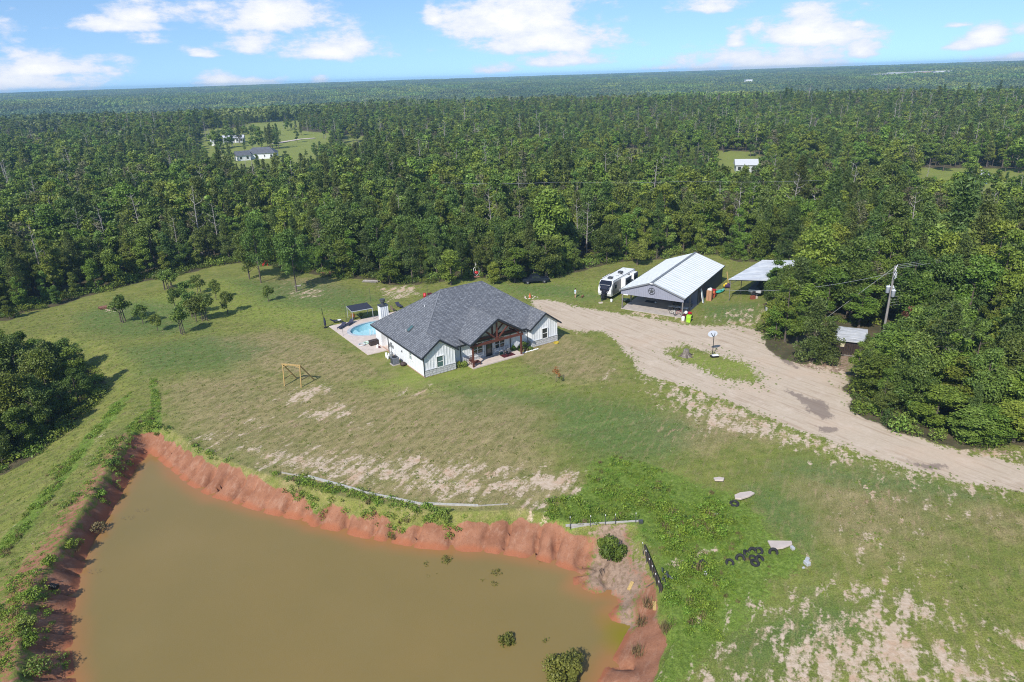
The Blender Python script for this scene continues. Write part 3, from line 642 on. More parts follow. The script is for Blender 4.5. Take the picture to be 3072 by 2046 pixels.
def dead_mb(g, H, r, limbs=16):
    b = MB(); lean = g.uniform(-.6, .6, 2)
    def at(z): t = z / H; return (lean[0] * t * t, lean[1] * t * t, z)
    b.tube([at(z) for z in (-.4, H * .3, H * .6, H * .85, H)], [r * 1.3, r * .9, r * .6, r * .35, r * .08], 5)
    for i in range(limbs):
        z = H * (.35 + .62 * (i + g.random()) / limbs); a = i * 2.4 + g.uniform(-.6, .6); Lb = H * g.uniform(.08, .22) * (1.35 - z / H); p = at(z)
        q = (p[0] + math.cos(a) * Lb * .6, p[1] + math.sin(a) * Lb * .6, z + Lb * .25); a2 = a + g.uniform(-.5, .5)
        b.tube([p, q, (q[0] + math.cos(a2) * Lb * .5, q[1] + math.sin(a2) * Lb * .5, q[2] + Lb * .5)], [r * .3, r * .2, r * .05], 4, caps=False)
        b.tube([q, (q[0] + math.cos(a - .9) * Lb * .35, q[1] + math.sin(a - .9) * Lb * .35, q[2] + Lb * .3)], [r * .15, r * .05], 3, caps=False)
    return b
def rescale_to(H): return H
PROTO = {}           # kind -> list of (H, R, crown mesh, trunk mesh, joined mesh)
def joined(name, cm, tb, tm):
    """foliage and trunk in one mesh, for the uncounted rest of the wood"""
    t = tb.mesh(name + '_t', tm, fix=False); a = t.attributes.new('tint', 'FLOAT', 'POINT')
    o1 = bpy.data.objects.new('x', t.copy()); bm = bmesh.new()
    me = bpy.data.meshes.new(name)
    if cm is not None:
        bm.from_mesh(cm); n0 = len(bm.faces); bm.from_mesh(t)
        bm.faces.ensure_lookup_table()
        for f in bm.faces[n0:]: f.material_index = 1
        bm.to_mesh(me); me.materials.append(cm.materials[0]); me.materials.append(tm)
    else:
        bm.from_mesh(t); bm.to_mesh(me); me.materials.append(tm)
    bm.free(); bpy.data.objects.remove(o1); return me
def make_protos():
    g = np.random.default_rng(11)
    def add(kind, H, R, z0, lod, crown, leafm, limbs=7, tm=BARK, r=None):
        cm = leaf_mesh(kind + '_crown', *crown, leafm) if crown else None
        tb = trunk_mb(g, H, r or .012 * H + .04, z0, R, limbs) if crown else dead_mb(g, H, r or .010 * H + .02)
        j = joined(kind, cm, tb, tm) if lod == 'far' else None
        PROTO.setdefault((kind, lod), []).append((H, R, cm, tb.mesh(kind + '_trunk', tm) if lod == 'near' else None, j))
    for i in range(6):
        H, R = [(12, 3.0), (13, 2.5), (11, 3.3), (14, 2.8), (12, 2.4), (10, 2.9)][i]
        add('broad', H, R, [1.0, 2.0, .6, 1.5, 2.2, .8][i], 'near', crown_broad(g, H, R, [.5, 1.4, .2, 1.0, 1.8, .3][i], [26, 22, 34, 28, 18, 24][i], 8200, .37), LEAF)
    for i in range(2): add('oak', [11, 12][i], [3.6, 3.2][i], 1.5, 'near', crown_broad(g, [11, 12][i], [3.6, 3.2][i], [1.2, 1.8][i], 24, 8200, .35), LEAFD)
    for i in range(2): add('bright', [10, 12][i], [2.6, 2.3][i], 1.0, 'near', crown_broad(g, [10, 12][i], [2.6, 2.3][i], .4, 20, 6500, .36), LEAFY)
    for i in range(3): add('pine', [14, 13, 9][i], [2.5, 2.8, 2.3][i], [4, 3, .8][i], 'near', crown_pine(g, [14, 13, 9][i], [2.5, 2.8, 2.3][i], [4.5, 3, .8][i], 7000, .42, [9, 9, 9][i]), PINE if i < 2 else PINEY)
    for i in range(2): add('twiggy', 12, 2.4, 3, 'near', crown_broad(g, 12, 2.4, 3.0, 16, 1500, .30), TWIG, 14, DEADW)
    for i in range(2): add('twiggy', 12, 2.4, 3, 'far', crown_broad(g, 12, 2.4, 3.0, 14, 600, .5), TWIG, 10, DEADW)
    for i in range(3): add('dead', [13, 11, 12][i], 1.6, 4, 'near', None, None, tm=DEADW)
    for i in range(6):
        H, R = [(12, 2.9), (13, 2.4), (11, 3.2), (14, 2.7), (12, 2.2), (10, 3.0)][i]
        add('broad', H, R, 2, 'far', crown_broad(g, H, R, [1.0, 2.5, .6, 2, 3.2, .8][i], [18, 14, 26, 20, 12, 22][i], 2400, .60), LEAF, 2)
    for i in range(2): add('oak', 12, 3.3, 2, 'far', crown_broad(g, 12, 3.3, 1.5, 16, 2400, .60), LEAFD, 2)
    for i in range(1): add('bright', 12, 2.4, 2, 'far', crown_broad(g, 12, 2.4, 1, 14, 2000, .60), LEAFY, 2)
    for i in range(2): add('pine', [15, 14][i], 2.5, 4, 'far', crown_pine(g, [15, 14][i], 2.5, 5, 2200, .62, 8), PINE, 2)
    for i in range(2): add('dead', [14, 12][i], 1.6, 4, 'far', None, None, tm=DEADW)
make_protos()

TREE_LABEL = {'broad': 'green broadleaf tree', 'oak': 'dark green rounded tree', 'bright': 'pale yellow-green tree', 'pine': 'tall pine tree', 'dead': 'bare grey dead tree', 'twiggy': 'thin-leaved greyish tree'}
TREE_NAME = {'broad': 'broadleaf_tree', 'oak': 'dark_broadleaf_tree', 'bright': 'pale_green_tree', 'pine': 'pine_tree', 'dead': 'dead_tree', 'twiggy': 'sparse_tree'}
def place_tree(kind, x, y, h, w=None, label=None, group=None, v=None, z=None, name=None, rz=None):
    ps = PROTO[(kind, 'near')]; H, R, cm, tm, _ = ps[(rnd.randrange(len(ps)) if v is None else v)]
    s = h / H; sw = s if w is None else w / (2 * R)
    if z is None: z = zat(x, y)
    t = thing(name or TREE_NAME[kind], label or TREE_LABEL[kind], 'tree', (x, y, z - .05), rnd.uniform(0, 6.28) if rz is None else rz, group); t.scale = (sw, sw, s)
    if cm is not None:
        o = bpy.data.objects.new('crown', cm); link(o, t)
    o = bpy.data.objects.new('trunk', tm); link(o, t)
    return t
# ------------------------------------------------------------------ instanced masses
def scatter(name, pts, rot, scl, idx, protos, label, cat, smooth=False):
    """one object holding a mass nobody could count; protos are meshes"""
    col = bpy.data.collections.new(name + '_kinds')
    for i, me in enumerate(protos):
        o = bpy.data.objects.new('%s_%02d' % (name, i), me); col.objects.link(o)
    me = bpy.data.meshes.new(name); me.vertices.add(len(pts)); me.vertices.foreach_set('co', np.asarray(pts, np.float32).ravel())
    a = me.attributes.new('rot', 'FLOAT', 'POINT'); a.data.foreach_set('value', np.asarray(rot, np.float32))
    a = me.attributes.new('scl', 'FLOAT_VECTOR', 'POINT'); a.data.foreach_set('vector', np.asarray(scl, np.float32).ravel())
    a = me.attributes.new('idx', 'INT', 'POINT'); a.data.foreach_set('value', np.asarray(idx, np.int32))
    o = bpy.data.objects.new(name, me); link(o); tag(o, label, cat, kind='stuff')
    ng = bpy.data.node_groups.new(name, 'GeometryNodeTree'); ng.interface.new_socket('Geometry', in_out='INPUT', socket_type='NodeSocketGeometry'); ng.interface.new_socket('Geometry', in_out='OUTPUT', socket_type='NodeSocketGeometry')
    N = ng.nodes; L = ng.links; gi = N.new('NodeGroupInput'); go = N.new('NodeGroupOutput'); ip = N.new('GeometryNodeInstanceOnPoints'); ci = N.new('GeometryNodeCollectionInfo')
    ci.inputs['Collection'].default_value = col; ci.inputs['Separate Children'].default_value = True; ci.inputs['Reset Children'].default_value = True
    def na(nm, ty):
        n = N.new('GeometryNodeInputNamedAttribute'); n.data_type = ty; n.inputs['Name'].default_value = nm; return n.outputs['Attribute']
    cx = N.new('ShaderNodeCombineXYZ'); L.new(na('rot', 'FLOAT'), cx.inputs[2])
    L.new(gi.outputs[0], ip.inputs['Points']); L.new(ci.outputs[0], ip.inputs['Instance']); ip.inputs['Pick Instance'].default_value = True
    L.new(na('idx', 'INT'), ip.inputs['Instance Index']); L.new(cx.outputs[0], ip.inputs['Rotation']); L.new(na('scl', 'FLOAT_VECTOR'), ip.inputs['Scale']); L.new(ip.outputs[0], go.inputs[0])
    md = o.modifiers.new('scatter', 'NODES'); md.node_group = ng
    return o

def project(X, Y, Z):
    v = np.stack([X, Y, Z - CAM_H], -1); d = v @ np.array(_f); a = v @ np.array(_rr); b = v @ np.array(_uu)
    return 1536 + F_PX * a / np.maximum(d, 1), 1023 - F_PX * b / np.maximum(d, 1), d

keep_out = [GZ([(1350, 618), (1480, 604), (1600, 592), (1680, 612), (1700, 640), (1900, 660), (1900, 690), (1790, 710), (1700, 760), (1420, 720), (1340, 700)]),
            src([(2440, 975), (2640, 985), (2640, 1080), (2440, 1070)])]
SPECIAL = []         # individually measured trees: kind, base pixel, height, width, label, group, variant
def forest():
    g = np.random.default_rng(23)
    def grid(x0, x1, y0, y1, st):
        X, Y = np.meshgrid(np.arange(x0, x1, st), np.arange(y0, y1, st)); X = X + g.uniform(-.46, .46, X.shape) * st; Y = Y + g.uniform(-.46, .46, Y.shape) * st
        return X.ravel(), Y.ravel()
    def infan(X, Y, m=.80): return (np.abs(np.arctan2(X, Y)) < m)
    X1, Y1 = grid(-230, 230, 4, 300, 3.6); X2, Y2 = grid(-760, 760, 60, 760, 4.5)
    r1 = np.hypot(X1, Y1) < 250; r2 = (np.hypot(X2, Y2) >= 250) & (np.hypot(X2, Y2) < 760)
    X = np.concatenate([X1[r1], X2[r2]]); Y = np.concatenate([Y1[r1], Y2[r2]])
    k = infan(X, Y) | ((np.hypot(X, Y) < 160) & (Y > 5)); X, Y = X[k], Y[k]
    jx = (fbm(X, Y, 5, 41) - .5) * 3; jy = (fbm(X, Y, 5, 42) - .5) * 3
    dl = sd_poly(lawn_poly, X + jx, Y + jy); keep = dl > .9
    for q in keep_out: keep &= sd_poly(q, X, Y) > 2.5
    for q in clearings: keep &= (sd_poly(q, X + jx * 2, Y + jy * 2) > 0) | ((fbm(X, Y, 9, 48) > .70))
    X, Y, dl = X[keep], Y[keep], dl[keep]
    R = np.hypot(X, Y); dens = fbm(X, Y, 26, 43); keep = g.random(len(X)) < np.where((dens < .33) & (R > 190), .6, .97)
    X, Y, dl, R = X[keep], Y[keep], dl[keep], R[keep]
    H = 10.2 + (fbm(X, Y, 38, 44) - .5) * 5.5 + g.normal(0, 2.0, len(X)); H = np.clip(H, 5.5, 17)
    H = np.where(dl < 4, H * g.uniform(.5, .95, len(X)), H)
    clumpL = (X < -38) & (Y < 102); clumpR = (X > 30) & (Y < 92)
    H = np.where(clumpL, g.uniform(6, 9.5, len(X)) * np.clip(.6 + dl / 14, .6, 1.0), H)
    H = np.where(clumpR, g.uniform(6.0, 9.5, len(X)) * np.clip(.55 + dl / 14, .55, 1.05), H)
    for q in clearings:      # low growth just in front of a clearing
        c = np.array(q).mean(0); H = np.where((sd_poly(q, X, Y) < 22) & (R < np.hypot(*c)), H * .62, H)
    u = g.random(len(X)); pn = fbm(X, Y, 55, 45); ok = fbm(X, Y, 30, 46); dd = fbm(X, Y, 45, 47)
    kind = np.full(len(X), 'broad', dtype=object)
    kind[u < np.where(ok > .5, .38, .12)] = 'oak'; kind[(u > .86)] = 'bright'; kind[(u > .45) & (u < .45 + np.where(pn > .52, .24, .07))] = 'pine'
    deadp = np.where((R > 150) & (dd > .5), .15, .05); dead = (g.random(len(X)) < deadp) & (dl > 5) & ~clumpL & ~clumpR; kind[dead] = np.where(g.random(dead.sum()) < .5, 'dead', 'twiggy')
    H = np.where(kind == 'dead', H * 1.25, np.where(kind == 'pine', H * 1.12, H))
    kind[(kind == 'pine') & (clumpL)] = 'broad'; kind[(kind == 'bright') & clumpL] = 'broad'
    Z = Zh(X, Y); px, py, dep = project(X, Y, Z + H * .6)
    vis = (px > 30) & (px < 3040) & (py > 0) & (py < 2040)
    score = np.where(vis, H / dep, 0); score = score * np.where(dl < 9, 1.35, 1.0) * np.where((kind == 'dead') & (dep < 260), 1.25, 1)
    sel = np.argsort(-score)[:246]; ind = np.zeros(len(X), bool); ind[sel] = True
    todo = {}
    for i in sel:
        x, y, kd = X[i], Y[i], kind[i]
        if clumpL[i]: reg, grp = 'in the thicket left of the dam', 'left thicket'
        elif clumpR[i]: reg, grp = 'in the thicket beside the dirt drive', 'drive thicket'
        elif px[i] < 620: reg, grp = 'in the wood behind the small orchard', 'orchard wood'
        elif px[i] < 1130: reg, grp = 'in the wood behind the swimming pool', 'pool wood'
        elif px[i] < 1800: reg, grp = 'in the wood behind the white house', 'house wood'
        elif px[i] < 2300: reg, grp = 'in the wood behind the metal workshop', 'workshop wood'
        else: reg, grp = 'in the wood behind the utility pole', 'utility pole wood'
        todo.setdefault((TREE_LABEL[kd] + ' ' + reg, '%ss of the %s' % (TREE_NAME[kd].replace('_', ' '), grp)), []).append(i)
    ords = ['leftmost', 'second', 'third', 'fourth', 'fifth', 'sixth']
    for (lab, grp), ii in todo.items():
        ii = sorted(ii, key=lambda i: px[i])
        for n, i in enumerate(ii):
            l2 = lab if (len(ii) == 1 or len(ii) > 8) else lab + (', leftmost one' if n == 0 else ', rightmost one' if n == len(ii) - 1 else ', %s from the left' % (ords + ['seventh'])[n])
            place_tree(kind[i], X[i], Y[i], H[i], None, l2, grp)
    rest = ~ind; nearr = rest & (R < 175); farr = rest & ~nearr
    for nm, msk, lod in (('forest', nearr | farr, None),):
        # meshes: near variants for the close ones, light ones beyond
        protos = []; key = {}
        def reg(kd, l):
            if (kd, l) in key: return key[(kd, l)]
            lst = []
            for (h_, r_, cm, tm, j) in PROTO[(kd, l)]:
                if l == 'near':
                    tb = bpy.data.meshes.new('t'); bm = bmesh.new()
                    if cm is not None: bm.from_mesh(cm); n0 = len(bm.faces)
                    else: n0 = 0
                    bm.from_mesh(tm); bm.faces.ensure_lookup_table()
                    for f_ in bm.faces[n0:]: f_.material_index = 1 if cm is not None else 0
                    bm.to_mesh(tb); bm.free()
                    if cm is not None: tb.materials.append(cm.materials[0])
                    tb.materials.append(tm.materials[0]); j = tb
                lst.append((len(protos), h_)); protos.append(j)
            key[(kd, l)] = lst; return lst
        ids = np.nonzero(msk)[0]; idx = np.zeros(len(ids), int); sc = np.zeros((len(ids), 3))
        for n, i in enumerate(ids):
            lst = reg(kind[i], 'near' if R[i] < 175 else 'far'); q, h_ = lst[int(g.integers(len(lst)))]; s = H[i] / h_; sw = s * g.uniform(.92, 1.28)
            idx[n] = q; sc[n] = (sw, sw, s)
        scatter(nm, np.stack([X[ids], Y[ids], Z[ids] - .05], -1), g.uniform(0, 6.28, len(ids)), sc, idx, protos, 'dense mixed green wood filling the land behind the house', 'forest')
    print('forest trees', len(X), 'instanced', len(ids))
    # -- the distant woods: patches of canopy
    def patch(seed, n=95, kindm=LEAF, size=56):
        gg = np.random.default_rng(seed); Q = []; T = []
        for i in range(n):
            c = gg.uniform(-size / 2, size / 2, 2); h = gg.uniform(8.5, 13.5); R_ = gg.uniform(2.4, 4.2); m_ = 26
            d = rand_dirs(m_, gg); d[:, 2] = np.abs(d[:, 2]) * np.where(gg.random(m_) < .8, 1, -.6)
            p = np.array([c[0], c[1], h - R_ * 1.1]) + d * R_ * np.array([1, 1, 1.15]) * gg.uniform(.8, 1.05, (m_, 1))
            nr = d + rand_dirs(m_, gg) * .5; nr /= np.linalg.norm(nr, axis=1, keepdims=True); Q.append(cards(p, nr, 2.4, gg, .8)); T.append(np.clip(gg.uniform(0, .7) + gg.random(m_) * .3, 0, 1))
        # a dark skirt so the ground does not show through
        return leaf_mesh('canopy_patch', np.concatenate(Q), np.concatenate(T), kindm)
    pm = [patch(1), patch(2, 100, LEAFD), patch(3, 90, PINE), patch(4)]
    P = []
    st = 46
    Xp, Yp = grid(-4300, 4300, 300, 5200, st); Rp = np.hypot(Xp, Yp); k = (Rp > 740) & (Rp < 5100) & infan(Xp, Yp, .76); Xp, Yp, Rp = Xp[k], Yp[k], Rp[k]
    clr = np.array([q for q in [(1015, 1835, 90, 40), (700, 2500, 90, 60), (-300, 1000, 30, 40)]])
    for cx, cy, a, b_ in clr: 
        kk = (((Xp - cx) / a) ** 2 + ((Yp - cy) / b_) ** 2) > 1; Xp, Yp, Rp = Xp[kk], Yp[kk], Rp[kk]
    idx = np.where(fbm(Xp, Yp, 260, 51) > .55, 2, g.choice([0, 1, 3], len(Xp), p=[.4, .35, .25])); s = g.uniform(.95, 1.2, len(Xp))
    scatter('distant_forest', np.stack([Xp, Yp, Zh(Xp, Yp)], -1), g.uniform(0, 6.28, len(Xp)), np.stack([s, s, g.uniform(.8, 1.35, len(Xp))], -1), idx, pm, 'hazy blue-green woodland rolling to the horizon', 'forest')
    print('patches', len(Xp))
forest()

# ------------------------------------------------------------------ trees measured one by one
def tpx(kind, px, py, h, w=None, label=None, group=None, v=None):
    p = GP(px, py); return place_tree(kind, p.x, p.y, h, w, label, group, v)
# small orchard
def small_tree_proto(g, H, R, stems):
    q, t = crown_broad(g, H, R * 1.1, H * .30, 12, 2000, .26, .8, (.34, .5)); cm = leaf_mesh('orchard_crown', q, t, LEAFD); b = MB()
    for k in range(stems):
        a = k * 2.3; dx, dy = math.cos(a) * .35 * (stems > 1), math.sin(a) * .35 * (stems > 1)
        b.tube([(dx, dy, -.2), (dx * .8, dy * .8, H * .35), (dx * .2 + .1, dy * .2, H * .75)], [.09, .06, .02], 6)
        b.tube([(dx * .8, dy * .8, H * .35), (dx + R * .5 * math.cos(a + 1), dy + R * .5 * math.sin(a + 1), H * .6)], [.045, .015], 5)
    return cm, b.mesh('orchard_trunk', BARK)
gq = np.random.default_rng(77)
orch_p = [small_tree_proto(gq, 4, 1.6, s) for s in (1, 3, 2)]
ORCH = [(370, 967, 4.6, 4.0, 1, 'leftmost three-stemmed little tree of the orchard'), (430, 973, 3.4, 2.5, 0, 'little orchard tree just right of the three-stemmed one'), (474, 994, 2.9, 2.2, 0, 'smallest rounded tree in the front row of the orchard'),
        (548, 1002, 4.6, 3.2, 1, 'tall thin orchard tree nearest the pond'), (575, 950, 4.0, 3.4, 2, 'orchard tree with a leaning stem in the middle of the group'), (616, 962, 4.6, 3.8, 1, 'broad low orchard tree at the centre of the group'),
        (526, 925, 3.6, 2.6, 0, 'orchard tree in the middle row beneath the spreading back one'), (684, 942, 3.9, 2.6, 0, 'rightmost upright tree of the orchard with a long shadow'), (649, 900, 3.8, 2.2, 0, 'slim tree in the back row of the orchard'),
        (599, 880, 3.4, 2.6, 2, 'sparse tree in the back row of the orchard'), (514, 874, 4.2, 3.6, 1, 'spreading tree at the back left of the orchard'), (806, 905, 2.9, 2.3, 0, 'lone small tree standing right of the orchard')]
ORCH += [(497, 868, 4.0, 3.4, 1, 'broad orchard tree furthest back on the left'), (560, 905, 3.6, 3.2, 2, 'orchard tree between the middle and back rows'), (590, 965, 4.2, 3.6, 0, 'orchard tree overlapping the broad central one')]
for px, py, h, w, v, lab in ORCH:
    p = GP(px, py); t = thing('orchard_tree', lab, 'tree', tuple(p), rnd.uniform(0, 6), 'small trees of the orchard'); t.scale = (w * 1.14 / 3.4, w * 1.14 / 3.4, h * 1.08 / 4)
    link(bpy.data.objects.new('crown', orch_p[v][0]), t); link(bpy.data.objects.new('trunk', orch_p[v][1]), t)
for a in [('oak', 749, 838, 10.5, 5.5, 'slim dark tree at the lawn edge, left of the tall pair'), ('oak', 783, 848, 13.5, 6.5, 'tallest dark tree on the lawn edge beside the orchard'), ('oak', 890, 874, 12.5, 6.5, 'big dark tree with a thick double trunk on the lawn'),
          ('broad', 1354, 856, 7.2, 5.6, 'rounded green tree just behind the house roof'), ('broad', 1483, 852, 4.6, 3.0, 'small slender tree on the lawn behind the roof peak'), ('broad', 1545, 848, 7.0, 6.5, 'bushy green tree left of the parked dark truck'),
          ('oak', 1640, 838, 9.0, 7.0, 'dark tree overhanging the parked truck'), ('oak', 1820, 790, 8.5, 6.0, 'dark tree at the lawn edge behind the trailer'),
          ('broad', 1170, 850, 5.5, 6.0, 'low bushy tree at the lawn edge behind the pool'), ('oak', 1010, 830, 6.0, 5.0, 'low round tree beside the log pile behind the pool')]:
    tpx(a[0], a[1], a[2], a[3], a[4], a[5])
for a in [('pine', 2432, 1084, 8.6, 4.6, 'young pine on bare ground left of the small shed', 2), ('broad', 2388, 1040, 6.2, 4.2, 'green tree between the drive and the young pine', 1), ('broad', 2325, 1018, 5.4, 4.0, 'small leafy tree at the left end of the drive trees', 0),
          ('pine', 2478, 1086, 5.4, 4.6, 'short wide pine right beside the shed wall', 2), ('broad', 2352, 985, 8.0, 5.4, 'leafy tree in front of the white water tank', 3), ('broad', 2400, 975, 9.0, 5.6, 'leafy tree behind the young pine', 1),
          ('broad', 2322, 905, 7.4, 4.6, 'leafy tree overlapping the carport roof corner', 1), ('oak', 2318, 945, 6.2, 4.0, 'low dark tree just right of the boat', 0), ('oak', 2350, 935, 8.2, 5.0, 'dark leafy tree covering the right side of the carport', 0), ('broad', 2420, 925, 9.4, 5.6, 'broad leafy tree between carport and white shed', 2), ('broad', 2475, 955, 8.6, 5.4, 'leafy tree in front of the white shed', 0),
          ('oak', 2540, 950, 9.5, 6.0, 'dark tree left of the utility pole', 1), ('broad', 2600, 960, 7.5, 6.0, 'leafy tree directly behind the utility pole', 3),
          ('broad', 2690, 1150, 7.0, 7.5, 'large bushy green tree right of the small shed', 2), ('bright', 2650, 1082, 5.4, 5.0, 'pale bushy tree hiding the foot of the utility pole', 0), ('broad', 2575, 985, 6.5, 5.0, 'leafy tree between the small shed and the utility pole', 1), ('broad', 2500, 935, 8.5, 5.4, 'tall leafy tree behind the small shed', 3), ('broad', 2630, 1190, 5.4, 6.0, 'low wide bushy tree at the drive edge', 2), ('oak', 2722, 1238, 5.2, 6.0, 'dark bushy tree over the leaf-strewn drive edge', 0),
          ('broad', 2800, 1280, 5.0, 5.6, 'wide low tree at the front of the drive thicket', 0), ('bright', 2895, 1318, 4.0, 5.4, 'pale low tree at the very front of the thicket', 0), ('broad', 2960, 1325, 4.2, 5.0, 'green bush-like tree near the right picture edge', 2), ('broad', 3040, 1325, 4.6, 5.2, 'bushy tree where the thicket leaves the picture', 0),
          ('bright', 3050, 1270, 7.2, 5.4, 'yellow-green tree at the right edge above the drive', 1), ('broad', 2870, 1240, 7.0, 6.0, 'tall leafy tree behind the front row of the thicket', 3), ('oak', 2950, 1240, 7.5, 6.0, 'dark leafy tree in the second row of the thicket', 1)]:
    tpx(*a[:6], v=a[6])
# tall pine with a bare trunk in the thicket
gp_ = np.random.default_rng(3); p = GP(2800, 1205)
t = thing('pine_tree', 'lone pine with a long bare grey trunk and small flat crown', 'tree', tuple(p), 0)
tb = MB(); tb.tube([(0, 0, -.3), (.15, .1, 4), (.35, .2, 8), (.5, .3, 10.6)], [.2, .16, .11, .04], 7)
for i in range(13):
    z = 5.6 + i * .34; a = i * 2.4; Lb = 1.7 - i * .05; tb.tube([(.25, .15, z), (.25 + math.cos(a) * Lb, .15 + math.sin(a) * Lb, z + .1 + .05 * i)], [.04, .012], 4)
tb.build('trunk', mat('grey_pine_bark', (.20, .17, .15), .95, .3, 5, .5), t)
q, ti = crown_pine(gp_, 11.0, 2.6, 8.4, 1800, .45, 4); q[..., :2] += np.array([.45, .25]); link(bpy.data.objects.new('crown', leaf_mesh('pine_crown', q, ti, PINEY)), t)
# dead-leaved sapling on the lawn, young conifer, wine red shrub
def leaf_ball(g, cs, rs, n, leaf, m, name, up=.3):
    cs = np.array(cs, float); rs = np.array(rs, float); k = g.integers(len(cs), size=n); d = rand_dirs(n, g)
    pos = cs[k] + d * (rs[k] * g.uniform(.3, 1.05, n) ** .6)[:, None]; nr = d * .6 + rand_dirs(n, g) * .6 + np.array([0, 0, up]); nr /= np.linalg.norm(nr, axis=1, keepdims=True)
    lt = g.random(len(cs)); return leaf_mesh(name, cards(pos, nr, leaf, g), np.clip(lt[k] * .5 + g.random(n) * .5, 0, 1), m)
p = GP(1668, 1146); t = thing('sapling', 'dying sapling with rust-orange leaves on the front lawn', 'tree', tuple(p))
MB().tube([(0, 0, -.2), (.05, 0, .9), (0, .05, 2.1)], [.035, .025, .01], 6).tube([(.04, 0, .8), (.4, .1, 1.3)], [.015, .006], 4).build('trunk', BARK, t)
link(bpy.data.objects.new('crown', leaf_ball(gq, [(0, 0, 1.9), (-.2, .1, 1.5), (.25, 0, 1.35), (.1, -.1, 1.65), (.45, 0, 1.0)], [.35, .3, .35, .3, .25], 260, .16, ORL, 'dead_leaves')), t)
link(bpy.data.objects.new('foliage', leaf_ball(gq, [(.5, .1, .75), (.75, -.1, .6)], [.28, .22], 120, .14, LEAFD, 'low_leaves')), t)
p = GP(1912, 795); t = thing('pale_green_tree', 'pale rounded willow-like tree behind the travel trailer', 'tree', tuple(p)); gw = np.random.default_rng(8)
cw = [(1.9 * math.cos(a) * q, 1.9 * math.sin(a) * q, 3.4 + 1.5 * z_) for a, q, z_ in [(k * 2.4, gw.uniform(.3, 1), gw.uniform(-1, 1)) for k in range(26)]]
link(bpy.data.objects.new('crown', leaf_ball(gw, cw, [gw.uniform(.8, 1.25) for _ in cw], 7000, .26, leaf_mat('willow_leaves', (.17, .20, .03), (.31, .34, .07), .01, .2), 'willow_crown')), t); MB().tube([(0, 0, -.2), (0, 0, 2), (.1, 0, 4.5)], [.2, .16, .05], 7).build('trunk', BARK, t)
p = GP(2658, 1274); t = thing('conifer_sapling', 'small bright green conifer on bare ground beside the drive', 'tree', tuple(p))
link(bpy.data.objects.new('crown', leaf_mesh('conifer_crown', *crown_pine(gq, 1.9, .6, .15, 700, .2, 7), PINEY)), t); MB().tube([(0, 0, -.2), (0, 0, 1.6)], [.05, .02], 6).build('trunk', BARK, t)
p = GP(2700, 1075); t = thing('red_leaved_tree', 'wine red leaved slim tree right of the utility pole', 'tree', tuple(p))
link(bpy.data.objects.new('crown', leaf_ball(gq, [(0, 0, 5.5), (.3, 0, 4.6), (-.3, .2, 6.4), (.2, -.2, 7.3), (0, 0, 3.8)], [.55, .6, .55, .45, .55], 420, .26, REDL, 'red_leaves')), t)
MB().tube([(0, 0, -.2), (0, 0, 3), (.1, 0, 7)], [.1, .07, .02], 6).build('trunk', BARK, t)

# ------------------------------------------------------------------ weeds, undergrowth, grass, water plants
def clump(g, n, r, h, leaf, m, name, up=.4):
    a = g.uniform(0, 6.28, n); rr = r * np.sqrt(g.random(n)); z = h * g.random(n) ** .7 * (1 - .4 * rr / r)
    pos = np.stack([rr * np.cos(a), rr * np.sin(a), z], -1); nr = rand_dirs(n, g) * .8 + np.array([0, 0, up]); nr /= np.linalg.norm(nr, axis=1, keepdims=True)
    return leaf_mesh(name, cards(pos, nr, leaf, g, .5), g.random(n), m)
def blades(g, n, r, h, m, name, w=.035):
    a = g.uniform(0, 6.28, n); rr = r * np.sqrt(g.random(n)); x = rr * np.cos(a); y = rr * np.sin(a); hh = h * g.uniform(.5, 1.1, n); ln = g.uniform(-.35, .35, (n, 2)) * h; t = g.uniform(0, 3.14, n)
    wx = np.cos(t) * w; wy = np.sin(t) * w
    Q = np.stack([np.stack([x - wx, y - wy, x * 0], -1), np.stack([x + wx, y + wy, x * 0], -1), np.stack([x + ln[:, 0] + wx * .2, y + ln[:, 1] + wy * .2, hh], -1), np.stack([x + ln[:, 0] - wx * .2, y + ln[:, 1] - wy * .2, hh], -1)], 1)
    return leaf_mesh(name, Q, g.random(n), m)
def fill(poly, st, g, cond=None, jit=.5):
    P = np.array(poly); x0, y0 = P.min(0); x1, y1 = P.max(0); y0 = max(y0, 30)
    X, Y = np.meshgrid(np.arange(x0, x1, st), np.arange(y0, y1, st)); X = (X + g.uniform(-jit, jit, X.shape) * st).ravel(); Y = (Y + g.uniform(-jit, jit, Y.shape) * st).ravel()
    k = sd_poly(poly, X, Y) < 0; return X[k], Y[k]
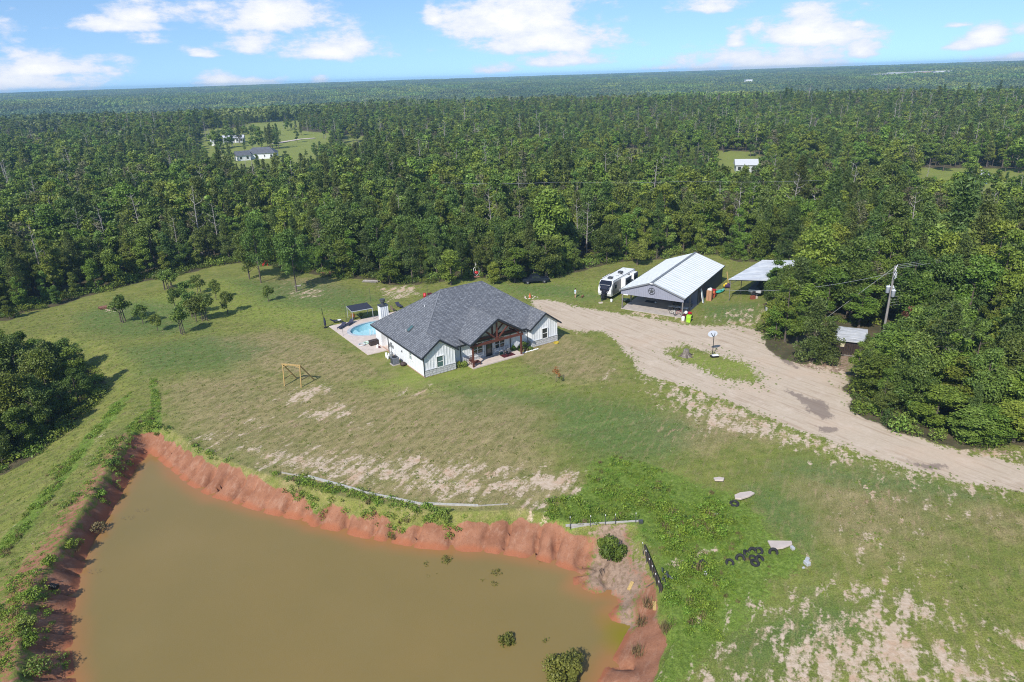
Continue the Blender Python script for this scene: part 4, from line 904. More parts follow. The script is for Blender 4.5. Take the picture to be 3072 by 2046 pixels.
def masses():
    g = np.random.default_rng(31)
    W_ = [clump(g, 70, .42, .42, .17, WEED, 'weed_clump'), clump(g, 46, .36, .6, .15, WEED, 'weed_clump'), clump(g, 50, .4, .3, .2, LEAFY, 'weed_clump'), blades(g, 40, .35, .5, WEEDB, 'stems')]
    P = []; 
    X, Y = fill(lush_poly, .36, g); f = fbm(X, Y, 2.4, 61); k = f > .24; de = np.clip(-sd_poly(lush_poly, X, Y) / 3, .25, 1); k &= g.random(len(X)) < de; P.append((X[k], Y[k], (.50 + .5 * (f[k] > .52)) * (.45 + .55 * de[k])))
    X, Y = fill(strip_poly, .36, g); k = fbm(X, Y, 1.5, 66) > .45; P.append((X[k], Y[k], np.full(k.sum(), .62)))
    X, Y = fill(ditch_poly, .45, g); k = fbm(X, Y, 1.5, 67) > .4; P.append((X[k], Y[k], np.full(k.sum(), .6)))
    X, Y = fill(dam_poly, .62, g); f = fbm(X, Y, 2.6, 62); dT = sd_poly(bank_top, X, Y); k = (f > .57) | ((dT < 2.2) & (f > .5)); P.append((X[k], Y[k], np.where(dT[k] < 2.2, .8, .5)))
    X, Y = fill(drive_poly, .55, g); 
    Xa, Ya = fill([(-10, 50), (70, 50), (70, 122), (-10, 122)], .62, g); da = np.maximum(sd_poly(drive_poly, Xa, Ya), -sd_poly(island_poly, Xa, Ya)); k = (np.abs(da) < 1.5) & (fbm(Xa, Ya, 1.4, 68) > .55) & (g.random(len(Xa)) < .6); P.append((Xa[k], Ya[k], np.full(k.sum(), .30)))
    for q, s_, a_ in sand_polys[:6]:
        X, Y = fill(q, .7, g); k = fbm(X, Y, 1.6, 69) > .56; P.append((X[k], Y[k], np.full(k.sum(), .27)))
    # along the bank above and below the boards
    for q, st in ((GZ([(620, 1085), (700, 1098), (830, 1130), (960, 1162), (1060, 1172), (1080, 1180), (1050, 1205), (960, 1185), (900, 1200), (860, 1180), (760, 1150), (745, 1165), (700, 1140), (640, 1115)]), .5),
                  (GZ([(300, 985), (345, 960), (372, 985), (330, 1000)]), .4), (GZ([(375, 975), (470, 1035), (560, 1068), (560, 1076), (470, 1045), (380, 990)]), .6),
                  (GZ([(1540, 1290), (1560, 1310), (1560, 1400), (1535, 1400), (1520, 1330)]), .5), (GZ([(1255, 1150), (1310, 1145), (1460, 1190), (1460, 1205), (1300, 1205), (1255, 1190)]), .5)):
        X, Y = fill(q, st, g); k = fbm(X, Y, 1.6, 63) > .4; P.append((X[k], Y[k], np.full(k.sum(), .9)))
    X, Y = fill(GZ([(95, 1100), (140, 1000), (180, 1340), (330, 1010), (255, 1130), (170, 1290), (100, 1480), (80, 1568), (140, 1568), (150, 1420), (210, 1230), (300, 1060)], -.5), .5, g); k = fbm(X, Y, 2.0, 64) > .58; P.append((X[k], Y[k], np.full(k.sum(), .7)))
    X = np.concatenate([p[0] for p in P]); Y = np.concatenate([p[1] for p in P]); s = np.concatenate([p[2] for p in P]) * g.uniform(.7, 1.35, len(X))
    idx = g.choice(4, len(X), p=[.52, .28, .15, .05])
    inpond = sd_poly(shore, X, Y) > .4; X, Y, s, idx = X[inpond], Y[inpond], s[inpond], idx[inpond]
    scatter('weeds', np.stack([X, Y, Zh(X, Y) - .03], -1), g.uniform(0, 6.28, len(X)), np.stack([s, s, s * g.uniform(.7, 1.3, len(X))], -1), idx, W_, 'bright green weeds and tall grass around the pond', 'weeds')
    print('weeds', len(X))
    # short tufts on the near lawn
    TUFT = leaf_mat('lawn_grass_blades', (.16, .19, .055), (.27, .28, .10), .015, .35, .45); TUFT2 = leaf_mat('dry_grass_blades', (.22, .19, .09), (.36, .30, .16), .015, .35, .45)
    T_ = [blades(g, 26, .26, .08, TUFT2, 'tuft', .02), blades(g, 30, .28, .09, TUFT, 'tuft', .02), blades(g, 26, .22, .13, LEAF, 'tuft', .02)]
    X, Y = fill(lawn_poly, .70, g); R = np.hypot(X, Y); k = (R < 150) & (np.abs(np.arctan2(X, Y)) < .75); X, Y = X[k], Y[k]
    k = (sd_poly(bank_top, X, Y) > .3) & (soft(drive_poly, X, Y, .5) < .3) & (sd_poly(lush_poly, X, Y) > 0)
    for q, s_, a in sand_polys:
        if a > .55: k &= sd_poly(q, X, Y) > -.5
    c, s_ = math.cos(HOUSE_R), math.sin(HOUSE_R); lx = (X - HOUSE_O.x) * c + (Y - HOUSE_O.y) * s_; ly = -(X - HOUSE_O.x) * s_ + (Y - HOUSE_O.y) * c
    k &= ~((lx > -4) & (lx < 24) & (ly > -2.5) & (ly < 30)); X, Y = X[k], Y[k]
    s = g.uniform(.6, 1.3, len(X)); scatter('grass', np.stack([X, Y, Zh(X, Y) - .01], -1), g.uniform(0, 6.28, len(X)), np.stack([s, s, s], -1), g.choice(3, len(X), p=[.4, .5, .1]), T_, 'short mown grass tufts over the front lawn', 'grass')
    print('tufts', len(X))
    # undergrowth along the forest edge
    U_ = [clump(g, 200, 1.3, 1.5, .34, LEAF, 'bush'), clump(g, 180, 1.1, 1.9, .32, LEAFY, 'bush'), clump(g, 200, 1.4, 1.2, .34, LEAFD, 'bush')]
    X, Y = fill([(-120, 45), (120, 45), (120, 185), (-120, 185)], 1.5, g); d = sd_poly(lawn_poly, X + (fbm(X, Y, 4, 71) - .5) * 3, Y); k = (d > -.2) & (d < 7) & (g.random(len(X)) < .8)
    for q in keep_out: k &= sd_poly(q, X, Y) > 1.5
    dx = sd_poly(GZ([(1760, 780), (2010, 760), (2040, 870), (1950, 900), (1850, 860), (1760, 830)]), X, Y); k &= dx > 0
    X, Y = X[k], Y[k]; s = g.uniform(.45, 1.15, len(X))
    scatter('undergrowth', np.stack([X, Y, Zh(X, Y) - .05], -1), g.uniform(0, 6.28, len(X)), np.stack([s, s, s], -1), g.choice(3, len(X), p=[.45, .25, .3]), U_, 'bushy green undergrowth along the edge of the wood', 'undergrowth')
masses()
# ------------------------------------------------------------------ the house
def shingle_mat():
    m, nt, b = new_mat('grey_blue_shingles'); N = nt.nodes; L = nt.links
    uv = N.new('ShaderNodeUVMap'); uv.uv_map = 'UVMap'
    br = N.new('ShaderNodeTexBrick'); br.inputs['Scale'].default_value = 1; br.inputs['Brick Width'].default_value = .55; br.inputs['Row Height'].default_value = .22; br.inputs['Mortar Size'].default_value = .022
    br.inputs['Color1'].default_value = (.120, .126, .140, 1); br.inputs['Color2'].default_value = (.205, .214, .232, 1); br.inputs['Mortar'].default_value = (.055, .062, .08, 1); br.offset = .37; br.inputs['Bias'].default_value = -.1
    L.new(uv.outputs[0], br.inputs[0])
    n = N.new('ShaderNodeTexNoise'); n.inputs['Scale'].default_value = 7; n.inputs['Detail'].default_value = 6; n.inputs['Roughness'].default_value = .85; L.new(uv.outputs[0], n.inputs[0])
    hs = N.new('ShaderNodeHueSaturation'); L.new(br.outputs[0], hs.inputs['Color']); mr = N.new('ShaderNodeMapRange'); mr.inputs[1].default_value = .3; mr.inputs[2].default_value = .7; mr.inputs[3].default_value = .82; mr.inputs[4].default_value = 1.2; L.new(n.outputs[0], mr.inputs[0]); L.new(mr.outputs[0], hs.inputs['Value'])
    L.new(hs.outputs[0], b.inputs['Base Color']); b.inputs['Roughness'].default_value = .85
    bp = N.new('ShaderNodeBump'); bp.inputs['Strength'].default_value = .7; bp.inputs['Distance'].default_value = .04; L.new(br.outputs[1], bp.inputs['Height']); bp.invert = True; L.new(bp.outputs[0], b.inputs['Normal'])
    return m
SHINGLE = shingle_mat()
def roof_planes(name, planes, parent, th=.16):
    """planes: list of (polygon of 3D points, eave direction (x,y)); one shell with courses along the eaves"""
    vs = []; fs = []; uvs = []
    for poly, ed in planes:
        n = len(vs); P = [Vector(p) for p in poly]; nrm = Vector((0, 0, 0))
        for i in range(len(P)): nrm += P[i].cross(P[(i + 1) % len(P)])
        nrm.normalize()
        if nrm.z < 0: P = P[::-1]; nrm = -nrm
        u = Vector((ed[0], ed[1], 0)).normalized(); v = nrm.cross(u).normalized(); vs += P; fs.append(tuple(range(n, n + len(P)))); uvs += [(p.dot(u), p.dot(v)) for p in P]
    nt_ = len(fs); k = len(vs); und = [tuple(Vector(v) - Vector((0, 0, th))) for v in vs]; vs2 = [tuple(v) for v in vs] + und; fs2 = fs + [tuple(i + k for i in f[::-1]) for f in fs]
    me = bpy.data.meshes.new(name); me.from_pydata(vs2, [], fs2); me.update(); lay = me.uv_layers.new(name='UVMap')
    for p in me.polygons:
        for li in p.loop_indices: vi = me.loops[li].vertex_index; lay.data[li].uv = uvs[vi % k]
        p.material_index = 0 if p.index < nt_ else 1
    me.materials.append(SHINGLE); me.materials.append(WHITE)
    o = bpy.data.objects.new(name, me); link(o, parent); return o
def pieces(parent, name, items, m, bevel=0):
    """alike pieces as separate parts: items = list of (center, dims, rz)"""
    cache = {}
    for c, d, rz in items:
        key = tuple(round(v, 2) for v in d)
        if key not in cache:
            cache[key] = MB().box((0, 0, 0), d).mesh(name, m)
        o = bpy.data.objects.new(name, cache[key]); o.location = c; o.rotation_euler = (0, 0, rz); link(o, parent)
def stone_course(parent, a, b, z0, z1, out, depth=.10):
    """irregular stones laid along a wall from a to b; out = outward normal"""
    a = Vector((*a, 0)); b = Vector((*b, 0)); L_ = (b - a).length; d = (b - a) / L_; o3 = Vector((*out, 0)); ang = math.atan2(d.y, d.x); h = (z1 - z0) / 3
    for r in range(3):
        x = 0.0; k = 0
        while x < L_ - .02:
            w = min(rnd.uniform(.32, .72), L_ - x)
            if L_ - x - w < .22: w = L_ - x
            p = a + d * (x + w / 2) + o3 * (depth / 2 + rnd.uniform(-.015, .02)); hh = h - .03
            mb = MB().box((0, 0, 0), (w - .03, depth, hh)); jv = [(v[0] * rnd.uniform(.93, 1), v[1] * rnd.uniform(.85, 1.25), v[2] * rnd.uniform(.88, 1)) for v in mb.v]; mb.v = jv
            mb.build('stone', STONE, parent, loc=(p.x, p.y, z0 + h * (r + .5)), rotz=ang); x += w; k += 1
def window(parent, c, w, h, rz, glass=GLASS, panes=1, name='window', rail=True):
    """frame, panes and rails; c = centre on the wall plane, local -y is outward"""
    f = MB(); t = .09
    for sx in (-1, 1): f.box((sx * (w / 2 + t / 2), -.03, 0), (t, .12, h + 2 * t))
    for sz in (-1, 1): f.box((0, -.035, sz * (h / 2 + t / 2)), (w, .13, t))
    fo = f.build(name, WHITE2, parent, loc=c, rotz=rz)
    pw = w / panes
    for i in range(panes):
        x = -w / 2 + pw * (i + .5)
        for s_ in ((-1, 1) if rail else (0,)):
            hh = h / 2 - .03 if rail else h; g = MB().box((x, .02, s_ * h / 4), (pw - .05, .02, hh)); g.build('pane', glass, fo)
        if rail: MB().box((x, -.01, 0), (pw - .02, .06, .06)).build('meeting_rail', WHITE2, fo)
        if i: MB().box((-w / 2 + pw * i, -.02, 0), (.09, .1, h)).build('mullion', WHITE2, fo)
    return fo
def gable_wall(parent, x0, x1, y, z_e, slope, name='gable_wall', th=.15, z0=.1):
    xm = (x0 + x1) / 2; pk = z_e + slope * (x1 - x0) / 2
    MB().prism([(x0, z0), (x1, z0), (x1, z_e), (xm, pk), (x0, z_e)], y, y + th, 'y').build(name, WHITE, parent)
def battens(parent, x0, x1, y, z0, ztop, step=.42, skip=(), proud=.04):
    items = []; n = int((x1 - x0) / step)
    for i in range(n + 1):
        x = x0 + .06 + (x1 - x0 - .12) * i / n; zt = ztop(x)
        segs = [(z0, zt)]
        for (a, b, za, zb) in skip:
            if a < x < b: segs = [(z0, za), (zb, zt)]
        for (p, q) in segs:
            if q - p > .1: items.append(((x, y - proud / 2, (p + q) / 2), (.055, proud, q - p), 0))
    pieces(parent, 'batten', items, WHITE)
SL = .72; ZE = 3.05
def house():
    H = thing('ranch_house', 'white board-and-batten house with a blue-grey shingle roof and timber porch', 'house', tuple(HOUSE_O), HOUSE_R)
    zF = lambda y: ZE + SL * (y - .6); pz = ZE + SL * 2.87; RZ = ZE + SL * 8.2
    P = lambda x, y, z: (x, y, z)
    planes = [([(-.45, -.4, ZE), (2.42, -.4, pz), (2.42, 3.47, pz), (7.75, 8.8, RZ), (-.45, 17, ZE)], (0, 1)), ([(2.42, -.4, pz), (5.29, -.4, ZE), (5.29, .6, ZE), (2.42, 3.47, pz)], (0, 1)),
              ([(2.42, 3.47, pz), (5.29, .6, ZE), (17.36, .6, ZE), (20.23, 3.47, pz), (14.9, 8.8, RZ), (7.75, 8.8, RZ)], (1, 0)),
              ([(20.23, -.4, pz), (20.23, 3.47, pz), (17.36, .6, ZE), (17.36, -.4, ZE)], (0, 1)), ([(23.1, -.4, ZE), (23.1, 17, ZE), (14.9, 8.8, RZ), (20.23, 3.47, pz), (20.23, -.4, pz)], (0, 1)),
              ([(-.45, 17, ZE), (7.75, 8.8, RZ), (14.9, 8.8, RZ), (23.1, 17, ZE)], (1, 0))]
    roof = roof_planes('roof', planes, H)
    cx, hw, pe, pp = 10.98, 4.6, 3.72, 6.62; sl = (pp - pe) / hw; yb = .6 + (pp - ZE) / SL
    roof_planes('porch_roof', [([(cx - hw, -1.75, pe), (cx, -1.75, pp), (cx, yb, pp), (cx - hw, .6 + (pe - ZE) / SL, pe)], (0, 1)), ([(cx, -1.75, pp), (cx + hw, -1.75, pe), (cx + hw, .6 + (pe - ZE) / SL, pe), (cx, yb, pp)], (0, 1))], H)
    # fascia boards, ridge caps
    fas = MB()
    per = [(-.45, -.4, ZE), (2.42, -.4, pz), (5.29, -.4, ZE), (5.29, .6, ZE), (17.36, .6, ZE), (17.36, -.4, ZE), (20.23, -.4, pz), (23.1, -.4, ZE), (23.1, 17, ZE), (-.45, 17, ZE)]
    for i in range(len(per)):
        a = Vector(per[i]) - Vector((0, 0, .10)); b = Vector(per[(i + 1) % len(per)]) - Vector((0, 0, .10)); d = (b - a).normalized(); out = Vector((d.y, -d.x, 0)).normalized() * .03
        fas.beam(a + out - d * .02, b + out + d * .02, .07, .24)
    for a, b in (((cx - hw, -1.75, pe), (cx, -1.75, pp)), ((cx, -1.75, pp), (cx + hw, -1.75, pe))): fas.beam(Vector(a) - Vector((0, .03, .10)), Vector(b) - Vector((0, .03, .10)), .07, .26)
    for sx in (-1, 1): fas.beam((cx + sx * (hw + .03), -1.75, pe - .1), (cx + sx * (hw + .03), 1.4, pe - .1), .07, .2)
    fas.build('fascia', DARKTRIM, H)
    caps = [((7.75, 8.8, RZ), (14.9, 8.8, RZ)), ((2.42, -.4, pz), (2.42, 3.47, pz)), ((20.23, -.4, pz), (20.23, 3.47, pz)), ((2.42, 3.47, pz), (7.75, 8.8, RZ)), ((20.23, 3.47, pz), (14.9, 8.8, RZ)), ((7.75, 8.8, RZ), (-.45, 17, ZE)), ((14.9, 8.8, RZ), (23.1, 17, ZE)), ((cx, -1.75, pp), (cx, yb, pp))]
    CAP = mat('ridge_cap_shingle', (.15, .157, .173), .85, .3, 6)
    for a, b in caps: MB().beam(Vector(a) + Vector((0, 0, .0)), Vector(b) + Vector((0, 0, .0)), .2, .03).build('ridge_cap', CAP, H)
    # slab and walls
    MB().prism([(-.06, -.06), (4.9, -.06), (4.9, .9), (17.74, .9), (17.74, -.06), (22.7, -.06), (22.7, 16.4), (-.06, 16.4)], -.3, .12).build('foundation', mat('clay_stained_slab', (.42, .27, .20), .9, .15, 2), H)
    gable_wall(H, 0, 4.84, 0, ZE + SL * .45 - .16, SL); gable_wall(H, 17.8, 22.64, 0, ZE + SL * .45 - .16, SL)
    wz = ZE + .1
    w = MB(); w.box((.075, 6.0, wz / 2 + .06), (.15, 11.7, wz)); w.build('side_wall', WHITE, H)
    MB().box((.075, 15.35, wz / 2 + .06), (.15, 2.1, wz)).build('side_wall', WHITE, H)
    MB().box((4.765, .55, wz / 2 + .06), (.15, .8, wz)).build('return_wall', WHITE, H); MB().box((17.875, .55, wz / 2 + .06), (.15, .8, wz)).build('return_wall', WHITE, H)
    MB().box((22.565, 8.2, wz / 2 + .06), (.15, 16.1, wz)).build('side_wall', WHITE, H); MB().box((11.3, 16.3, wz / 2 + .06), (22.3, .15, wz)).build('rear_wall', WHITE, H)
    MB().prism([(4.9, .1), (17.74, .1), (17.74, wz), (cx + hw - .3, wz), (cx + hw - .3, pe - .1), (cx, pp - .28), (cx - hw + .3, pe - .1), (cx - hw + .3, wz), (4.9, wz)], 1.0, 1.15, 'y').build('front_wall', WHITE, H)
    # recessed side entry
    MB().box((1.0, 13.1, wz / 2 + .06), (.15, 2.5, wz)).build('entry_wall', WHITE, H)
    for y in (11.9, 14.3): MB().box((.5, y, wz / 2 + .06), (1.0, .12, wz)).build('entry_return', WHITE, H)
    d = MB().box((.9, 13.3, 1.15), (.06, 1.0, 2.1)).build('side_door', mat('dark_red_door', (.10, .02, .02), .5, .2, 4), H); MB().blob((.84, 13.68, 1.1), .04).build('handle', MGREY, d)
    # batten strips
    for x0, x1 in ((0, 4.84), (17.8, 22.64)):
        xm = (x0 + x1) / 2; zt = lambda x: ZE + SL * .45 - .18 + SL * (2.42 - abs(x - xm)); battens(H, x0, x1, 0, 1.05, zt, skip=((xm - .62, xm + .62, .9, 2.72),))
    wins = ((8.1, 9.9, .6, 2.72), (11.95, 13.6, .6, 2.72), (10.2, 11.6, 0, 2.6))
    zf = lambda x: (min(pp - .3 - abs(x - cx) * sl, 9) if abs(x - cx) < hw - .4 else wz); battens(H, 4.9, 17.74, 1.0, 1.05, zf, .45, skip=tuple((a - .12, b + .12, c + .4, e) for a, b, c, e in wins))
    pieces(H, 'batten', [((-.02, .3 + .55 * i, wz / 2 + .06), (.04, .05, wz - .1), 0) for i in range(21)] , WHITE)
    # stone wainscot, stone by stone, with a cap ledge
    segs = [((0, 0), (4.84, 0), (0, -1)), ((17.8, 0), (22.64, 0), (0, -1)), ((6.6, 1.0), (10.15, 1.0), (0, -1)), ((11.65, 1.0), (14.3, 1.0), (0, -1)), ((4.84, 0.0), (4.84, .95), (1, 0)), ((17.8, .95), (17.8, 0), (-1, 0))]
    for a, b, o_ in segs:
        stone_course(H, a, b, .06, 1.0, o_); av, bv = Vector((*a, 1.03)), Vector((*b, 1.03)); ov = Vector((*o_, 0)) * .07
        MB().beam(av + ov, bv + ov, .17, .06).build('stone_ledge', LGREY, H)
    for x in (2.42, 20.22): window(H, (x, -.06, 1.82), .95, 1.55, 0, GLASSG if x < 10 else GLASS)
    window(H, (9.0, .93, 1.65), 1.7, 1.9, 0, GLASS, 2); window(H, (12.78, .93, 1.65), 1.6, 1.9, 0, GLASS, 2)
    fo = window(H, (-.03, 4.0, 1.95), .75, 1.2, -math.pi / 2, GLASSG)
    dd = MB().box((10.9, .93, 1.32), (1.12, .1, 2.4)).build('front_door', mat('black_door', (.01, .01, .012), .35, .1, 3), H); MB().box((10.9, .86, 1.5), (.6, .03, 1.6)).build('door_glass', GLASS, dd); MB().tube([(11.35, .82, 1.0), (11.35, .82, 1.4)], .02, 6).build('handle', MGREY, dd)
    for sx in (-1, 1): MB().box((10.9 + sx * .62, .9, 1.35), (.12, .16, 2.5)).build('door_jamb', LGREY, H)
    # downspouts
    for x, y in ((-.05, -.08), (6.25, .9), (14.65, .9)): MB().beam((x, y, .15), (x, y, ZE - .05), .09, .09).build('downspout', DARKTRIM, H)
    MB().beam((-.08, 11.6, .15), (-.08, 11.6, ZE - .05), .09, .09).build('downspout', DARKTRIM, H)
    # porch
    MB().prism([(6.7, -1.6), (15.3, -1.6), (15.3, .86), (6.7, .86)], -.2, .17).build('porch_slab', CONC, H)
    for x in (6.95, 15.05): MB().box((x, -1.35, 1.63), (.22, .22, 2.95)).build('porch_post', CEDAR, H)
    MB().beam((6.6, -1.35, 3.28), (15.4, -1.35, 3.28), .24, .32).build('porch_beam', CEDAR, H)
    for y in (-1.35, -.1):
        if y > -1: MB().beam((7.2, y, 3.55), (14.8, y, 3.55), .2, .24).build('tie_beam', CEDAR, H)
        MB().beam((cx, y, 3.3), (cx, y, pp - .25), .2, .2, (0, 1, 0)).build('king_post', CEDAR, H)
        for sx in (-1, 1):
            MB().beam((cx + sx * .1, y, 3.5), (cx + sx * 1.95, y, pp - .2 - 1.95 * sl), .16, .18).build('truss_strut', CEDAR, H)
            MB().beam((cx + sx * (hw - .3), y, pe - .22 + .08), (cx + sx * .05, y, pp - .38), .16, .16).build('truss_rafter', CEDAR, H)
    for x in (7.4, 14.6): MB().beam((x, -1.5, 3.6), (x, 1.0, 3.6), .18, .2).build('side_beam', CEDAR, H)
    # chimney
    ch = MB().box((1.55, 16.3, 4.35), (1.25, 1.0, 3.1)).build('chimney', WHITE, H)
    pieces(ch, 'batten', [((.95 + .3 * i, 15.78, 4.35), (.05, .04, 3.0), 0) for i in range(5)] + [((.905, 15.9 + .27 * i, 4.35), (.04, .05, 3.0), 0) for i in range(4)], WHITE)
    MB().box((1.55, 16.3, 5.94), (1.42, 1.17, .1)).lathe([(.3, 0), (.26, .25), (.26, .45), (.4, .47), (.4, .8), (.42, .84), (.42, .9)], (1.55, 16.3, 5.98), 14).build('chimney_cap', DGREY, ch)
    # things on the roof
    nrm = Vector((-SL, 0, 1)).normalized(); ang = math.atan(SL)
    def on_left(x, y): return (x, y, ZE + SL * (x + .45))
    sk = MB().box((0, 0, .06), (1.15, .75, .12)).build('skylight', DGREY, H, loc=on_left(1.75, 7.2)); sk.rotation_euler = (0, -ang, 0); MB().box((0, 0, .13), (.98, .6, .03)).build('skylight_glass', GLASSG, sk)
    for x, y in ((4.9, 8.6), (1.2, 7.6)): MB().tube([on_left(x, y), (x, y, on_left(x, y)[2] + .35)], .05, 8).build('vent_pipe', WHITE2, H)
    # fittings on the side wall
    for y, z, sy, sz in ((10.6, 1.6, .4, .6), (10.0, 1.4, .25, .4), (11.2, 1.3, .2, .5), (6.9, 1.7, .15, .25)): MB().box((-.09, y, z), (.16, sy, sz)).build('meter_box', MGREY, H)
    MB().tube([(-.08, 10.6, 1.3), (-.08, 10.6, .1)], .03, 6).build('conduit', MGREY, H)
    for y in (.7,): MB().box((-.1, y, 2.85), (.12, .3, .14)).build('wall_light', DGREY, H)
    lamp = MB().box((9.95, .86, 2.35), (.12, .14, .25)).build('wall_lantern', BLACK, H)
house()

# ------------------------------------------------------------------ pool and its terrace
def pool():
    n = 40; outer = [HW(*p) for p in [(-3.35, 28.5), (-3.1, 12.5), (.0, 12.4), (0, 17), (9, 17), (9, 28.6)]]
    e0 = [HW(POOL_C[0] + POOL_R[0] * math.cos(t), POOL_C[1] + POOL_R[1] * math.sin(t)) for t in [2 * math.pi * i / n for i in range(n)]]
    bm = bmesh.new(); vo = [bm.verts.new((p.x, p.y, .10)) for p in outer]; vi = [bm.verts.new((p.x, p.y, .10)) for p in e0]
    es = [bm.edges.new((a, vo[(i + 1) % len(vo)])) for i, a in enumerate(vo)] + [bm.edges.new((a, vi[(i + 1) % n])) for i, a in enumerate(vi)]
    bmesh.ops.triangle_fill(bm, edges=es, use_beauty=True)
    r = bmesh.ops.extrude_face_region(bm, geom=bm.faces[:]); bmesh.ops.translate(bm, verts=[v for v in r['geom'] if isinstance(v, bmesh.types.BMVert)], vec=(0, 0, -.35)); bmesh.ops.recalc_face_normals(bm, faces=bm.faces)
    me = bpy.data.meshes.new('pool_terrace'); bm.to_mesh(me); bm.free(); me.materials.append(CONC); o = bpy.data.objects.new('pool_terrace', me); link(o); tag(o, kind='structure')
    MB().prism([HW(0.15, 11.96)[:2], HW(.9, 11.96)[:2], HW(.9, 14.24)[:2], HW(.15, 14.24)[:2]], .05, .14).build('entry_floor', CONC)['kind'] = 'structure'
    t = thing('swimming_pool', 'pale blue oval swimming pool sunk in the beige terrace', 'pool', tuple(HW(*POOL_C)), HOUSE_R)
    a, b = POOL_R
    def ring(k, z): return [(a * k * math.cos(2 * math.pi * i / n), b * k * math.sin(2 * math.pi * i / n), z) for i in range(n)]
    def band(rings):
        m = MB(); m.v = [p for r_ in rings for p in r_]
        for j in range(len(rings) - 1):
            for i in range(n): m.f.append((j * n + i, j * n + (i + 1) % n, (j + 1) * n + (i + 1) % n, (j + 1) * n + i))
        return m
    sh = band([ring(.995, .1), ring(.99, -1.1), ring(.6, -1.35)]); sh.f.append(tuple(2 * n + i for i in range(n))); sh.build('pool_shell', mat('pool_plaster', (.52, .72, .77), .6, .08, 2), t)
    MB_ = band([ring(.96, .115), ring(.96, .16), ring(1.09, .16), ring(1.09, .108)]); MB_.build('coping', mat('pool_coping', (.42, .44, .46), .8, .15, 3), t)
    st = MB()
    for k in range(3): st.prism([(-a * .93 * math.cos(th) * (1 - .1 * k), b * .93 * math.sin(th) * (1 - .1 * k)) for th in [(-.9 + 1.8 * i / 10) for i in range(11)]], -1.1, -.35 - .25 * k)
    st.build('pool_steps', mat('pool_step_white', (.55, .78, .82), .6, .05, 2), t)
    m, nt, bs = new_mat('pool_water'); bs.inputs['Base Color'].default_value = (.22, .62, .72, 1); bs.inputs['Roughness'].default_value = .04; bs.inputs['Alpha'].default_value = .32
    nz = nt.nodes.new('ShaderNodeTexNoise'); nz.inputs['Scale'].default_value = 4; bp = nt.nodes.new('ShaderNodeBump'); bp.inputs['Strength'].default_value = .15; nt.links.new(nz.outputs[0], bp.inputs['Height']); nt.links.new(bp.outputs[0], bs.inputs['Normal'])
    w = MB(); w.v = ring(.985, -.12); w.f = [tuple(range(n))]; w.build('pool_water', m, t)
    rl = MB()
    for dx in (-.25, .25): rl.tube([(-1.6 + dx, -2.9, .1), (-1.6 + dx, -2.9, .95), (-1.6 + dx, -2.4, .95), (-1.6 + dx, -2.3, -.3)], .025, 6)
    rl.build('handrail', WHITE2, t)
pool()

def lounger(p, rz, lab):
    t = thing('sun_lounger', lab, 'lounger', tuple(p), rz, 'black loungers on the pool terrace')
    MB().box((0, 0, .30), (.7, 1.25, .10)).build('seat', LAV, t, bevel=.03); MB().box((0, .92, .48), (.7, .7, .10), rx=.62).build('backrest', LAV, t, bevel=.03)
    for sx in (-.3, .3):
        for sy in (-.55, .5): MB().box((sx, sy, .13), (.05, .05, .26)).build('leg', BLACK, t)
lounger(G(1023, 985, .1), HOUSE_R - .9, 'black lounger nearest the outer corner of the pool terrace')
lounger(G(1047, 975, .1), HOUSE_R - .9, 'second black lounger, between the outer one and the pool')
lounger(G(1013, 966, .1), HOUSE_R + 1.4, 'black lounger at the lawn edge of the pool terrace')
p = G(1019, 968, .1); t = thing('side_table', 'small round white table between the black loungers', 'table', tuple(p)); MB().lathe([(.02, .5), (.32, .5), (.32, .54), (.02, .54)], n=16).build('table_top', WHITE2, t); MB().tube([(0, 0, 0), (0, 0, .5)], .04).build('leg', DGREY, t)
def potted(p, lab, m, r=.45, pot=DGREY, h=.4):
    t = thing('potted_plant', lab, 'plant', tuple(p)); MB().lathe([(.16, 0), (.24, .3), (.26, .32), (.22, .32), (.2, .26)], n=14).build('pot', pot, t)
    link(bpy.data.objects.new('foliage', leaf_ball(gq, [(0, 0, .3 + h), (.1, .05, .2 + h)], [r, r * .7], 220, .15, m, 'pot_leaves')), t)
potted(G(1060, 957, .1), 'orange-brown leafy plant in a pot at the terrace edge', ORL); potted(G(1083, 953, .1), 'pale green plant in a pot at the terrace edge', LEAFY)
# shade canopy on the lawn behind the terrace
c = G(1078, 921, 2.15); A1 = G(1041, 921, 2.15); B1 = G(1085, 933, 2.15)
t = thing('shade_canopy', 'black flat-topped shade canopy on white posts beside the pool', 'canopy', (c.x, c.y, 0), HOUSE_R - .1)
w_, d_ = 3.6, 3.4
MB().prism([(-w_ / 2, -d_ / 2), (w_ / 2, -d_ / 2), (w_ / 2, d_ / 2), (-w_ / 2, d_ / 2)], 2.12, 2.2).build('canopy_top', mat('black_mesh_fabric', (.022, .026, .045), .9, .2, 6), t)
fr = MB(); cs = [(-w_ / 2, -d_ / 2), (w_ / 2, -d_ / 2), (w_ / 2, d_ / 2), (-w_ / 2, d_ / 2)]
for i in range(4): fr.beam((*cs[i], 2.1), (*cs[(i + 1) % 4], 2.1), .08, .1)
fr.build('frame', LGREY, t)
for x, y in cs: MB().beam((x * .97, y * .97, -.1), (x * .97, y * .97, 2.07), .07).build('post', LGREY, t)
p = G(977, 983, .0); t = thing('closed_parasol', 'closed black parasol on a dark pole at the terrace corner', 'parasol', tuple(p), .3)
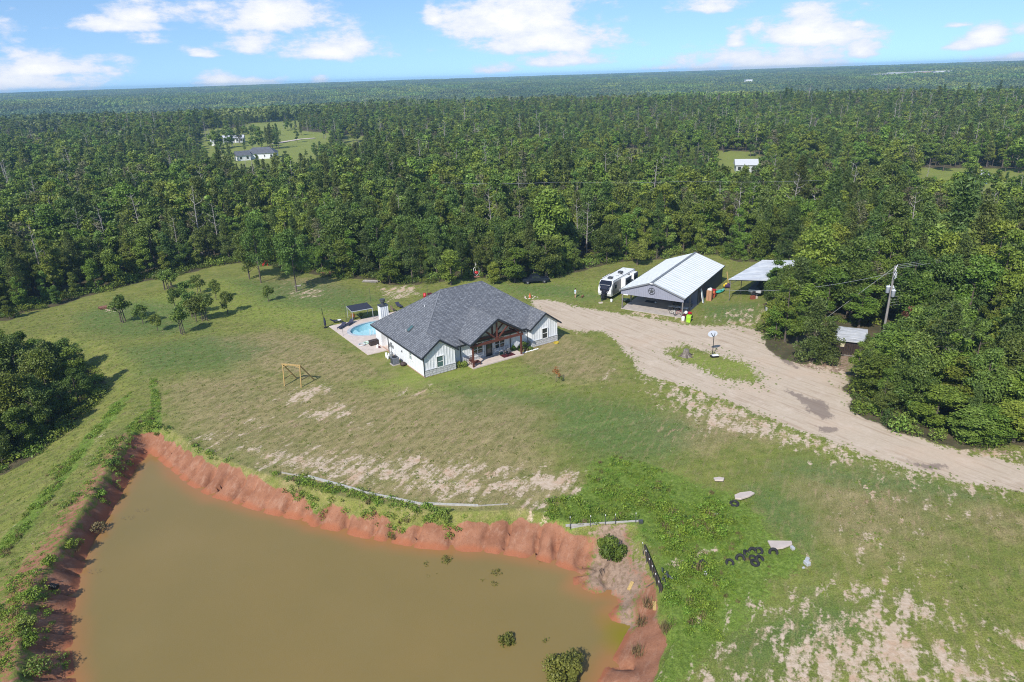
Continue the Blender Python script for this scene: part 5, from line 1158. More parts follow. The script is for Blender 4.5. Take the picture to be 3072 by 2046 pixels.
MB().tube([(0, 0, 0), (-.25, 0, 3.4)], .04, 8).build('pole', BLACK, t); MB().lathe([(.05, 0), (.17, .15), (.19, .8), (.12, 1.3), (.05, 1.5)], (-.03, 0, .3), 10).build('folded_canopy', LAV, t); MB().lathe([(.3, 0), (.3, .12), (.1, .16)], n=14).build('base', BLACK, t)
for px, py, top, lab in ((1040, 962, 2.9, 'thin dark string-light pole at the terrace edge'), (1030, 1008, 2.6, 'thin pale string-light pole on the near terrace edge'), (1112, 905, 2.6, 'thin pole standing on the lawn behind the shade canopy')):
    tag(MB().tube([(0, 0, -.1), (0, 0, top)], .025, 6).build('light_pole', DGREY, None, loc=tuple(GP(px, py))), lab, 'pole')
p = G(1122, 1034, .1); t = thing('deck_box', 'brown wicker storage box on the terrace against the house corner', 'storage box', tuple(p), HOUSE_R)
BRW = mat('brown_wicker', (.045, .03, .025), .8, .4, 14, .5); MB().box((0, 0, .36), (1.35, .75, .7)).build('body', BRW, t, bevel=.02); MB().box((0, 0, .745), (1.42, .82, .07)).build('lid', BRW, t, bevel=.02)
for px, py, r, lab, m in ((1086, 1035, .5, 'pale grey swim ring lying on the terrace, left one', LGREY), (1099, 1030, .38, 'green-white swim ring lying on the terrace beside the box', mat('pale_green_vinyl', (.45, .6, .5), .4, .1, 3))):
    tag(MB().torus((0, 0, .1), r, .11, 20, 8).build('swim_ring', m, None, True, loc=tuple(G(px, py, .1))), lab, 'swim ring')
p = G(1133, 1043, .1); t = thing('water_jug', 'white and purple jug standing in front of the wicker box', 'jug', tuple(p)); MB().lathe([(.14, 0), (.17, .05), (.17, .4), (.06, .5), (.06, .56)], n=12).build('jug', WHITE2, t); MB().box((.3, -.05, .12), (.25, .2, .24)).build('purple_box', MAROON, t)
# pool plant and air conditioner beside the wall
p = HW(-.75, 9.2); t = thing('pool_filter', 'grey cylindrical pool filter tank with white pipes by the wall', 'pool pump', tuple(p), HOUSE_R)
MB().lathe([(.25, 0), (.3, .1), (.3, .75), (.26, .9), (.1, 1.0), (.1, 1.08)], n=16).build('tank', MGREY, t, True); pp_ = MB(); pp_.tube([(-.1, .3, .15), (-.1, 1.1, .15), (.1, 1.1, .5)], .05, 8); pp_.tube([(.1, .3, .3), (.1, 1.4, .3)], .05, 8); pp_.tube([(.3, .2, .15), (.3, 1.6, .15)], .05, 8); pp_.build('pipes', WHITE2, t)
for i, (dx, dy) in enumerate(((-1.0, 10.5), (-1.25, 9.9), (-.95, 9.6), (-1.3, 9.3))):
    tag(MB().lathe([(.13, 0), (.16, .04), (.16, .52), (.13, .56)], n=12).build('chlorine_bucket', WHITE2, None, True, loc=tuple(HW(dx, dy))), ['white bucket nearest the terrace among the pool gear', 'second white bucket from the terrace among the pool gear', 'white bucket tucked close to the filter tank', 'white bucket nearest the air conditioner'][i], 'bucket', 'white buckets beside the pool filter')
p = HW(-1.25, 6.9); t = thing('air_conditioner', 'grey boxy air conditioning unit standing beside the white side wall', 'air conditioner', tuple(p), HOUSE_R)
MB().box((0, 0, .06), (1.2, 1.2, .12)).build('pad', CONC2, t); MB().box((0, 0, .62), (.98, .98, 1.0)).build('cabinet', mat('ac_grey', (.15, .16, .19), .5, .1, 3), t, bevel=.03)
MB().lathe([(.42, 1.125), (.42, 1.15), (.1, 1.17)], n=20).build('fan_grille', BLACK, t)
for i in range(9):
    MB().box((-.5, -.4 + .1 * i, .62), (.02, .03, .85)).build('louvre', DGREY, t)
p = HW(-.55, 5.7); tag(MB().lathe([(.3, 0), (.42, .15), (.45, .35), (.3, .5), (.1, .55)], n=14).build('hose_pot', mat('dark_brown_pot', (.05, .03, .025), .6, .2, 4), None, True, loc=tuple(p)), 'dark round hose pot behind the air conditioner', 'pot')
# porch furniture and beds
def rocker(p, rz, lab, m, cloth=None):
    t = thing('rocking_chair', lab, 'chair', tuple(p), rz)
    MB().box((0, 0, .42), (.56, .5, .05)).build('seat', m, t)
    for i in range(5): MB().box((-.24 + .12 * i, .3 + .07, .8), (.08, .03, .75), rx=-.22).build('back_slat', (cloth if cloth and i % 2 else m), t)
    for sx in (-.28, .28):
        for sy, hh in ((-.24, .6), (.24, .6)): MB().box((sx, sy, hh / 2 + .03), (.05, .05, hh)).build('leg', m, t)
        MB().box((sx, 0, .64), (.07, .6, .04)).build('armrest', m, t); MB().tube([(sx, -.45, .1), (sx, -.1, .03), (sx, .2, .04), (sx, .55, .14)], .025, 6).build('rocker', m, t)
rocker(HW(13.2, -.35, .17), HOUSE_R + math.pi + .35, 'striped black and white rocking chair on the front porch', BLACK, WHITE2)
rocker(HW(7.45, .1, .17), HOUSE_R + math.pi - .2, 'red-brown timber rocking chair behind the left porch post', CEDAR)
p = HW(7.7, -.75, .17); t = thing('porch_table', 'low slatted red-brown timber table behind the left porch post', 'table', tuple(p), HOUSE_R)
for i in range(6): MB().box((-.5 + .2 * i, 0, .45), (.16, .9, .04)).build('slat', CEDAR, t)
for sx in (-.5, .5):
    for sy in (-.4, .4): MB().box((sx, sy, .22), (.06, .06, .42)).build('leg', CEDAR, t)
p = HW(12.6, .25, .17); t = thing('small_table', 'small dark green table with a pale top beside the striped chair', 'table', tuple(p), HOUSE_R); MB().box((0, 0, .5), (.55, .45, .05)).build('table_top', LGREY, t); MB().box((0, 0, .25), (.4, .3, .46)).build('base', mat('bottle_green', (.02, .09, .06), .5, .2, 4), t)
p = HW(13.35, .2, .17); tag(MB().box((0, 0, .012), (2.0, 1.2, .02)).build('door_mat', MAROON, None, loc=tuple(HW(13.2, -.5, .175)), rotz=HOUSE_R), 'dark rug under the striped rocking chair', 'rug')
def shrub(p, r, h, lab, m, leaf=.2, n=420, cat='shrub'):
    t = thing('shrub', lab, cat, tuple(p)); cs = [(r * rnd.uniform(.3, .75) * math.cos(a), r * rnd.uniform(.3, .75) * math.sin(a), h * rnd.uniform(.2, .75)) for a in [k * .7 + rnd.uniform(-.3, .3) for k in range(9)]] + [(0, 0, h * .7)]
    link(bpy.data.objects.new('foliage', leaf_ball(gq, cs, [r * rnd.uniform(.22, .48) for _ in range(9)] + [r * .42], n, leaf, m, 'shrub_leaves')), t)
    b = MB()
    for a in (0, 2, 4): b.tube([(0, 0, -.1), (.25 * r * math.cos(a), .25 * r * math.sin(a), h * .5)], [.03, .012], 5)
    b.build('stems', BARK, t); return t
shrub(HW(5.5, .25), .62, 1.0, 'green shrub in the corner between left gable and porch', LEAF); shrub(HW(6.15, .0), .6, .95, 'yellow-green shrub touching the left edge of the porch', LEAFY)
shrub(HW(15.9, .1), .6, 1.0, 'green shrub right of the right porch post', LEAF); shrub(HW(16.9, .45), .62, 1.25, 'dark spiky shrub against the wall near the right gable', LEAFD); shrub(HW(15.0, .55), .5, .9, 'bright green shrub behind the right porch post', WEED)
shrub(HW(17.3, -.45), .5, .45, 'low pale flowering plant in the bed by the right gable', LEAFY, .14); shrub(HW(16.3, -.6), .45, .4, 'low pale plant in the bed nearest the porch', WEEDB, .14)
ed = MB()
for i in range(12): q = HW(15.5 + .25 * i, -.95 + .02 * math.sin(i * 2)); ed.blob((q.x, q.y, .05), (.13, .1, .09), 7, 5, .2)
tag(ed.build('stone_edging', WHITE2, None), 'row of pale stones edging the flower bed', 'edging')
hs_ = MB(); c0 = HW(21.9, -.75, .05)
for k in range(5): hs_.torus((c0.x + .08 * math.cos(k * 2), c0.y + .08 * math.sin(k * 2), .04 + k * .035), .28 + .05 * (k % 3), .022, 18, 5)
tag(hs_.build('garden_hose', YELL, None, True), 'coiled yellow garden hose in front of the right gable', 'hose')
# behind the house
p = GP(1275, 893); t = thing('fuel_drum', 'red drum standing on bare ground behind the house', 'drum', tuple(p)); MB().lathe([(.29, 0), (.3, .05), (.3, .42), (.32, .44), (.3, .46), (.3, .88), (.27, .9)], n=16).build('drum', RED, t, True); MB().tube([(.45, .2, 0), (.5, .25, 2.3)], .03, 6).build('stake', DGREY, t)
p = GP(1290, 893); t = thing('garden_grill', 'dark rusty grill beside the red drum', 'grill', tuple(p), .4); MB().box((0, 0, .75), (.8, .5, .35)).build('firebox', MAROON, t, bevel=.05)
for sx in (-.35, .35): MB().box((sx, 0, .3), (.05, .4, .6)).build('leg', DGREY, t)
for px, py, lab, m in ((1163, 940, 'dark metal patio chair behind the chimney', BLACK), (1180, 935, 'brown high-backed patio chair behind the roof edge', mat('tan_wicker', (.20, .14, .10), .8, .3, 9))): 
    p = GP(px, py); t = thing('patio_chair', lab, 'chair', tuple(p), 2.4); MB().box((0, 0, .42), (.6, .6, .1)).build('seat', m, t); MB().box((0, .3, .8), (.6, .08, .8), rx=-.2).build('backrest', m, t)
    for sx in (-.26, .26):
        for sy in (-.26, .26): MB().box((sx, sy, .2), (.04, .04, .4)).build('leg', m, t)
lounger(GP(1200, 922), .6, 'black lounger on the grass behind the house corner')
p = GP(1590, 893); t = thing('fire_ring', 'ring of pale stones with an orange cone on the back lawn', 'fire pit', tuple(p))
for k in range(11): a = k * .57; q_ = rnd.uniform(.7, 1.25); MB().blob((1.15 * q_ * math.cos(a), .9 * q_ * math.sin(a), .04), (rnd.uniform(.1, .24), .14, .09), 7, 5, .3).build('stone', CONC, t)
MB().lathe([(.22, .05), (.24, .1), (.12, .5), (.05, .85)], n=12).build('orange_pot', ORNG, t)
# egg chair, truck, red slide, debris
p = GP(1430, 832); t = thing('hanging_chair', 'white framed hanging chair with red cushion at the forest edge', 'chair', tuple(p), .2)
fr = MB(); hx = [(0, 2.3), (.55, 1.9), (.55, .9), (0, .4), (-.55, .9), (-.55, 1.9)]
for i in range(6): fr.beam((hx[i][0], 0, hx[i][1]), (hx[(i + 1) % 6][0], 0, hx[(i + 1) % 6][1]), .09)
fr.tube([(0, 0, 2.3), (0, .3, 3.4), (0, 1.0, 3.2), (0, 1.0, 0)], .05, 6); fr.build('frame', WHITE2, t); MB().blob((0, .1, .95), (.45, .35, .35), 10, 7).build('cushion', RED, t); MB().box((0, .3, .15), (1.2, .9, .2)).build('base', mat('pale_red_base', (.45, .2, .16), .8, .1, 3), t)
p = GP(1606, 848); t = thing('pickup_truck', 'dark blue-black pickup truck parked in shade under the trees', 'truck', tuple(p), .12)
TRK = mat('dark_blue_paint', (.012, .016, .028), .3, .1, 3)
MB().prism([(-2.6, .5), (2.55, .5), (2.6, .95), (1.2, 1.1), (.6, 1.65), (-.7, 1.68), (-1.0, 1.12), (-2.6, 1.1)], -.9, .9, 'y').build('body', TRK, t, bevel=.05)
MB().prism([(.98, 1.15), (.56, 1.56), (-.64, 1.58), (-.85, 1.15)], -.92, .92, 'y').build('side_windows', GLASS, t)
for sx in (-1.65, 1.65):
    for sy in (-.85, .85): 
        wl = MB().torus((sx, sy, .38), .27, .12, 16, 8, Euler((math.pi / 2, 0, 0)).to_matrix()).build('wheel', RUBBER, t, True); MB().box((sx, sy * 1.03, .38), (.3, .1, .3)).build('rim', MGREY, wl)
for sy in (-.6, .6): MB().box((2.6, sy, .85), (.06, .4, .16)).build('headlight', LGREY, t)
p = GP(797, 797); t = thing('play_slide', 'small red plastic play slide among the lawn-edge trees', 'slide', tuple(p), .5); MB().prism([(-.9, 0), (.1, 1.3), (.35, 1.3), (-.6, 0)], -.25, .25, 'y').build('chute', RED, t); MB().box((.4, 0, .65), (.12, .5, 1.3)).build('ladder', RED, t)
def logs(px, py, n, L_, lab, m, rz, cat='log pile'):
    p = GP(px, py); t = thing('log_pile', lab, cat, tuple(p), rz)
    for k in range(n): MB().tube([(-L_ / 2 + rnd.uniform(-.3, .3), (k % 4) * .3 - .45, .12 + .2 * (k // 4)), (L_ / 2 + rnd.uniform(-.3, .3), (k % 4) * .3 - .4 + rnd.uniform(-.2, .2), .12 + .2 * (k // 4))], rnd.uniform(.08, .13), 7).build('log', m, t)
logs(1112, 846, 7, 3.2, 'heap of bleached logs at the wood edge behind the pool', DEADW, -.2); logs(315, 925, 8, 1.8, 'reddish brush pile beside the leftmost orchard tree', mat('reddish_brush', (.22, .10, .07), .95, .3, 5), .6, 'brush pile'); logs(895, 858, 2, 1.2, 'two short logs by the double-trunked tree', DEADW, .3)
logs(990, 818, 3, 4.0, 'long reddish fallen logs at the edge of the wood', mat('reddish_log', (.28, .13, .09), .9, .3, 5), .05)
# timber frame on the lawn
def lumber_frame():
    b1, b2 = G(853.5, 1158.6), G(903.6, 1163); r1, r2 = G(891, 1133.5), G(946, 1139.5); hh = 3.1
    t = thing('timber_frame', 'bare yellow timber swing frame standing on the lawn without swings', 'swing frame', tuple((b1 + b2) / 2)); o = (b1 + b2) / 2
    z = Vector((0, 0, 1)); d1 = (r1 - b1) * .12; d2 = (r2 - b2) * .12; T1 = b1 + d1 + z * hh; T2 = b2 + d2 + z * hh
    for a, b in ((b1, T1), (b2, T2), (r1, T1), (r2, T2)): MB().beam(a - o - z * .15, b - o, .13).build('leg', PINEWOOD, t)
    MB().beam(T1 - o + (T1 - T2) * .05, T2 - o + (T2 - T1) * .05, .14, .18).build('top_beam', PINEWOOD, t)
    for a, r, T in ((b1, r1, T1), (b2, r2, T2)): MB().beam(a.lerp(T, .33) - o, r.lerp(T, .33) - o, .10).build('brace', PINEWOOD, t); MB().beam(T.lerp(a, .12) - o, T.lerp(a, .12) - o + (T2 - T1) * (.25 if a is b1 else -.25) + z * .3, .08).build('knee_brace', PINEWOOD, t)
lumber_frame()
# ------------------------------------------------------------------ metal workshop
def ribbed_mat(name, c1, c2, rough=.35, metal=.5, sc=1.3):
    m, nt, b = new_mat(name); N = nt.nodes; L = nt.links; tc = N.new('ShaderNodeTexCoord'); mp = N.new('ShaderNodeMapping'); mp.inputs['Scale'].default_value = (.35, sc, .35); L.new(tc.outputs['Object'], mp.inputs[0])
    n = N.new('ShaderNodeTexNoise'); n.inputs['Scale'].default_value = 1.4; n.inputs['Detail'].default_value = 5; n.inputs['Roughness'].default_value = .65; L.new(mp.outputs[0], n.inputs[0])
    mr = N.new('ShaderNodeMapRange'); mr.inputs[1].default_value = .35; mr.inputs[2].default_value = .68; L.new(n.outputs[0], mr.inputs[0])
    mx = N.new('ShaderNodeMix'); mx.data_type = 'RGBA'; L.new(mr.outputs[0], mx.inputs[0]); mx.inputs[6].default_value = (*c1, 1); mx.inputs[7].default_value = (*c2, 1); L.new(mx.outputs[2], b.inputs['Base Color']); b.inputs['Roughness'].default_value = rough; b.inputs['Metallic'].default_value = metal; return m
ROOFM = ribbed_mat('pale_galvanised_roofing', (.62, .64, .62), (.76, .78, .76), .5, .1)
ROOFM2 = ribbed_mat('streaked_tin_roofing', (.48, .50, .53), (.74, .76, .78), .45, .2, 3)
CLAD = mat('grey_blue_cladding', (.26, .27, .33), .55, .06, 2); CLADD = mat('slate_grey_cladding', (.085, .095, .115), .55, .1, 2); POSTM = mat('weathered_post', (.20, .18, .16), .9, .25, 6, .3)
def workshop():
    W_, D_, PD, ze, zp = 10.9, 22.4, 7.9, 3.45, 5.45; R_ = math.radians(-32.5)
    T = thing('workshop', 'grey metal workshop with pale ribbed roof and open front porch', 'workshop', (19.0, 111.9, 0), R_)
    xm = W_ / 2; sl = (zp - ze) / (xm + .3); ang = math.atan(sl); L_ = math.hypot(xm + .3, zp - ze)
    for s in (-1, 1):
        roof = MB().add([(xm, -.35, zp), (xm + s * (xm + .3), -.35, ze), (xm + s * (xm + .3), D_ + .3, ze), (xm, D_ + .3, zp), (xm, -.35, zp - .06), (xm + s * (xm + .3), -.35, ze - .06), (xm + s * (xm + .3), D_ + .3, ze - .06), (xm, D_ + .3, zp - .06)],
                        [(0, 1, 2, 3), (7, 6, 5, 4), (0, 4, 5, 1), (1, 5, 6, 2), (2, 6, 7, 3), (3, 7, 4, 0)]).build('roof', ROOFM, T)
        rib = MB().box((0, 0, 0), (L_, .07, .05)).mesh('roof_rib', ROOFM)
        for i in range(25):
            o = bpy.data.objects.new('roof_rib', rib); o.location = (xm + s * (xm + .3) / 2, -.2 + i * (D_ + .3) / 24.5, (ze + zp) / 2 + .02); o.rotation_euler = (0, s * ang, 0); link(o, roof)
        MB().beam((xm + s * (xm + .33), -.35, ze - .06), (xm + s * (xm + .33), D_ + .3, ze - .06), .08, .16).build('eave_trim', DGREY, T)
        MB().beam((xm, -.38, zp - .02), (xm + s * (xm + .3), -.38, ze - .02), .10, .2).build('rake_trim', MGREY, T)
    MB().beam((xm, -.38, zp + .05), (xm, D_ + .33, zp + .05), .42, .05).build('ridge_cap', MGREY, T)
    MB().prism([(0, -.05), (W_, -.05), (W_, D_), (0, D_)], -.2, .12).build('slab', CONC2, T)
    MB().prism([(-.05, 2.75), (W_ + .05, 2.75), (W_ + .05, ze - .08), (xm, zp - .14), (-.05, ze - .08)], -.1, .02, 'y').build('gable_panel', CLAD, T)
    for i in range(34):
        x = .15 + i * .322; zt = zp - .16 - abs(x - xm) * sl; MB().box((x, -.115, (2.78 + zt) / 2), (.04, .03, zt - 2.8)).build('rib', CLAD, T)
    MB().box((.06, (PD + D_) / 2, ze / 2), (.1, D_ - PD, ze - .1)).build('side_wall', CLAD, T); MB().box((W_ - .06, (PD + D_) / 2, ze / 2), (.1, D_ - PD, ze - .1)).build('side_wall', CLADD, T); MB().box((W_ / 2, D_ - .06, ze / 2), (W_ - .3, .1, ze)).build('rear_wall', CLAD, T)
    MB().prism([(.12, .12), (W_ - .12, .12), (W_ - .12, ze - .1), (xm, zp - .2), (.12, ze - .1)], PD, PD + .1, 'y').build('front_wall', CLAD, T)
    for i in range(30):
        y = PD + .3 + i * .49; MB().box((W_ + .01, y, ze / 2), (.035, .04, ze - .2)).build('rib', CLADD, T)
    for i in range(30): MB().box((.3 + i * .35, PD - .02, 1.7), (.04, .03, 3.1)).build('rib', CLAD, T)
    MB().box((W_ + .03, PD, ze / 2), (.14, .18, ze - .05)).build('corner_trim', DGREY, T)
    rd = MB().box((6.3, PD - .06, 1.4), (2.6, .06, 2.6)).build('roll_up_door', mat('navy_door', (.02, .028, .06), .5, .2, 3), T); dd = MB().box((2.6, PD - .06, 1.15), (1.2, .06, 2.05)).build('white_door', LGREY, T); MB().blob((3.05, PD - .12, 1.1), .05).build('handle', BLACK, dd)
    for x, y in ((.15, .15), (W_ - .15, .15), (.15, 4.0), (W_ - .15, 4.0)): MB().box((x, y, ze / 2), (.18, .18, ze - .12)).build('post', POSTM, T)
    for x in (.15, W_ - .15): MB().beam((x, .1, ze - .2), (x, PD, ze - .2), .12, .22).build('side_beam', POSTM, T)
    MB().beam((0, .15, 2.85), (W_, .15, 2.85), .1, .22).build('front_beam', POSTM, T)
    # star in a ring on the gable
    st = MB().torus((xm, -.19, 3.95), .56, .035, 28, 6, Euler((math.pi / 2, 0, 0)).to_matrix()).build('star_ring', BLACK, T); pts = []
    for k in range(10): a = math.pi / 2 + k * math.pi / 5; r_ = .56 if k % 2 == 0 else .215; pts.append((xm + r_ * math.cos(a), 3.95 + r_ * math.sin(a)))
    b = MB(); b.v = [(x, -.17, z) for x, z in pts] + [(xm, -.27, 3.95)]; b.f = [(i, (i + 1) % 10, 10) for i in range(10)]; b.build('star', DGREY, st)
    MB().box((xm, -.5, zp - .12), (.5, .2, .12)).build('flood_light', WHITE2, T); MB().box((.9, -.25, 2.75), (.8, .15, .12)).build('tube_light', WHITE2, T)
    def SW(x, y, z=.12): c, s = math.cos(R_), math.sin(R_); return Vector((19.0 + x * c - y * s, 111.9 + x * s + y * c, z))
    return SW, R_
SW, WR = workshop()
# things round the workshop
t = thing('wheelie_bin', 'lime green wheelie bin standing in front of the workshop corner', 'bin', (28.75, 104.2, 0), WR + .1)
MB().prism([(-.3, 0), (.3, 0), (.36, 1.0), (-.36, 1.0)], -.34, .34, 'y').build('body', LIME, t, bevel=.03); MB().box((0, .02, 1.05), (.8, .84, .08), rx=.06).build('lid', LIME, t, bevel=.02)
for z in (.45, .6, .75): MB().box((0, -.35, z), (.42, .012, .05)).build('lettering_band', mat('dark_green_print', (.10, .25, .02), .5, .1, 3), t)
for sx in (-.27, .27): MB().tube([(sx - .04, .38, .12), (sx + .04, .38, .12)], .12, 12).build('wheel', RUBBER, t)
tag(MB().lathe([(.25, 0), (.28, .05), (.28, .6), (.2, .75)], n=14).build('white_drum', WHITE2, None, True, loc=(28.0, 104.9, 0)), 'small white drum half hidden behind the lime bin', 'drum')
p = SW(11.5, .5, 0); t = thing('riding_mower', 'dark red ride-on mower parked by the workshop corner post', 'mower', tuple(p), WR + 1.1)
MB().box((0, 0, .5), (1.5, .8, .35)).build('body', MAROON, t, bevel=.08); MB().box((.5, 0, .78), (.6, .6, .3)).build('hood', RED, t, bevel=.08); MB().blob((-.3, 0, 1.0), (.3, .28, .3), 10, 7).build('seat', WHITE2, t); MB().box((0, 0, .2), (1.0, 1.15, .14)).build('cutting_deck', MAROON, t, bevel=.04)
for sx, r in ((-.5, .24), (.55, .18)):
    for sy in (-.45, .45): MB().torus((sx, sy, r + .06), r - .04, .1, 14, 6, Euler((math.pi / 2, 0, 0)).to_matrix()).build('wheel', RUBBER, t, True)
MB().tube([(.15, 0, .9), (.0, 0, 1.2)], .03).torus((-.02, 0, 1.2), .17, .02, 14, 5).build('steering_wheel', BLACK, t)
def bike(p, rz, m, lab):
    t = thing('bicycle', lab, 'bicycle', tuple(p), rz); R90 = Euler((math.pi / 2, 0, 0)).to_matrix()
    for sx in (-.5, .5): MB().torus((sx, 0, .33), .3, .03, 18, 5, R90).build('wheel', RUBBER, t)
    MB().tube([(-.5, 0, .33), (-.15, 0, .8), (.35, 0, .78), (-.05, 0, .35), (-.5, 0, .33)], .025, 5).tube([(.5, 0, .33), (.36, 0, .95)], .025, 5).build('frame', m, t); MB().tube([(.36, -.28, .98), (.36, .28, .98)], .02, 5).build('handlebar', BLACK, t); MB().box((-.17, 0, .88), (.24, .14, .05)).build('saddle', BLACK, t)
bike(SW(9.9, .9), WR + .6, RED, 'small red bicycle by the workshop front post'); bike(SW(9.0, .6), WR - .5, WHITE2, 'white child bicycle left of the red one on the slab'); bike(SW(10.4, 5.6), WR + 1.5, MGREY, 'grey bicycle leaning inside the right side of the workshop porch')
p = SW(9.2, 2.6); t = thing('work_table', 'long grey folding table under the right side of the porch', 'table', tuple(p), WR); MB().box((0, 0, .82), (3.4, .8, .05)).build('table_top', LGREY, t)
for sx in (-1.5, 1.5):
    for sy in (-.32, .32): MB().box((sx, sy, .4), (.05, .05, .8)).build('leg', DGREY, t)
p = SW(7.6, 6.6); t = thing('refrigerator', 'black tall cabinet against the porch back wall', 'cabinet', tuple(p), WR); MB().box((0, 0, .9), (1.0, .7, 1.8)).build('body', BLACK, t, bevel=.03); MB().box((-.02, -.37, 1.2), (.9, .03, 1.0)).build('door', DGREY, t)
p = SW(8.6, 3.8); t = thing('barbecue', 'black smoker barbecue behind the folding table', 'barbecue', tuple(p), WR); MB().tube([(-.6, 0, 1.0), (.6, 0, 1.0)], .32, 14).build('barrel', BLACK, t); MB().tube([(.5, 0, 1.2), (.5, 0, 1.9)], .06).build('chimney', BLACK, t)
for sx in (-.5, .5): MB().box((sx, 0, .35), (.06, .5, .75)).build('leg', BLACK, t)
p = SW(3.2, 5.6); t = thing('door_rug', 'black rug on the concrete inside the porch', 'rug', tuple(p), WR); MB().box((0, 0, .012), (1.9, 1.1, .02)).build('rug', BLACK, t)
tag(MB().blob((0, 0, .16), .16, 12, 8).build('ball', WHITE2, None, True, loc=tuple(SW(4.3, 5.1))), 'white ball lying on the porch slab', 'ball')
p = SW(-.9, 4.2, 0); t = thing('trampoline', 'small round dark trampoline on the grass left of the porch', 'trampoline', tuple(p)); MB().torus((0, 0, .35), .75, .04, 24, 6).build('frame', BLACK, t); MB().lathe([(.72, .34), (.72, .36)], n=24).build('mat', mat('dark_green_mat', (.02, .05, .03), .8, .2, 3), t)
for a in (0, 1.57, 3.14, 4.71): MB().tube([(.72 * math.cos(a), .72 * math.sin(a), 0), (.72 * math.cos(a), .72 * math.sin(a), .35)], .025, 5).build('leg', BLACK, t)
for k, (x, y, z, s_, lab) in enumerate(((11.9, 11.3, 0, (.9, .75, 1.0), 'lower brown cardboard box of the tall stack by the workshop wall'), (11.9, 11.3, 1.0, (.9, .75, .9), 'upper brown cardboard box of the tall stack by the workshop wall'))):
    p = SW(x, y, z); t = thing('cardboard_box', lab, 'box', tuple(p), WR, 'stacked cardboard boxes'); MB().box((0, 0, s_[2] / 2), s_).build('box', CARD, t, bevel=.01); MB().box((0, -s_[1] / 2 - .003, s_[2] / 2), (.05, .006, s_[2] * .95)).build('tape', mat('brown_tape', (.2, .1, .05), .5, .1, 3), t)
tag(MB().box((0, 0, .11), (.7, .5, .22)).blob((.1, 0, .3), (.25, .2, .14), 8, 6).build('cooler_bag', WHITE2, None, loc=tuple(SW(11.9, 11.3, 1.9)), rotz=WR), 'white and black bag lying on top of the tall box stack', 'bag')
for k, (z, lab) in enumerate(((0, 'lower orange storage tub by the workshop wall'), (.75, 'upper orange storage tub by the workshop wall'))):
    p = SW(12.0, 13.2, z); t = thing('storage_tub', lab, 'tub', tuple(p), WR, 'orange storage tubs'); MB().prism([(-.33, 0), (.33, 0), (.4, .68), (-.4, .68)], -.4, .4, 'y').build('tub', ORNG, t, bevel=.03); MB().box((0, 0, .71), (.88, .9, .06)).build('lid', RED, t)
p = SW(12.3, 16.6, .28); t = thing('kayak', 'teal kayak lying on the grass along the workshop wall', 'kayak', tuple(p), WR + 1.35)
k_ = MB(); prof = [(-1.6, .02), (-1.3, .22), (-.6, .38), (0, .42), (.6, .38), (1.3, .22), (1.6, .02)]; n_ = 10
for x, r in prof:
    for q in range(n_): a = 2 * math.pi * q / n_; k_.v.append((x, r * math.cos(a), r * .65 * math.sin(a) + (abs(x) / 1.6) ** 3 * .15))
for i in range(len(prof) - 1):
    for q in range(n_): k_.f.append((i * n_ + q, i * n_ + (q + 1) % n_, (i + 1) * n_ + (q + 1) % n_, (i + 1) * n_ + q))
k_.build('hull', TEAL, t, True); MB().torus((0, 0, .24), .3, .04, 14, 5).build('cockpit_rim', BLACK, t)
p = SW(11.6, 9.0, 0); t = thing('paddle_board', 'white and pale blue paddle board leaning upright on the wall', 'paddle board', tuple(p), WR)
m_ = MB(); out_ = [(-.30, .2), (-.34, 1.2), (-.28, 2.2), (-.1, 2.7), (.1, 2.7), (.28, 2.2), (.34, 1.2), (.30, .2), (0, .02)]; m_.prism(out_, -.05, .05, 'x'); bd = m_.build('board', WHITE2, t); bd.rotation_euler = (0, -.22, 0)
s2 = MB().prism([(-.1, .3), (.1, .3), (.12, 2.4), (-.12, 2.4)], .052, .06, 'x').build('stripe', mat('pale_blue_vinyl', (.25, .5, .6), .4, .1, 3), bd)
for x, y, m1_, lab in ((12.3, 20.2, YELL, 'yellow toy ride-on lying by the far workshop corner'), (12.7, 20.0, mat('purple_plastic', (.05, .02, .08), .5, .1, 3), 'dark purple plastic toy beside the yellow one')):
    p = SW(x, y, 0); t = thing('toy_vehicle', lab, 'toy', tuple(p), WR + .4); MB().box((0, 0, .4), (.9, .5, .45)).blob((.1, 0, .7), (.35, .25, .25), 8, 6).build('body', m1_, t, bevel=.05)
    for sx in (-.3, .3):
        for sy in (-.25, .25): MB().torus((sx, sy, .16), .11, .05, 10, 5, Euler((math.pi / 2, 0, 0)).to_matrix()).build('wheel', BLACK, t)
q0 = SW(12.5, 21.6, 0); tag(MB().beam((0, 0, 0), (-.5, .2, 2.7), .16, .05).build('leaning_board', PINEWOOD, None, loc=tuple(q0)), 'pale board leaning on the far end of the workshop wall', 'board')

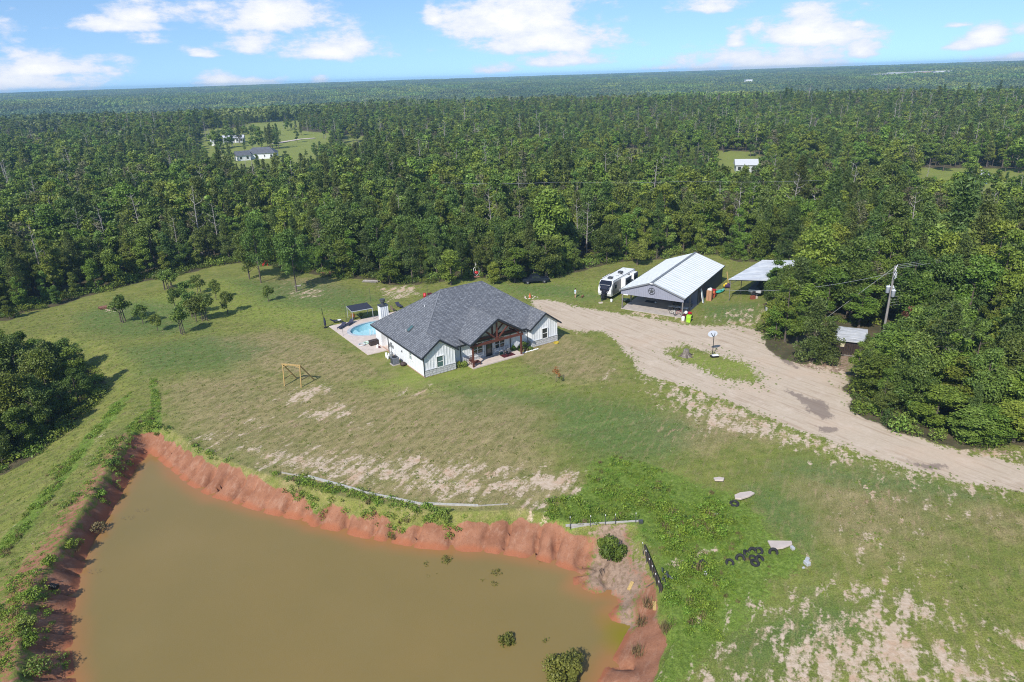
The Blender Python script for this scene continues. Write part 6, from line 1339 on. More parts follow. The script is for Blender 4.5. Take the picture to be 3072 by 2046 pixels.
# ------------------------------------------------------------------ travel trailer
def trailer():
    T = thing('travel_trailer', 'white and black travel trailer parked beside the workshop', 'travel trailer', (16.85, 117.3, 0), math.radians(-34)); w, L_, H_ = 2.55, 10.4, 3.35
    WH = mat('gloss_white_fibreglass', (.80, .80, .78), .3, .03, 2); GR = mat('grey_graphic_panel', (.13, .13, .145), .35, .25, 1.2); BK = mat('gloss_black_fibreglass', (.010, .011, .02), .2, .1, 2)
    side = [(.25, .65), (-.05, 1.2), (0, 1.9), (.45, 2.85), (.9, H_), (L_, H_), (L_, .65)]
    MB().prism(side, -w / 2, w / 2, 'x').build('body', WH, T, bevel=.04)
    for s in (-1, 1):
        MB().prism([(.8, .75), (.5, 1.6), (1.1, 3.0), (L_ - .2, 3.1), (L_ - .2, .75)], s * (w / 2 + .005) - .005, s * (w / 2 + .005) + .005, 'x').build('side_graphic', GR, T)
        for y0, y1, z0, z1 in ((1.6, 2.6, 1.7, 2.4), (9.0, 9.9, 1.7, 2.5)): MB().box((s * (w / 2 + .012), (y0 + y1) / 2, (z0 + z1) / 2), (.02, y1 - y0, z1 - z0)).build('window', GLASS, T)
        MB().beam((s * (w / 2 - .02), .85, H_ + .02), (s * (w / 2 - .02), L_, H_ + .02), .05, .05).build('gutter_rail', BLACK, T)
    # nose: black wrap between the two white wings
    f = MB(); f.v = [(-.95, .83, 3.36), (.95, .83, 3.36), (1.1, .38, 2.83), (-1.1, .38, 2.83), (-.95, -.035, 1.92), (.95, -.035, 1.92), (.55, -.10, 1.2), (-.55, -.10, 1.2), (.4, .16, .72), (-.4, .16, .72)]
    f.v = [(x * 1.12 if z > 2 else x, y - .015, z + .005) for x, y, z in f.v]; f.f = [(0, 1, 2, 3), (3, 2, 5, 4), (4, 5, 6, 7), (7, 6, 8, 9)]; f.build('nose_panel', BK, T)
    f = MB(); f.v = [(-1.0, .30, 2.78), (1.0, .30, 2.78), (1.0, .22, 2.62), (-1.0, .22, 2.62)]; f.v = [(x, y - .045 - .02 * 0, z) for x, y, z in f.v]; f.f = [(0, 1, 2, 3)]
    for k in range(9): MB().box((-.84 + .21 * k, .235, 2.70), (.12, .03, .1)).build('nose_lettering', LGREY, T)
    MB().add([(-.72, .10, 2.5), (.72, .10, 2.5), (.05, -.12, 1.5), (-.05, -.12, 1.5)], [(0, 1, 2, 3)]).build('windscreen', mat('smoked_panel', (.03, .032, .05), .15, .1, 2), T)
    for s in (-1, 1): MB().beam((s * .95, .12, 2.35), (s * .5, -.11, 1.35), .07, .04).build('white_flash', WH, T)
    # roof fittings, slide-outs, tongue, wheels
    for y in (2.3, 6.6): MB().prism([(-.35, y - .45), (.35, y - .45), (.45, y), (.35, y + .5), (-.35, y + .5), (-.45, y)], H_ + .01, H_ + .3).build('air_conditioner', DGREY, T, bevel=.04)
    for x, y, a, b in ((.35, 4.4, .5, .45), (.2, 5.5, .45, .4), (-.3, 9.2, .4, .35), (.55, 3.6, .15, .15), (-.1, 3.7, .2, .2), (.6, 5.9, .5, .2)): MB().box((x, y, H_ + .05), (a, b, .1)).build('roof_vent', LGREY if x < .6 else BLACK, T)
    for s, y0, y1, d_ in ((1, 4.2, 6.9, .85), (1, 8.0, 9.9, .8), (-1, 3.2, 6.2, .75)):
        o = MB().box((s * (w / 2 + d_ / 2), (y0 + y1) / 2, 1.95), (d_, y1 - y0, 2.2)).build('slide_out', WH, T, bevel=.02); MB().box((s * (w / 2 + d_ + .01), (y0 + y1) / 2, 1.95), (.03, y1 - y0 - .1, 2.0)).build('slide_panel', GR, o); MB().box((s * (w / 2 + d_ + .03), (y0 + y1) / 2, 2.3), (.02, 1.3, .7)).build('slide_window', GLASS, o)
        MB().beam((s * (w / 2 + d_), y0, 3.07), (s * (w / 2 + d_), y1, 3.07), .06, .06).build('slide_trim', BLACK, o)
    MB().beam((-.9, .8, .55), (0, -1.3, .5), .1, .15).beam((.9, .8, .55), (0, -1.3, .5), .1, .15).build('tongue', BLACK, T); MB().box((0, -.55, .9), (.62, .62, .75)).build('tank_cover', BLACK, T, bevel=.05); MB().tube([(0, -1.15, .05), (0, -1.15, 1.0)], .05, 8).build('jack', DGREY, T)
    MB().box((0, 5.4, .6), (w - .2, 9.6, .3)).build('chassis', BLACK, T)
    for y in (5.9, 6.9):
        for s in (-1, 1):
            wl = MB().torus((s * (w / 2 - .1), y, .38), .27, .12, 18, 8, Euler((0, math.pi / 2, 0)).to_matrix()).build('wheel', RUBBER, T, True); MB().tube([(s * (w / 2 - .15), y, .38), (s * (w / 2 + .02), y, .38)], .2, 12).build('rim', LGREY, wl)
    tag(MB().box((0, 0, .1), (.7, .4, .2)).build('leveling_block', CONC, None, loc=tuple(Vector((15.95, 115.3, 0))), rotz=.3), 'pale block on the grass under the trailer jack', 'block')
    tag(MB().lathe([(.14, 0), (.2, .1), (.2, .5), (.12, .6)], n=12).build('gas_bottle', WHITE2, None, True, loc=(17.9, 115.7, 0)), 'white gas bottle beside the trailer nose', 'gas bottle')
trailer()

# ------------------------------------------------------------------ carport, boat, sheds, tank
def tin_roof(parent, x0, x1, y0, y1, z0, z1, m, ribs=18, kx=0.0):
    """a thin sheet sloping in y from z0 to z1 with ribs running along x"""
    r = MB().add([(x0, y0, z0), (x1, y0, z0), (x1 + kx * (y1 - y0), y1, z1), (x0 + kx * (y1 - y0), y1, z1), (x0, y0, z0 - .05), (x1, y0, z0 - .05), (x1 + kx * (y1 - y0), y1, z1 - .05), (x0 + kx * (y1 - y0), y1, z1 - .05)], [(0, 1, 2, 3), (7, 6, 5, 4), (0, 4, 5, 1), (1, 5, 6, 2), (2, 6, 7, 3), (3, 7, 4, 0)]).build('roof', m, parent)
    for i in range(ribs):
        f = (i + .5) / ribs; MB().box(((x0 + x1) / 2 + kx * (y1 - y0) * f, y0 + (y1 - y0) * f, z0 + (z1 - z0) * f + .03), (x1 - x0, .09, .05)).build('roof_rib', m, r)
    return r
C = G(2185, 836, 4.1); T = thing('carport', 'open carport on thin posts with streaked tin roof sheltering a boat', 'carport', (C.x, C.y, 0), math.radians(-12)); KX = .55; tin_roof(T, 0, 7.0, 0, 13.5, 3.95, 4.15, ROOFM2, 16, KX)
for x in (.3, 6.7):
    for y in (.3, 4.6, 9, 13.2): MB().tube([(x + KX * y, y, -.2), (x + KX * y, y, 3.95)], .06, 8).build('post', POSTM, T)
for y in (.3, 4.6, 9, 13.2): MB().beam((KX * y, y, 3.8), (7 + KX * y, y, 3.8), .1, .18).build('cross_beam', DGREY, T)
for y in (.3, 4.6): MB().beam((.3 + KX * y, y, 3.0), (1.4 + KX * y, y, 3.75), .06).build('brace', DGREY, T)
B = G(2262, 888, .2); T = thing('covered_boat', 'boat under a dark grey cover on a trailer in the carport', 'boat', (B.x, B.y, 0), math.radians(-33))
MB().prism([(-1.1, .1), (1.1, .1), (1.15, 4.8), (.7, 6.1), (0, 6.6), (-.7, 6.1), (-1.15, 4.8)], .75, 1.3).build('hull', LGREY, T, bevel=.1); MB().add([(-1.15, .2, 1.32), (1.15, .2, 1.32), (1.2, 4.8, 1.4), (0, 6.6, 1.45), (-1.2, 4.8, 1.4), (0, .6, 1.75), (0, 4.0, 2.15)], [(0, 1, 5), (0, 5, 6, 4), (1, 2, 6, 5), (2, 3, 6), (3, 4, 6)]).build('cover', mat('dark_grey_cover', (.05, .055, .075), .8, .2, 2), T)
MB().box((0, -.3, .75), (.5, .4, .9)).build('outboard_motor', BLACK, T, bevel=.05); MB().box((0, 3, .5), (1.3, 6, .12)).build('trailer_frame', DGREY, T)
for s in (-1, 1): MB().torus((s * 1.0, 2.6, .33), .23, .11, 14, 6, Euler((0, math.pi / 2, 0)).to_matrix()).build('wheel', RUBBER, T, True)
p = GP(2258, 897); t = thing('red_toolbox', 'rusty red boxes on the ground in front of the boat', 'boxes', tuple(p), .3); MB().box((0, 0, .3), (.8, .5, .6)).build('box', mat('rusty_red', (.25, .07, .04), .8, .3, 5), t); MB().box((.75, .1, .2), (.4, .4, .4)).build('small_box', CONC, t)
Cc = G(2400, 836, 3.1); T = thing('white_shed', 'pale metal shed with a white roof half hidden by trees', 'shed', (Cc.x - 2.0, Cc.y - 3.2, 0), math.radians(-30)); tin_roof(T, -.3, 6.0, -.3, 6.0, 2.9, 3.3, mat('white_tin', (.74, .75, .78), .4, .08, 2), 8)
MB().box((2.85, .05, 1.42), (5.7, .1, 2.8)).build('front_wall', CLAD, T); MB().box((5.65, 2.85, 1.45), (.1, 5.5, 2.85)).build('side_wall', LGREY, T); MB().box((.05, 2.85, 1.45), (.1, 5.5, 2.85)).build('side_wall', LGREY, T); MB().box((2.85, 5.7, 1.5), (5.5, .1, 3.0)).build('rear_wall', CLAD, T)
for i in range(9): MB().box((5.72, .4 + .6 * i, 1.45), (.04, .06, 2.8)).build('rib', LGREY, T)
p = G(2305, 945); t = thing('water_tank', 'white caged water tank between the trees right of the workshop', 'tank', tuple(p), -.3); MB().box((0, 0, .72), (.98, 1.15, 1.0)).build('tank', WHITE2, t, bevel=.08); MB().box((0, 0, .09), (1.1, 1.25, .16)).build('pallet', DGREY, t); cg = MB()
for z in (.3, .55, .8, 1.05, 1.25):
    for a, b in (((-.52, -.6), (.52, -.6)), ((.52, -.6), (.52, .6)), ((.52, .6), (-.52, .6)), ((-.52, .6), (-.52, -.6))): cg.beam((*a, z), (*b, z), .03)
for k in range(6):
    x = -.52 + 1.04 * k / 5; cg.beam((x, -.61, .15), (x, -.61, 1.27), .025); y = -.6 + 1.2 * k / 5; cg.beam((-.53, y, .15), (-.53, y, 1.27), .025)
cg.build('cage', MGREY, t)
# small shed on the right
S1 = G(2496, 1016, 2.2); T = thing('small_shed', 'low dark shed with a ribbed tin roof among the drive trees', 'shed', (S1.x + .2, S1.y + .2, 0), math.radians(-26)); tin_roof(T, -.2, 4.4, -.3, 3.9, 2.15, 2.75, ribbed_mat('dull_tin', (.30, .31, .32), (.62, .63, .65), .5, .1, 5), 11)
SHD = mat('dark_brown_boards', (.035, .022, .016), .85, .3, 5, .3)
MB().box((2.1, 3.55, 1.3), (4.1, .1, 2.5)).build('rear_wall', SHD, T); 
for s in (.05, 4.15): MB().box((s, 1.8, 1.15), (.1, 3.5, 2.2)).build('side_wall', SHD, T)
for i in range(14): MB().box((.2 + .3 * i, .06, .95), (.27, .07, 1.9)).build('plank', SHD, T)
MB().box((1.35, .0, 1.35), (.5, .05, .5)).build('window', mat('yellowed_sign', (.5, .45, .3), .7, .1, 3), T); MB().beam((-.2, -.3, 2.1), (4.4, -.3, 2.1), .06, .14).build('fascia', LGREY, T); MB().beam((0, -.6, .12), (3.8, -.6, .12), .12).build('sill_log', POSTM, T)
# ------------------------------------------------------------------ utility pole and lines
def pole():
    b = G(2648, 1012); top_h = 11.0; T = thing('utility_pole', 'weathered utility pole with two pale transformers and crossarms', 'utility pole', tuple(b), 0)
    MB().tube([(0, 0, -.3), (0, 0, top_h)], [.19, .13], 10).build('pole', mat('grey_pole_wood', (.27, .25, .23), .9, .2, 4, .3), T)
    ca = Vector((.55, .83, 0)).normalized()
    for z, n in ((top_h - .35, 3), (top_h - 1.1, 3)):
        MB().beam(-ca * 1.25 + Vector((.12, -.1, z)), ca * 1.25 + Vector((.12, -.1, z)), .11, .13).build('crossarm', mat('weathered_crossarm', (.32, .30, .28), .9, .2, 5), T)
        for k in range(n):
            q = ca * (-1.1 + 1.1 * k) + Vector((.12, -.1, z)); MB().lathe([(.03, 0), (.07, .06), (.04, .1), (.08, .16), (.04, .22), (.05, .28)], tuple(q), 8).build('insulator', WHITE2, T)
    for k in range(4): q = Vector((.25, .1, top_h - 2.0 + .22 * k)); MB().tube([q, q + Vector((.35, .15, .25))], .05, 6).build('fuse_cutout', LGREY, T)
    for dx, dy, z in ((-.55, -.1, 7.0), (.12, -.5, 6.5), (.30, .35, 6.75)): 
        t_ = MB().lathe([(.2, 0), (.28, .04), (.29, .9), (.31, .92), (.31, .98), (.26, 1.04), (.1, 1.1)], (dx, dy, z), 14).build('transformer', mat('pale_transformer_grey', (.56, .58, .62), .45, .06, 3), T, True); MB().lathe([(.03, 0), (.05, .05), (.03, .2)], (dx + .1, dy, z + 1.05), 8).build('bushing', WHITE2, t_)
    P0 = Vector(b)
    def wire(a, b_, sag, lab, n=14):
        pts = [a.lerp(b_, i / n) - Vector((0, 0, sag * 4 * (i / n) * (1 - i / n))) for i in range(n + 1)]; tag(MB().tube(pts, .014, 4).build('power_line', LGREY, None), lab, 'cable', 'wires leaving the utility pole')
    e = Vector((130, 62, 0))
    labs = ['topmost wire running right from the upper crossarm', 'middle wire running right from the upper crossarm', 'lowest wire running right from the upper crossarm']
    for k in range(3): q = P0 + ca * (-1.1 + 1.1 * k) + Vector((.12, -.1, top_h - .1)); wire(q, q + e + Vector((0, 0, -.5)), 1.6, labs[k])
    labs = ['first thin service wire below the transformers', 'second thin service wire below the transformers', 'third thin service wire below the transformers', 'lowest thin service wire below the transformers']
    for k in range(4): q = P0 + Vector((.2, -.1, 6.3 - .42 * k)); wire(q, q + e * .55 + Vector((0, 0, -1)), 1.2, labs[k])
    q = P0 + Vector((-.1, -.2, top_h - .9)); wire(q, Vector((34, 108, 4.2)), 1.2, 'long service drop wire from the pole towards the workshop')
    q = P0 + Vector((-.2, 0, top_h - .3)); tag(MB().tube([q, G(2470, 960, 0)], .03, 4).build('guy_wire', LGREY), 'slanting guy wire left of the utility pole', 'cable')
pole()
# far power lines glinting over the trees
for z, dz, lab in ((15.2, 0, 'upper far power line crossing above the wood'), (14.6, 0, 'lower far power line crossing above the wood')):
    a = G(1330, 548, z); b_ = G(2480, 540, z); pts = [a.lerp(b_, i / 20) - Vector((0, 0, .35 * abs(math.sin(i / 20 * math.pi * 3)))) for i in range(21)]; tag(MB().tube(pts, .02, 4).build('power_line', MGREY, None), lab, 'cable')
# ------------------------------------------------------------------ hoop, stump, person
p = G(2137, 1068); t = thing('basketball_hoop', 'portable basketball hoop with clear backboard on the island', 'basketball hoop', tuple(p), .15)
MB().box((.15, -.35, .12), (1.1, .7, .2)).build('base', BLACK, t, bevel=.05); MB().box((.25, -.4, .27), (.95, .5, .1)).build('weight_slab', WHITE2, t, bevel=.03); MB().tube([(0, 0, .1), (0, 0, 3.0)], .05, 8).build('pole', BLACK, t)
for s in (-1, 1): MB().beam((0, 0, 2.85), (s * .3, .35, 3.4), .05).build('bracket', BLACK, t)
bb = MB(); n = 18; bb.v = [(.72 * math.cos(2 * math.pi * i / n) , .42, 3.22 + .48 * math.sin(2 * math.pi * i / n)) for i in range(n)] + [(.72 * math.cos(2 * math.pi * i / n), .46, 3.22 + .48 * math.sin(2 * math.pi * i / n)) for i in range(n)]; bb.f = [tuple(range(n))[::-1], tuple(range(n, 2 * n))] + [(i, (i + 1) % n, n + (i + 1) % n, n + i) for i in range(n)]
bb.build('backboard', mat('pale_backboard', (.62, .66, .76), .3, .04, 2), t); MB().torus((0, .75, 3.0), .23, .02, 16, 5).build('rim', ORNG, t)
p = GP(2058, 1068); t = thing('tree_stump', 'grey weathered tree stump on the grassy island', 'stump', tuple(p)); MB().lathe([(1.0, -.1), (.75, .1), (.5, .35), (.42, .8), (.38, 1.0), (.3, 1.05)], n=11).build('stump', mat('stump_wood', (.20, .17, .145), .95, .35, 4, .8), t)
for a in (.4, 1.9, 3.2, 4.6, 5.5): MB().tube([(.4 * math.cos(a), .4 * math.sin(a), .3), (1.2 * math.cos(a), 1.2 * math.sin(a), -.02)], [.18, .05], 6).build('root', BARK, t)
def person():
    p = G(1726, 893); T = thing('person', 'person in a pale blue top and light shorts walking across the lawn', 'person', tuple(p), -.3); SK = mat('skin_tone', (.45, .25, .17), .6, .05, 3)
    me = bpy.data.meshes.new('body'); v = [(0, 0, .92), (0, 0, 1.12), (0, .01, 1.34), (0, .01, 1.46), (0, .02, 1.56), (0, .03, 1.68), (-.17, 0, 1.38), (-.24, .10, 1.14), (-.26, .26, 1.0), (.17, 0, 1.38), (.25, -.10, 1.14), (.30, -.05, .93), (-.09, 0, .88), (-.10, .20, .50), (-.10, .10, .08), (-.10, .22, .05), (.09, 0, .88), (.10, -.12, .50), (.10, -.36, .14), (.10, -.27, .06)]
    e = [(0, 1), (1, 2), (2, 3), (3, 4), (4, 5), (2, 6), (6, 7), (7, 8), (2, 9), (9, 10), (10, 11), (0, 12), (12, 13), (13, 14), (14, 15), (0, 16), (16, 17), (17, 18), (18, 19)]; r = [.14, .12, .13, .06, .06, .10, .055, .042, .035, .055, .042, .035, .09, .06, .045, .035, .09, .06, .045, .035]
    me.from_pydata(v, e, []); o = bpy.data.objects.new('body', me); link(o, T); sk = o.modifiers.new('skin', 'SKIN'); 
    for i, q in enumerate(r): me.skin_vertices[0].data[i].radius = (q, q * .8 if i < 3 else q)
    me.skin_vertices[0].data[0].use_root = True; ss = o.modifiers.new('sub', 'SUBSURF'); ss.levels = 1; ss.render_levels = 2; me.materials.append(SK)
    MB().lathe([(.13, 1.0), (.16, 1.02), (.17, 1.2), (.19, 1.38), (.12, 1.48), (.07, 1.5)], n=12).build('top', mat('pale_blue_cloth', (.42, .56, .66), .8, .1, 5), T, True)
    MB().lathe([(.17, 1.03), (.18, .9), (.2, .72), (.19, .72)], n=12).build('shorts', mat('light_shorts', (.6, .55, .52), .8, .1, 5), T, True); MB().blob((0, .0, 1.72), (.11, .12, .12), 10, 7).build('hair', mat('dark_hair', (.05, .03, .02), .8, .2, 9), T, True)
person()
p = G(1747, 893); t = thing('small_dog', 'small brown dog walking beside the person', 'dog', tuple(p), .9)
m_ = bpy.data.meshes.new('body'); m_.from_pydata([(0, 0, .3), (.22, 0, .32), (.34, 0, .42), (.46, 0, .42), (-.22, 0, .3), (-.4, 0, .42), (.2, .07, .2), (.22, .07, .02), (.2, -.07, .2), (.16, -.07, .02), (-.22, .07, .2), (-.26, .07, .12), (-.22, .07, .02), (-.22, -.07, .2), (-.2, -.07, .12), (-.16, -.07, .02)], [(0, 1), (1, 2), (2, 3), (0, 4), (4, 5), (1, 6), (6, 7), (1, 8), (8, 9), (4, 10), (10, 11), (11, 12), (4, 13), (13, 14), (14, 15)], [])
o = bpy.data.objects.new('body', m_); link(o, t); o.modifiers.new('skin', 'SKIN'); m_.skin_vertices[0].data[0].use_root = True
for i, q in enumerate([.1, .11, .07, .04, .08, .02, .04, .025, .04, .025, .045, .03, .022, .045, .03, .022]): m_.skin_vertices[0].data[i].radius = (q, q)
m_.materials.append(mat('brown_fur', (.22, .10, .05), .9, .2, 8))

# ------------------------------------------------------------------ round the pond
def plank(pts, lab, h=.24, th=.06, m=WEATHERED, name='erosion_board'):
    b = MB(); Q = [GP(*q) for q in pts]
    for a, c in zip(Q[:-1], Q[1:]): a = a + Vector((0, 0, h / 2)); c = c + Vector((0, 0, h / 2)); d = (c - a).normalized() * .02; b.beam(a - d, c + d, th, h)
    return tag(b.build(name, m), lab, 'board')
PALEB = mat('pale_grey_board', (.42, .41, .40), .9, .15, 5, .3)
plank([(846, 1420), (885, 1427), (928, 1435)], 'dark weathered end board at the left of the bank edging', .16); plank([(926, 1433), (1010, 1456), (1088, 1478)], 'bright grey board, left one of the bank edging', .3, .1, PALEB)
plank([(1088, 1479), (1180, 1497), (1270, 1516)], 'long grey board in the middle of the bank edging', .24, .08, PALEB); plank([(1274, 1513), (1350, 1516), (1434, 1519)], 'pale straight board right of the middle of the bank edging', .22, .08, PALEB); plank([(1434, 1519), (1480, 1516), (1524, 1514)], 'thin sinking board at the right end of the bank edging', .12, .06)
p = G(1088, 1478); tag(MB().beam((0, 0, -.2), (.03, 0, .5), .05).build('stake', POSTM, None, loc=tuple(GP(1088, 1478))), 'short stake holding the joint of the long bank boards', 'stake')
def wall_run(a, b_, base_h, n, lab, tilt=0, m=PALEB, rows=2):
    A, B_ = GP(*a), GP(*b_); z = max(A.z, B_.z) - .1; T = thing('retaining_wall', lab, 'retaining wall', (A.x, A.y, z)); A0 = Vector((0, 0, 0)); B0 = Vector((B_.x - A.x, B_.y - A.y, 0))
    for r_ in range(rows):
        for k in range(2): q0 = A0.lerp(B0, k * .5 + (.08 if r_ else 0)); q1 = A0.lerp(B0, min(1, k * .5 + .5 + (.02 if r_ else 0))); MB().beam(q0 + Vector((0, -.02 * r_, .12 + .27 * (rows - 1 - r_) - .2)), q1 + Vector((0, -.02 * r_, .12 + .27 * (rows - 1 - r_) - .2)), .07, .24).build('board', m, T)
    return T, A0, B0
T, A0, B0 = wall_run((1697, 1580), (1915, 1566), .3, 5, 'board retaining wall with steel posts above the pond corner')
for f in (.06, .34, .54, .68, .96): q = A0.lerp(B0, f); pst = MB().beam(q + Vector((0, -.1, -.4)), q + Vector((0, -.1, 1.05)), .05).build('steel_post', DGREY, T); MB().beam(q + Vector((0, -.1, 1.05)), q + Vector((0, -.1, 1.2)), .052).build('post_tip', WHITE2, pst)
q = GP(1915, 1568); MB().box((B0.x + .2, B0.y - .1, .1), (.35, .3, .5)).build('rubble', DGREY, T)
T, A0, B0 = wall_run((1932, 1655), (1985, 1775), .3, 4, 'dark leaning board fence beside the pond outlet', 0, mat('dark_wet_boards', (.06, .045, .035), .9, .3, 5, .4), 3)
for f in (.05, .25, .45, .62, .8, .97): q = A0.lerp(B0, f); pst = MB().beam(q + Vector((-.1, 0, -.5)), q + Vector((-.22, -.05, .9)), .05).build('steel_post', DGREY, T); MB().beam(q + Vector((-.22, -.05, .9)), q + Vector((-.25, -.06, 1.05)), .052).build('post_tip', WHITE2, pst)
def tyre(px, py, r, rx, ry, lab, lift=.06):
    p = GP(px, py); t = thing('tyre', lab, 'tyre', (p.x, p.y, p.z + lift), 0, 'old tyres dumped in the weeds'); o = MB().torus((0, 0, 0), r * .66, r * .27, 20, 8).build('tread', RUBBER, t, True); o.rotation_euler = (rx, ry, 0)
z7 = lambda x, y: (1680 + x / 2.944, 1500 + y / 2.944)
for i, (x, y, r, rx, ry, lab) in enumerate(((1500, 560, .42, .5, .1, 'old tyre lying flat at the left of the tyre heap'), (1592, 522, .46, .7, -.3, 'old tyre tilted towards the pond, second from the left'), (1650, 478, .42, .2, .5, 'old tyre at the back left of the tyre heap'), (1700, 462, .45, .9, .2, 'old tyre standing at the top of the tyre heap'),
      (1752, 458, .45, .4, -.4, 'old tyre next to the big slab side of the heap'), (1722, 562, .45, .2, .2, 'old tyre at the front of the tyre heap'), (1764, 535, .48, .6, .5, 'large old tyre in the middle of the tyre heap'), (1884, 470, .46, 1.0, -.2, 'grey dusty tyre below the corner of the big slab'), (1700, 520, .4, .1, -.2, 'old tyre half covered by weeds inside the heap'),
      (1262, 575, .46, 1.0, .3, 'lone tyre standing in the weeds left of the heap'), (1195, 592, .4, .3, .2, 'tyre sunk in weeds beside the clay patch'), (1540, 36, .5, .2, .0, 'lone tyre in front of the upper stone slab'))): tyre(*z7(x, y), r, rx, ry, lab)
def slab(px, py, poly, th, lab, rz=0, rx=0, m=CONC):
    p = GP(px, py); o = MB().prism(poly, 0, th).build('concrete_slab', m, None, loc=(p.x, p.y, p.z + .12), rotz=rz, bevel=.02); o.rotation_euler = (rx, 0, rz); return tag(o, lab, 'concrete slab')
slab(2341, 1640, [(-.95, -.75), (0, -.55), (1.0, .05), (1.1, .55), (-.9, .6)], .14, 'large pale slab of broken concrete above the tyre heap', -.05, -.12); slab(2233, 1492, [(-1.1, -.4), (-.6, -.6), (.4, -.25), (1.1, .2), (.9, .6), (-.2, .55), (-.9, .2)], .16, 'pale rounded slab at the upper edge of the weeds', .1, -.1); slab(2157, 1442, [(-.5, -.3), (.3, -.4), (.55, .1), (.1, .35), (-.5, .2)], .15, 'small pale slab at the top of the weeds', 0, -.1)
for x, y, s, lab in ((2182, 540, .38, 'upper white concrete block at the right end of the weeds'), (2180, 572, .45, 'lower white concrete block at the right end of the weeds'), (2052, 435, .35, 'white block by the corner of the big slab'), (2150, 605, .2, 'little white stone beside the concrete blocks'), (1285, 658, .3, 'pale stone in the weeds below the lone tyre'), (1378, 140, .3, 'pale stone on the bare track through the weeds')):
    p = GP(*z7(x, y)); tag(MB().box((0, 0, s * .4), (s * 1.1, s * .8, s * .7)).build('concrete_block', LGREY, None, loc=tuple(p), rotz=rnd.uniform(0, 2), bevel=.03), lab, 'block')
for (x0, y0), (x1, y1), lab in (((605, 800), (640, 730), 'pale loose board on the mud by the pond'), ((838, 980), (832, 905), 'pale loose board standing out of the mud'), ((760, 775), (830, 735), 'dark stick leaning to the fence on the mud')):
    A, B_ = GP(*z7(x0, y0)), GP(*z7(x1, y1)); tag(MB().beam(A + Vector((0, 0, .06)), B_ + Vector((0, 0, .12)), .28 if 'pale' in lab else .06, .05).build('loose_board', PINEWOOD if 'pale' in lab else BARK), lab, 'board')
p = GP(*z7(915, 690)); t = thing('pipe_scrap', 'tangle of dark grey plastic pipe scraps beside the leaning fence', 'pipes', tuple(p))
for k in range(6): a = rnd.uniform(0, 3.1); L_ = rnd.uniform(.25, .55); c = Vector((rnd.uniform(-.5, .5), rnd.uniform(-.6, .6), .15 + .1 * (k % 4))); d = Vector((math.cos(a), math.sin(a), rnd.uniform(-.3, .5))) * L_; MB().tube([c - d, c + d * .2 + Vector((0, 0, .1)), c + d], .05, 6).build('pipe', DGREY, t)
shrub(GP(1835, 1668), 1.5, 1.9, 'round dense green bush below the retaining wall', LEAF, .2, 3600); 
def water_bush(px, py, r, h, lab, n=2600, m=AQ, leaf=.17):
    p = G(px, py, WATER_Z); p.z = WATER_Z - .25; return shrub(p, r, h, lab, m, leaf, n, 'water plant')
water_bush(1695, 2030, 1.65, 2.2, 'large olive bush standing in the pond near its outlet', 5200); water_bush(1522, 1925, .7, .9, 'small olive bush standing alone in the pond', 1000); water_bush(1637, 1920, .4, .4, 'sparse plant in the water above the large bush', 90)
for px, py, r, h, n, lab in ((1338, 1682, .62, .6, 420, 'feathery plant half under water, right of the first group'), (1281, 1692, .45, .42, 150, 'thin plant half under water, left of the first group'), (1252, 1690, .2, .3, 26, 'tiny sprig in the water left of the plants'), (1283, 1727, .3, .32, 60, 'faint plant in front of the first water group'), (1311, 1722, .25, .3, 40, 'faint sprig beside the front water plant'),
                      (1490, 1720, .6, .5, 300, 'yellowish plant at the top of the second water group'), (1448, 1740, .3, .4, 90, 'small plant at the left of the second water group'), (1482, 1752, .5, .4, 170, 'dark plant at the front of the second water group'), (1618, 1686, .3, .3, 60, 'sprig in the shallow orange water by the bank')): water_bush(px, py, r, h, lab, n, leaf=.1)
for px, py, lab in ((427, 1533, 'bare branched twig poking out of the water, upper one'), (385, 1556, 'bare branched twig poking out of the water, second one'), (285, 1716, 'bare twig in the water near the dam')):
    p = G(px, py, WATER_Z); b = MB()
    for k in range(7): a = k * .9; b.tube([(0, 0, -.3), (.25 * math.cos(a), .2 * math.sin(a), .12), (.7 * math.cos(a), .35 * math.sin(a), .22)], [.02, .008], 4) if False else b.tube([(0, 0, -.3), (.7 * math.cos(a), .35 * math.sin(a), .2)], [.02, .008], 4)
    tag(b.build('twig', BARK, None, loc=tuple(p)), lab, 'twig')
shrub(GP(1527, 1556), .75, .9, 'yellow-green bush hanging on the clay bank', LEAFY, .14, 700) if False else shrub(GP(1334, 1555), .8, 1.1, 'yellow-green bush growing on the clay bank', LEAFY, .14, 800)
p = GP(160, 1762); t = thing('drain_pipe', 'black corrugated drain pipe end in the dam bank', 'pipe', (p.x, p.y, p.z + .15), -.3); 
for k in range(7): MB().torus((-.5 + .16 * k, 0, 0), .17, .05, 14, 6, Euler((0, math.pi / 2, 0)).to_matrix()).build('corrugation', BLACK, t, True)
MB().tube([(-.6, 0, 0), (.5, 0, 0)], .15, 12).build('pipe', BLACK, t)
gs = np.random.default_rng(91)
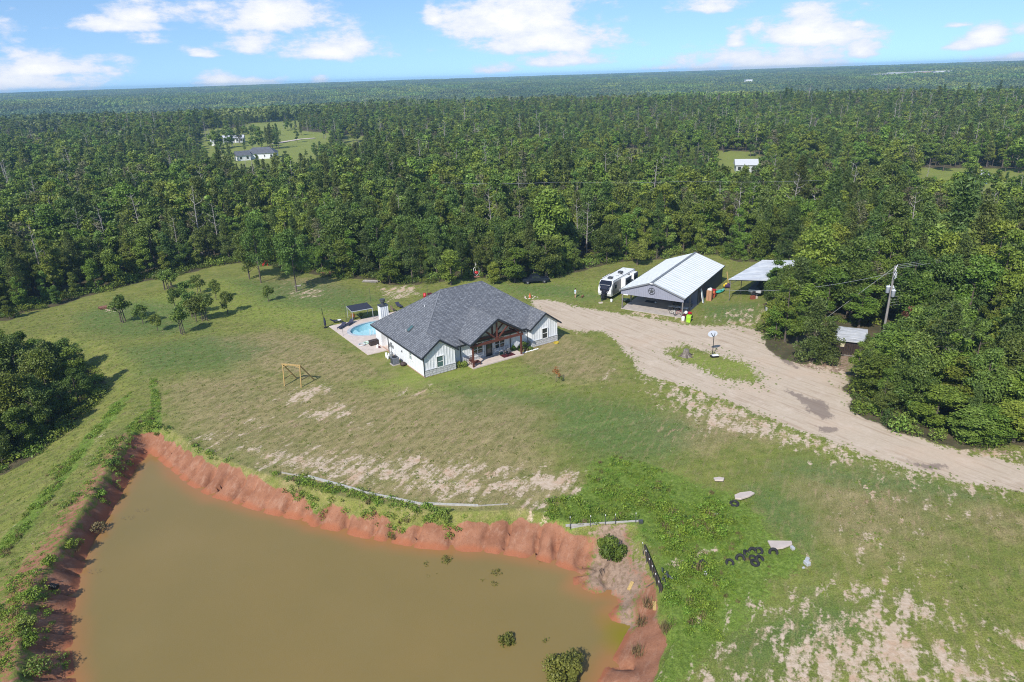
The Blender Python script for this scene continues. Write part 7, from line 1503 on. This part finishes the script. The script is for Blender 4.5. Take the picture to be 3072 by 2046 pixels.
for px, py, r, h, lab, m in ((95, 1795, .9, .9, 'bright bushy weed on the dam above the drain pipe', WEED), (80, 1880, 1.0, 1.0, 'large yellow-green weed on the lower dam', LEAFY), (150, 1690, .7, .9, 'leafy weed on the dam crest right of the pipe', WEED), (90, 1930, .9, .8, 'dense weed near the lower end of the dam', WEED), (305, 1490, .7, .7, 'green weed on the upper dam slope', WEED), (345, 1405, .9, .8, 'dark weed clump near the head of the pond', LEAFD), (290, 1590, .9, .7, 'brown-green weed clump hanging over the pond', WEEDB), (110, 2010, 1.1, .9, 'big weed at the bottom edge beside the pond', LEAFY), (215, 1640, .7, .7, 'small leafy weed at the middle of the dam', WEED)):
    shrub(GP(px, py), r, h, lab, m, .17, 500, 'weed')
for px, py, lab in ((1945, 1815, 'brown reedy clump on the mud by the fence'), (1925, 1870, 'brown reedy clump nearer the water'), (1915, 1960, 'dry reedy clump on the clay shore'), (2000, 1890, 'dry reed clump at the edge of the green weeds')):
    p = GP(px, py); t = thing('reed_clump', lab, 'reeds', tuple(p)); link(bpy.data.objects.new('foliage', blades(gs, 90, .5, .75, WEEDB, 'reeds', .025)), t)

# ------------------------------------------------------------------ far buildings
def far_house(px, py, w, d, h, rz, wall, roof, lab, name='farm_house', hip=False, wins=4):
    p = G(px, py); p.z = zat(p.x, p.y); t = thing(name, lab, 'house', tuple(p), rz); MB().box((0, 0, h / 2 - .2), (w, d, h + .4)).build('wall', wall, t); o = .5
    rh = d * .24 + .6; i = d * .4 if hip else 0
    MB().add([(-w / 2 - o, -d / 2 - o, h), (w / 2 + o, -d / 2 - o, h), (w / 2 + o, d / 2 + o, h), (-w / 2 - o, d / 2 + o, h), (-w / 2 - o + i, 0, h + rh), (w / 2 + o - i, 0, h + rh)], [(0, 1, 5, 4), (2, 3, 4, 5), (1, 2, 5), (3, 0, 4), (3, 2, 1, 0)]).build('roof', roof, t)
    for k in range(wins): x = -w / 2 + w * (k + .5) / wins; MB().box((x, -d / 2 - .03, h * .55), (1.2, .06, 1.3)).build('window', GLASS, t)
    dd = MB().box((w * .1, -d / 2 - .04, 1.05), (1.0, .06, 2.1)).build('door', WHITE2, t); return t
RGREY = mat('far_grey_roof', (.10, .105, .12), .8, .2, 1); MOB = mat('grey_metal_far', (.36, .37, .41), .5, .1, 1)
far_house(787, 468, 16, 10, 3.0, .12, WHITE, RGREY, 'white house with a dark hipped roof in the far clearing', hip=True); far_house(728, 474, 7, 7, 2.8, .6, WHITE, RGREY, 'white gabled wing beside the far house', 'far_garage', wins=2)
far_house(703, 428, 14, 5, 3.2, .15, MOB, mat('pale_metal_far', (.50, .50, .56), .4, .08, 1), 'long grey-blue metal building left of the far house', 'long_building', wins=5); far_house(648, 436, 5, 5, 3, .3, WHITE2, LGREY, 'small white outbuilding by the bare soil patch', 'outbuilding', wins=1)
far_house(2236, 512, 8, 6, 2.8, -.2, LGREY, mat('bright_white_roof', (.5, .51, .52), .4, .04, 1), 'pale-roofed building beside the small clearing', 'white_building', wins=3); far_house(2925, 548, 6, 4, 2.5, .1, mat('blue_far', (.1, .2, .45), .5, .1, 1), MOB, 'small blue shed in the clearing at the far right', 'blue_shed', wins=1)
for i, (px, py, w, d, h, lab) in enumerate(((2640, 238, 40, 18, 6, 'pale beige far building at the left of the distant row'), (2700, 236, 60, 22, 7, 'longest pale roof in the distant row of buildings'), (2765, 234, 34, 20, 7, 'far building with reddish wall in the distant row'), (2815, 233, 30, 18, 6, 'bright white building near the right of the distant row'), (2850, 236, 34, 16, 5, 'last pale building at the right of the distant row'), (2245, 241, 16, 14, 9, 'tiny white far building alone among trees'))):
    az = ray(px, py); r = 1850; x = az.x / az.y * r; t = thing('distant_building', lab, 'building', (x, r, zat(x, r) + 1), 0); MB().box((0, 0, h / 2 + 4), (w, d, h + 8)).build('wall', [CONC, LGREY, mat('salmon_wall', (.5, .28, .22), .8, .1, 1), WHITE2, LGREY, WHITE2][i], t); MB().box((0, 0, h + 8.3), (w + 1.5, d + 1.5, .6)).build('roof', WHITE2, t)
rd_ = [(1240, 226), (1310, 214), (1380, 204), (1480, 190), (1615, 178)]
pts = [G(820, 430), G(850, 425), G(900, 418), G(945, 415)]
b = MB(); Wd = 2.2
for i in range(3):
    a, c = pts[i], pts[i + 1]; d = (c - a).normalized(); nn = Vector((-d.y, d.x, 0)) * Wd; q = [a - nn, c - nn, c + nn, a + nn]; b.add([(v.x, v.y, zat(v.x, v.y) + .25) for v in q], [(0, 1, 2, 3)])
b.build('gravel_road', CONC)['kind'] = 'structure'
# ------------------------------------------------------------------ the air
def haze():
    b = MB().box((0, 2300, 2), (10400, 7000, 96)); me = b.mesh('haze', None)
    m = bpy.data.materials.new('pale_haze'); m.use_nodes = True; nt = m.node_tree
    for n in list(nt.nodes):
        if n.type == 'BSDF_PRINCIPLED': nt.nodes.remove(n)
    v = nt.nodes.new('ShaderNodeVolumePrincipled'); v.inputs['Color'].default_value = (.40, .66, .95, 1); v.inputs['Density'].default_value = HAZE; v.inputs['Anisotropy'].default_value = .0
    nt.links.new(v.outputs[0], nt.nodes['Material Output'].inputs['Volume']); me.materials.append(m)
    o = bpy.data.objects.new('haze', me); link(o); tag(o, 'faint bluish summer haze over the far woods', 'haze', kind='stuff')
HAZE = 1.8e-4
haze()
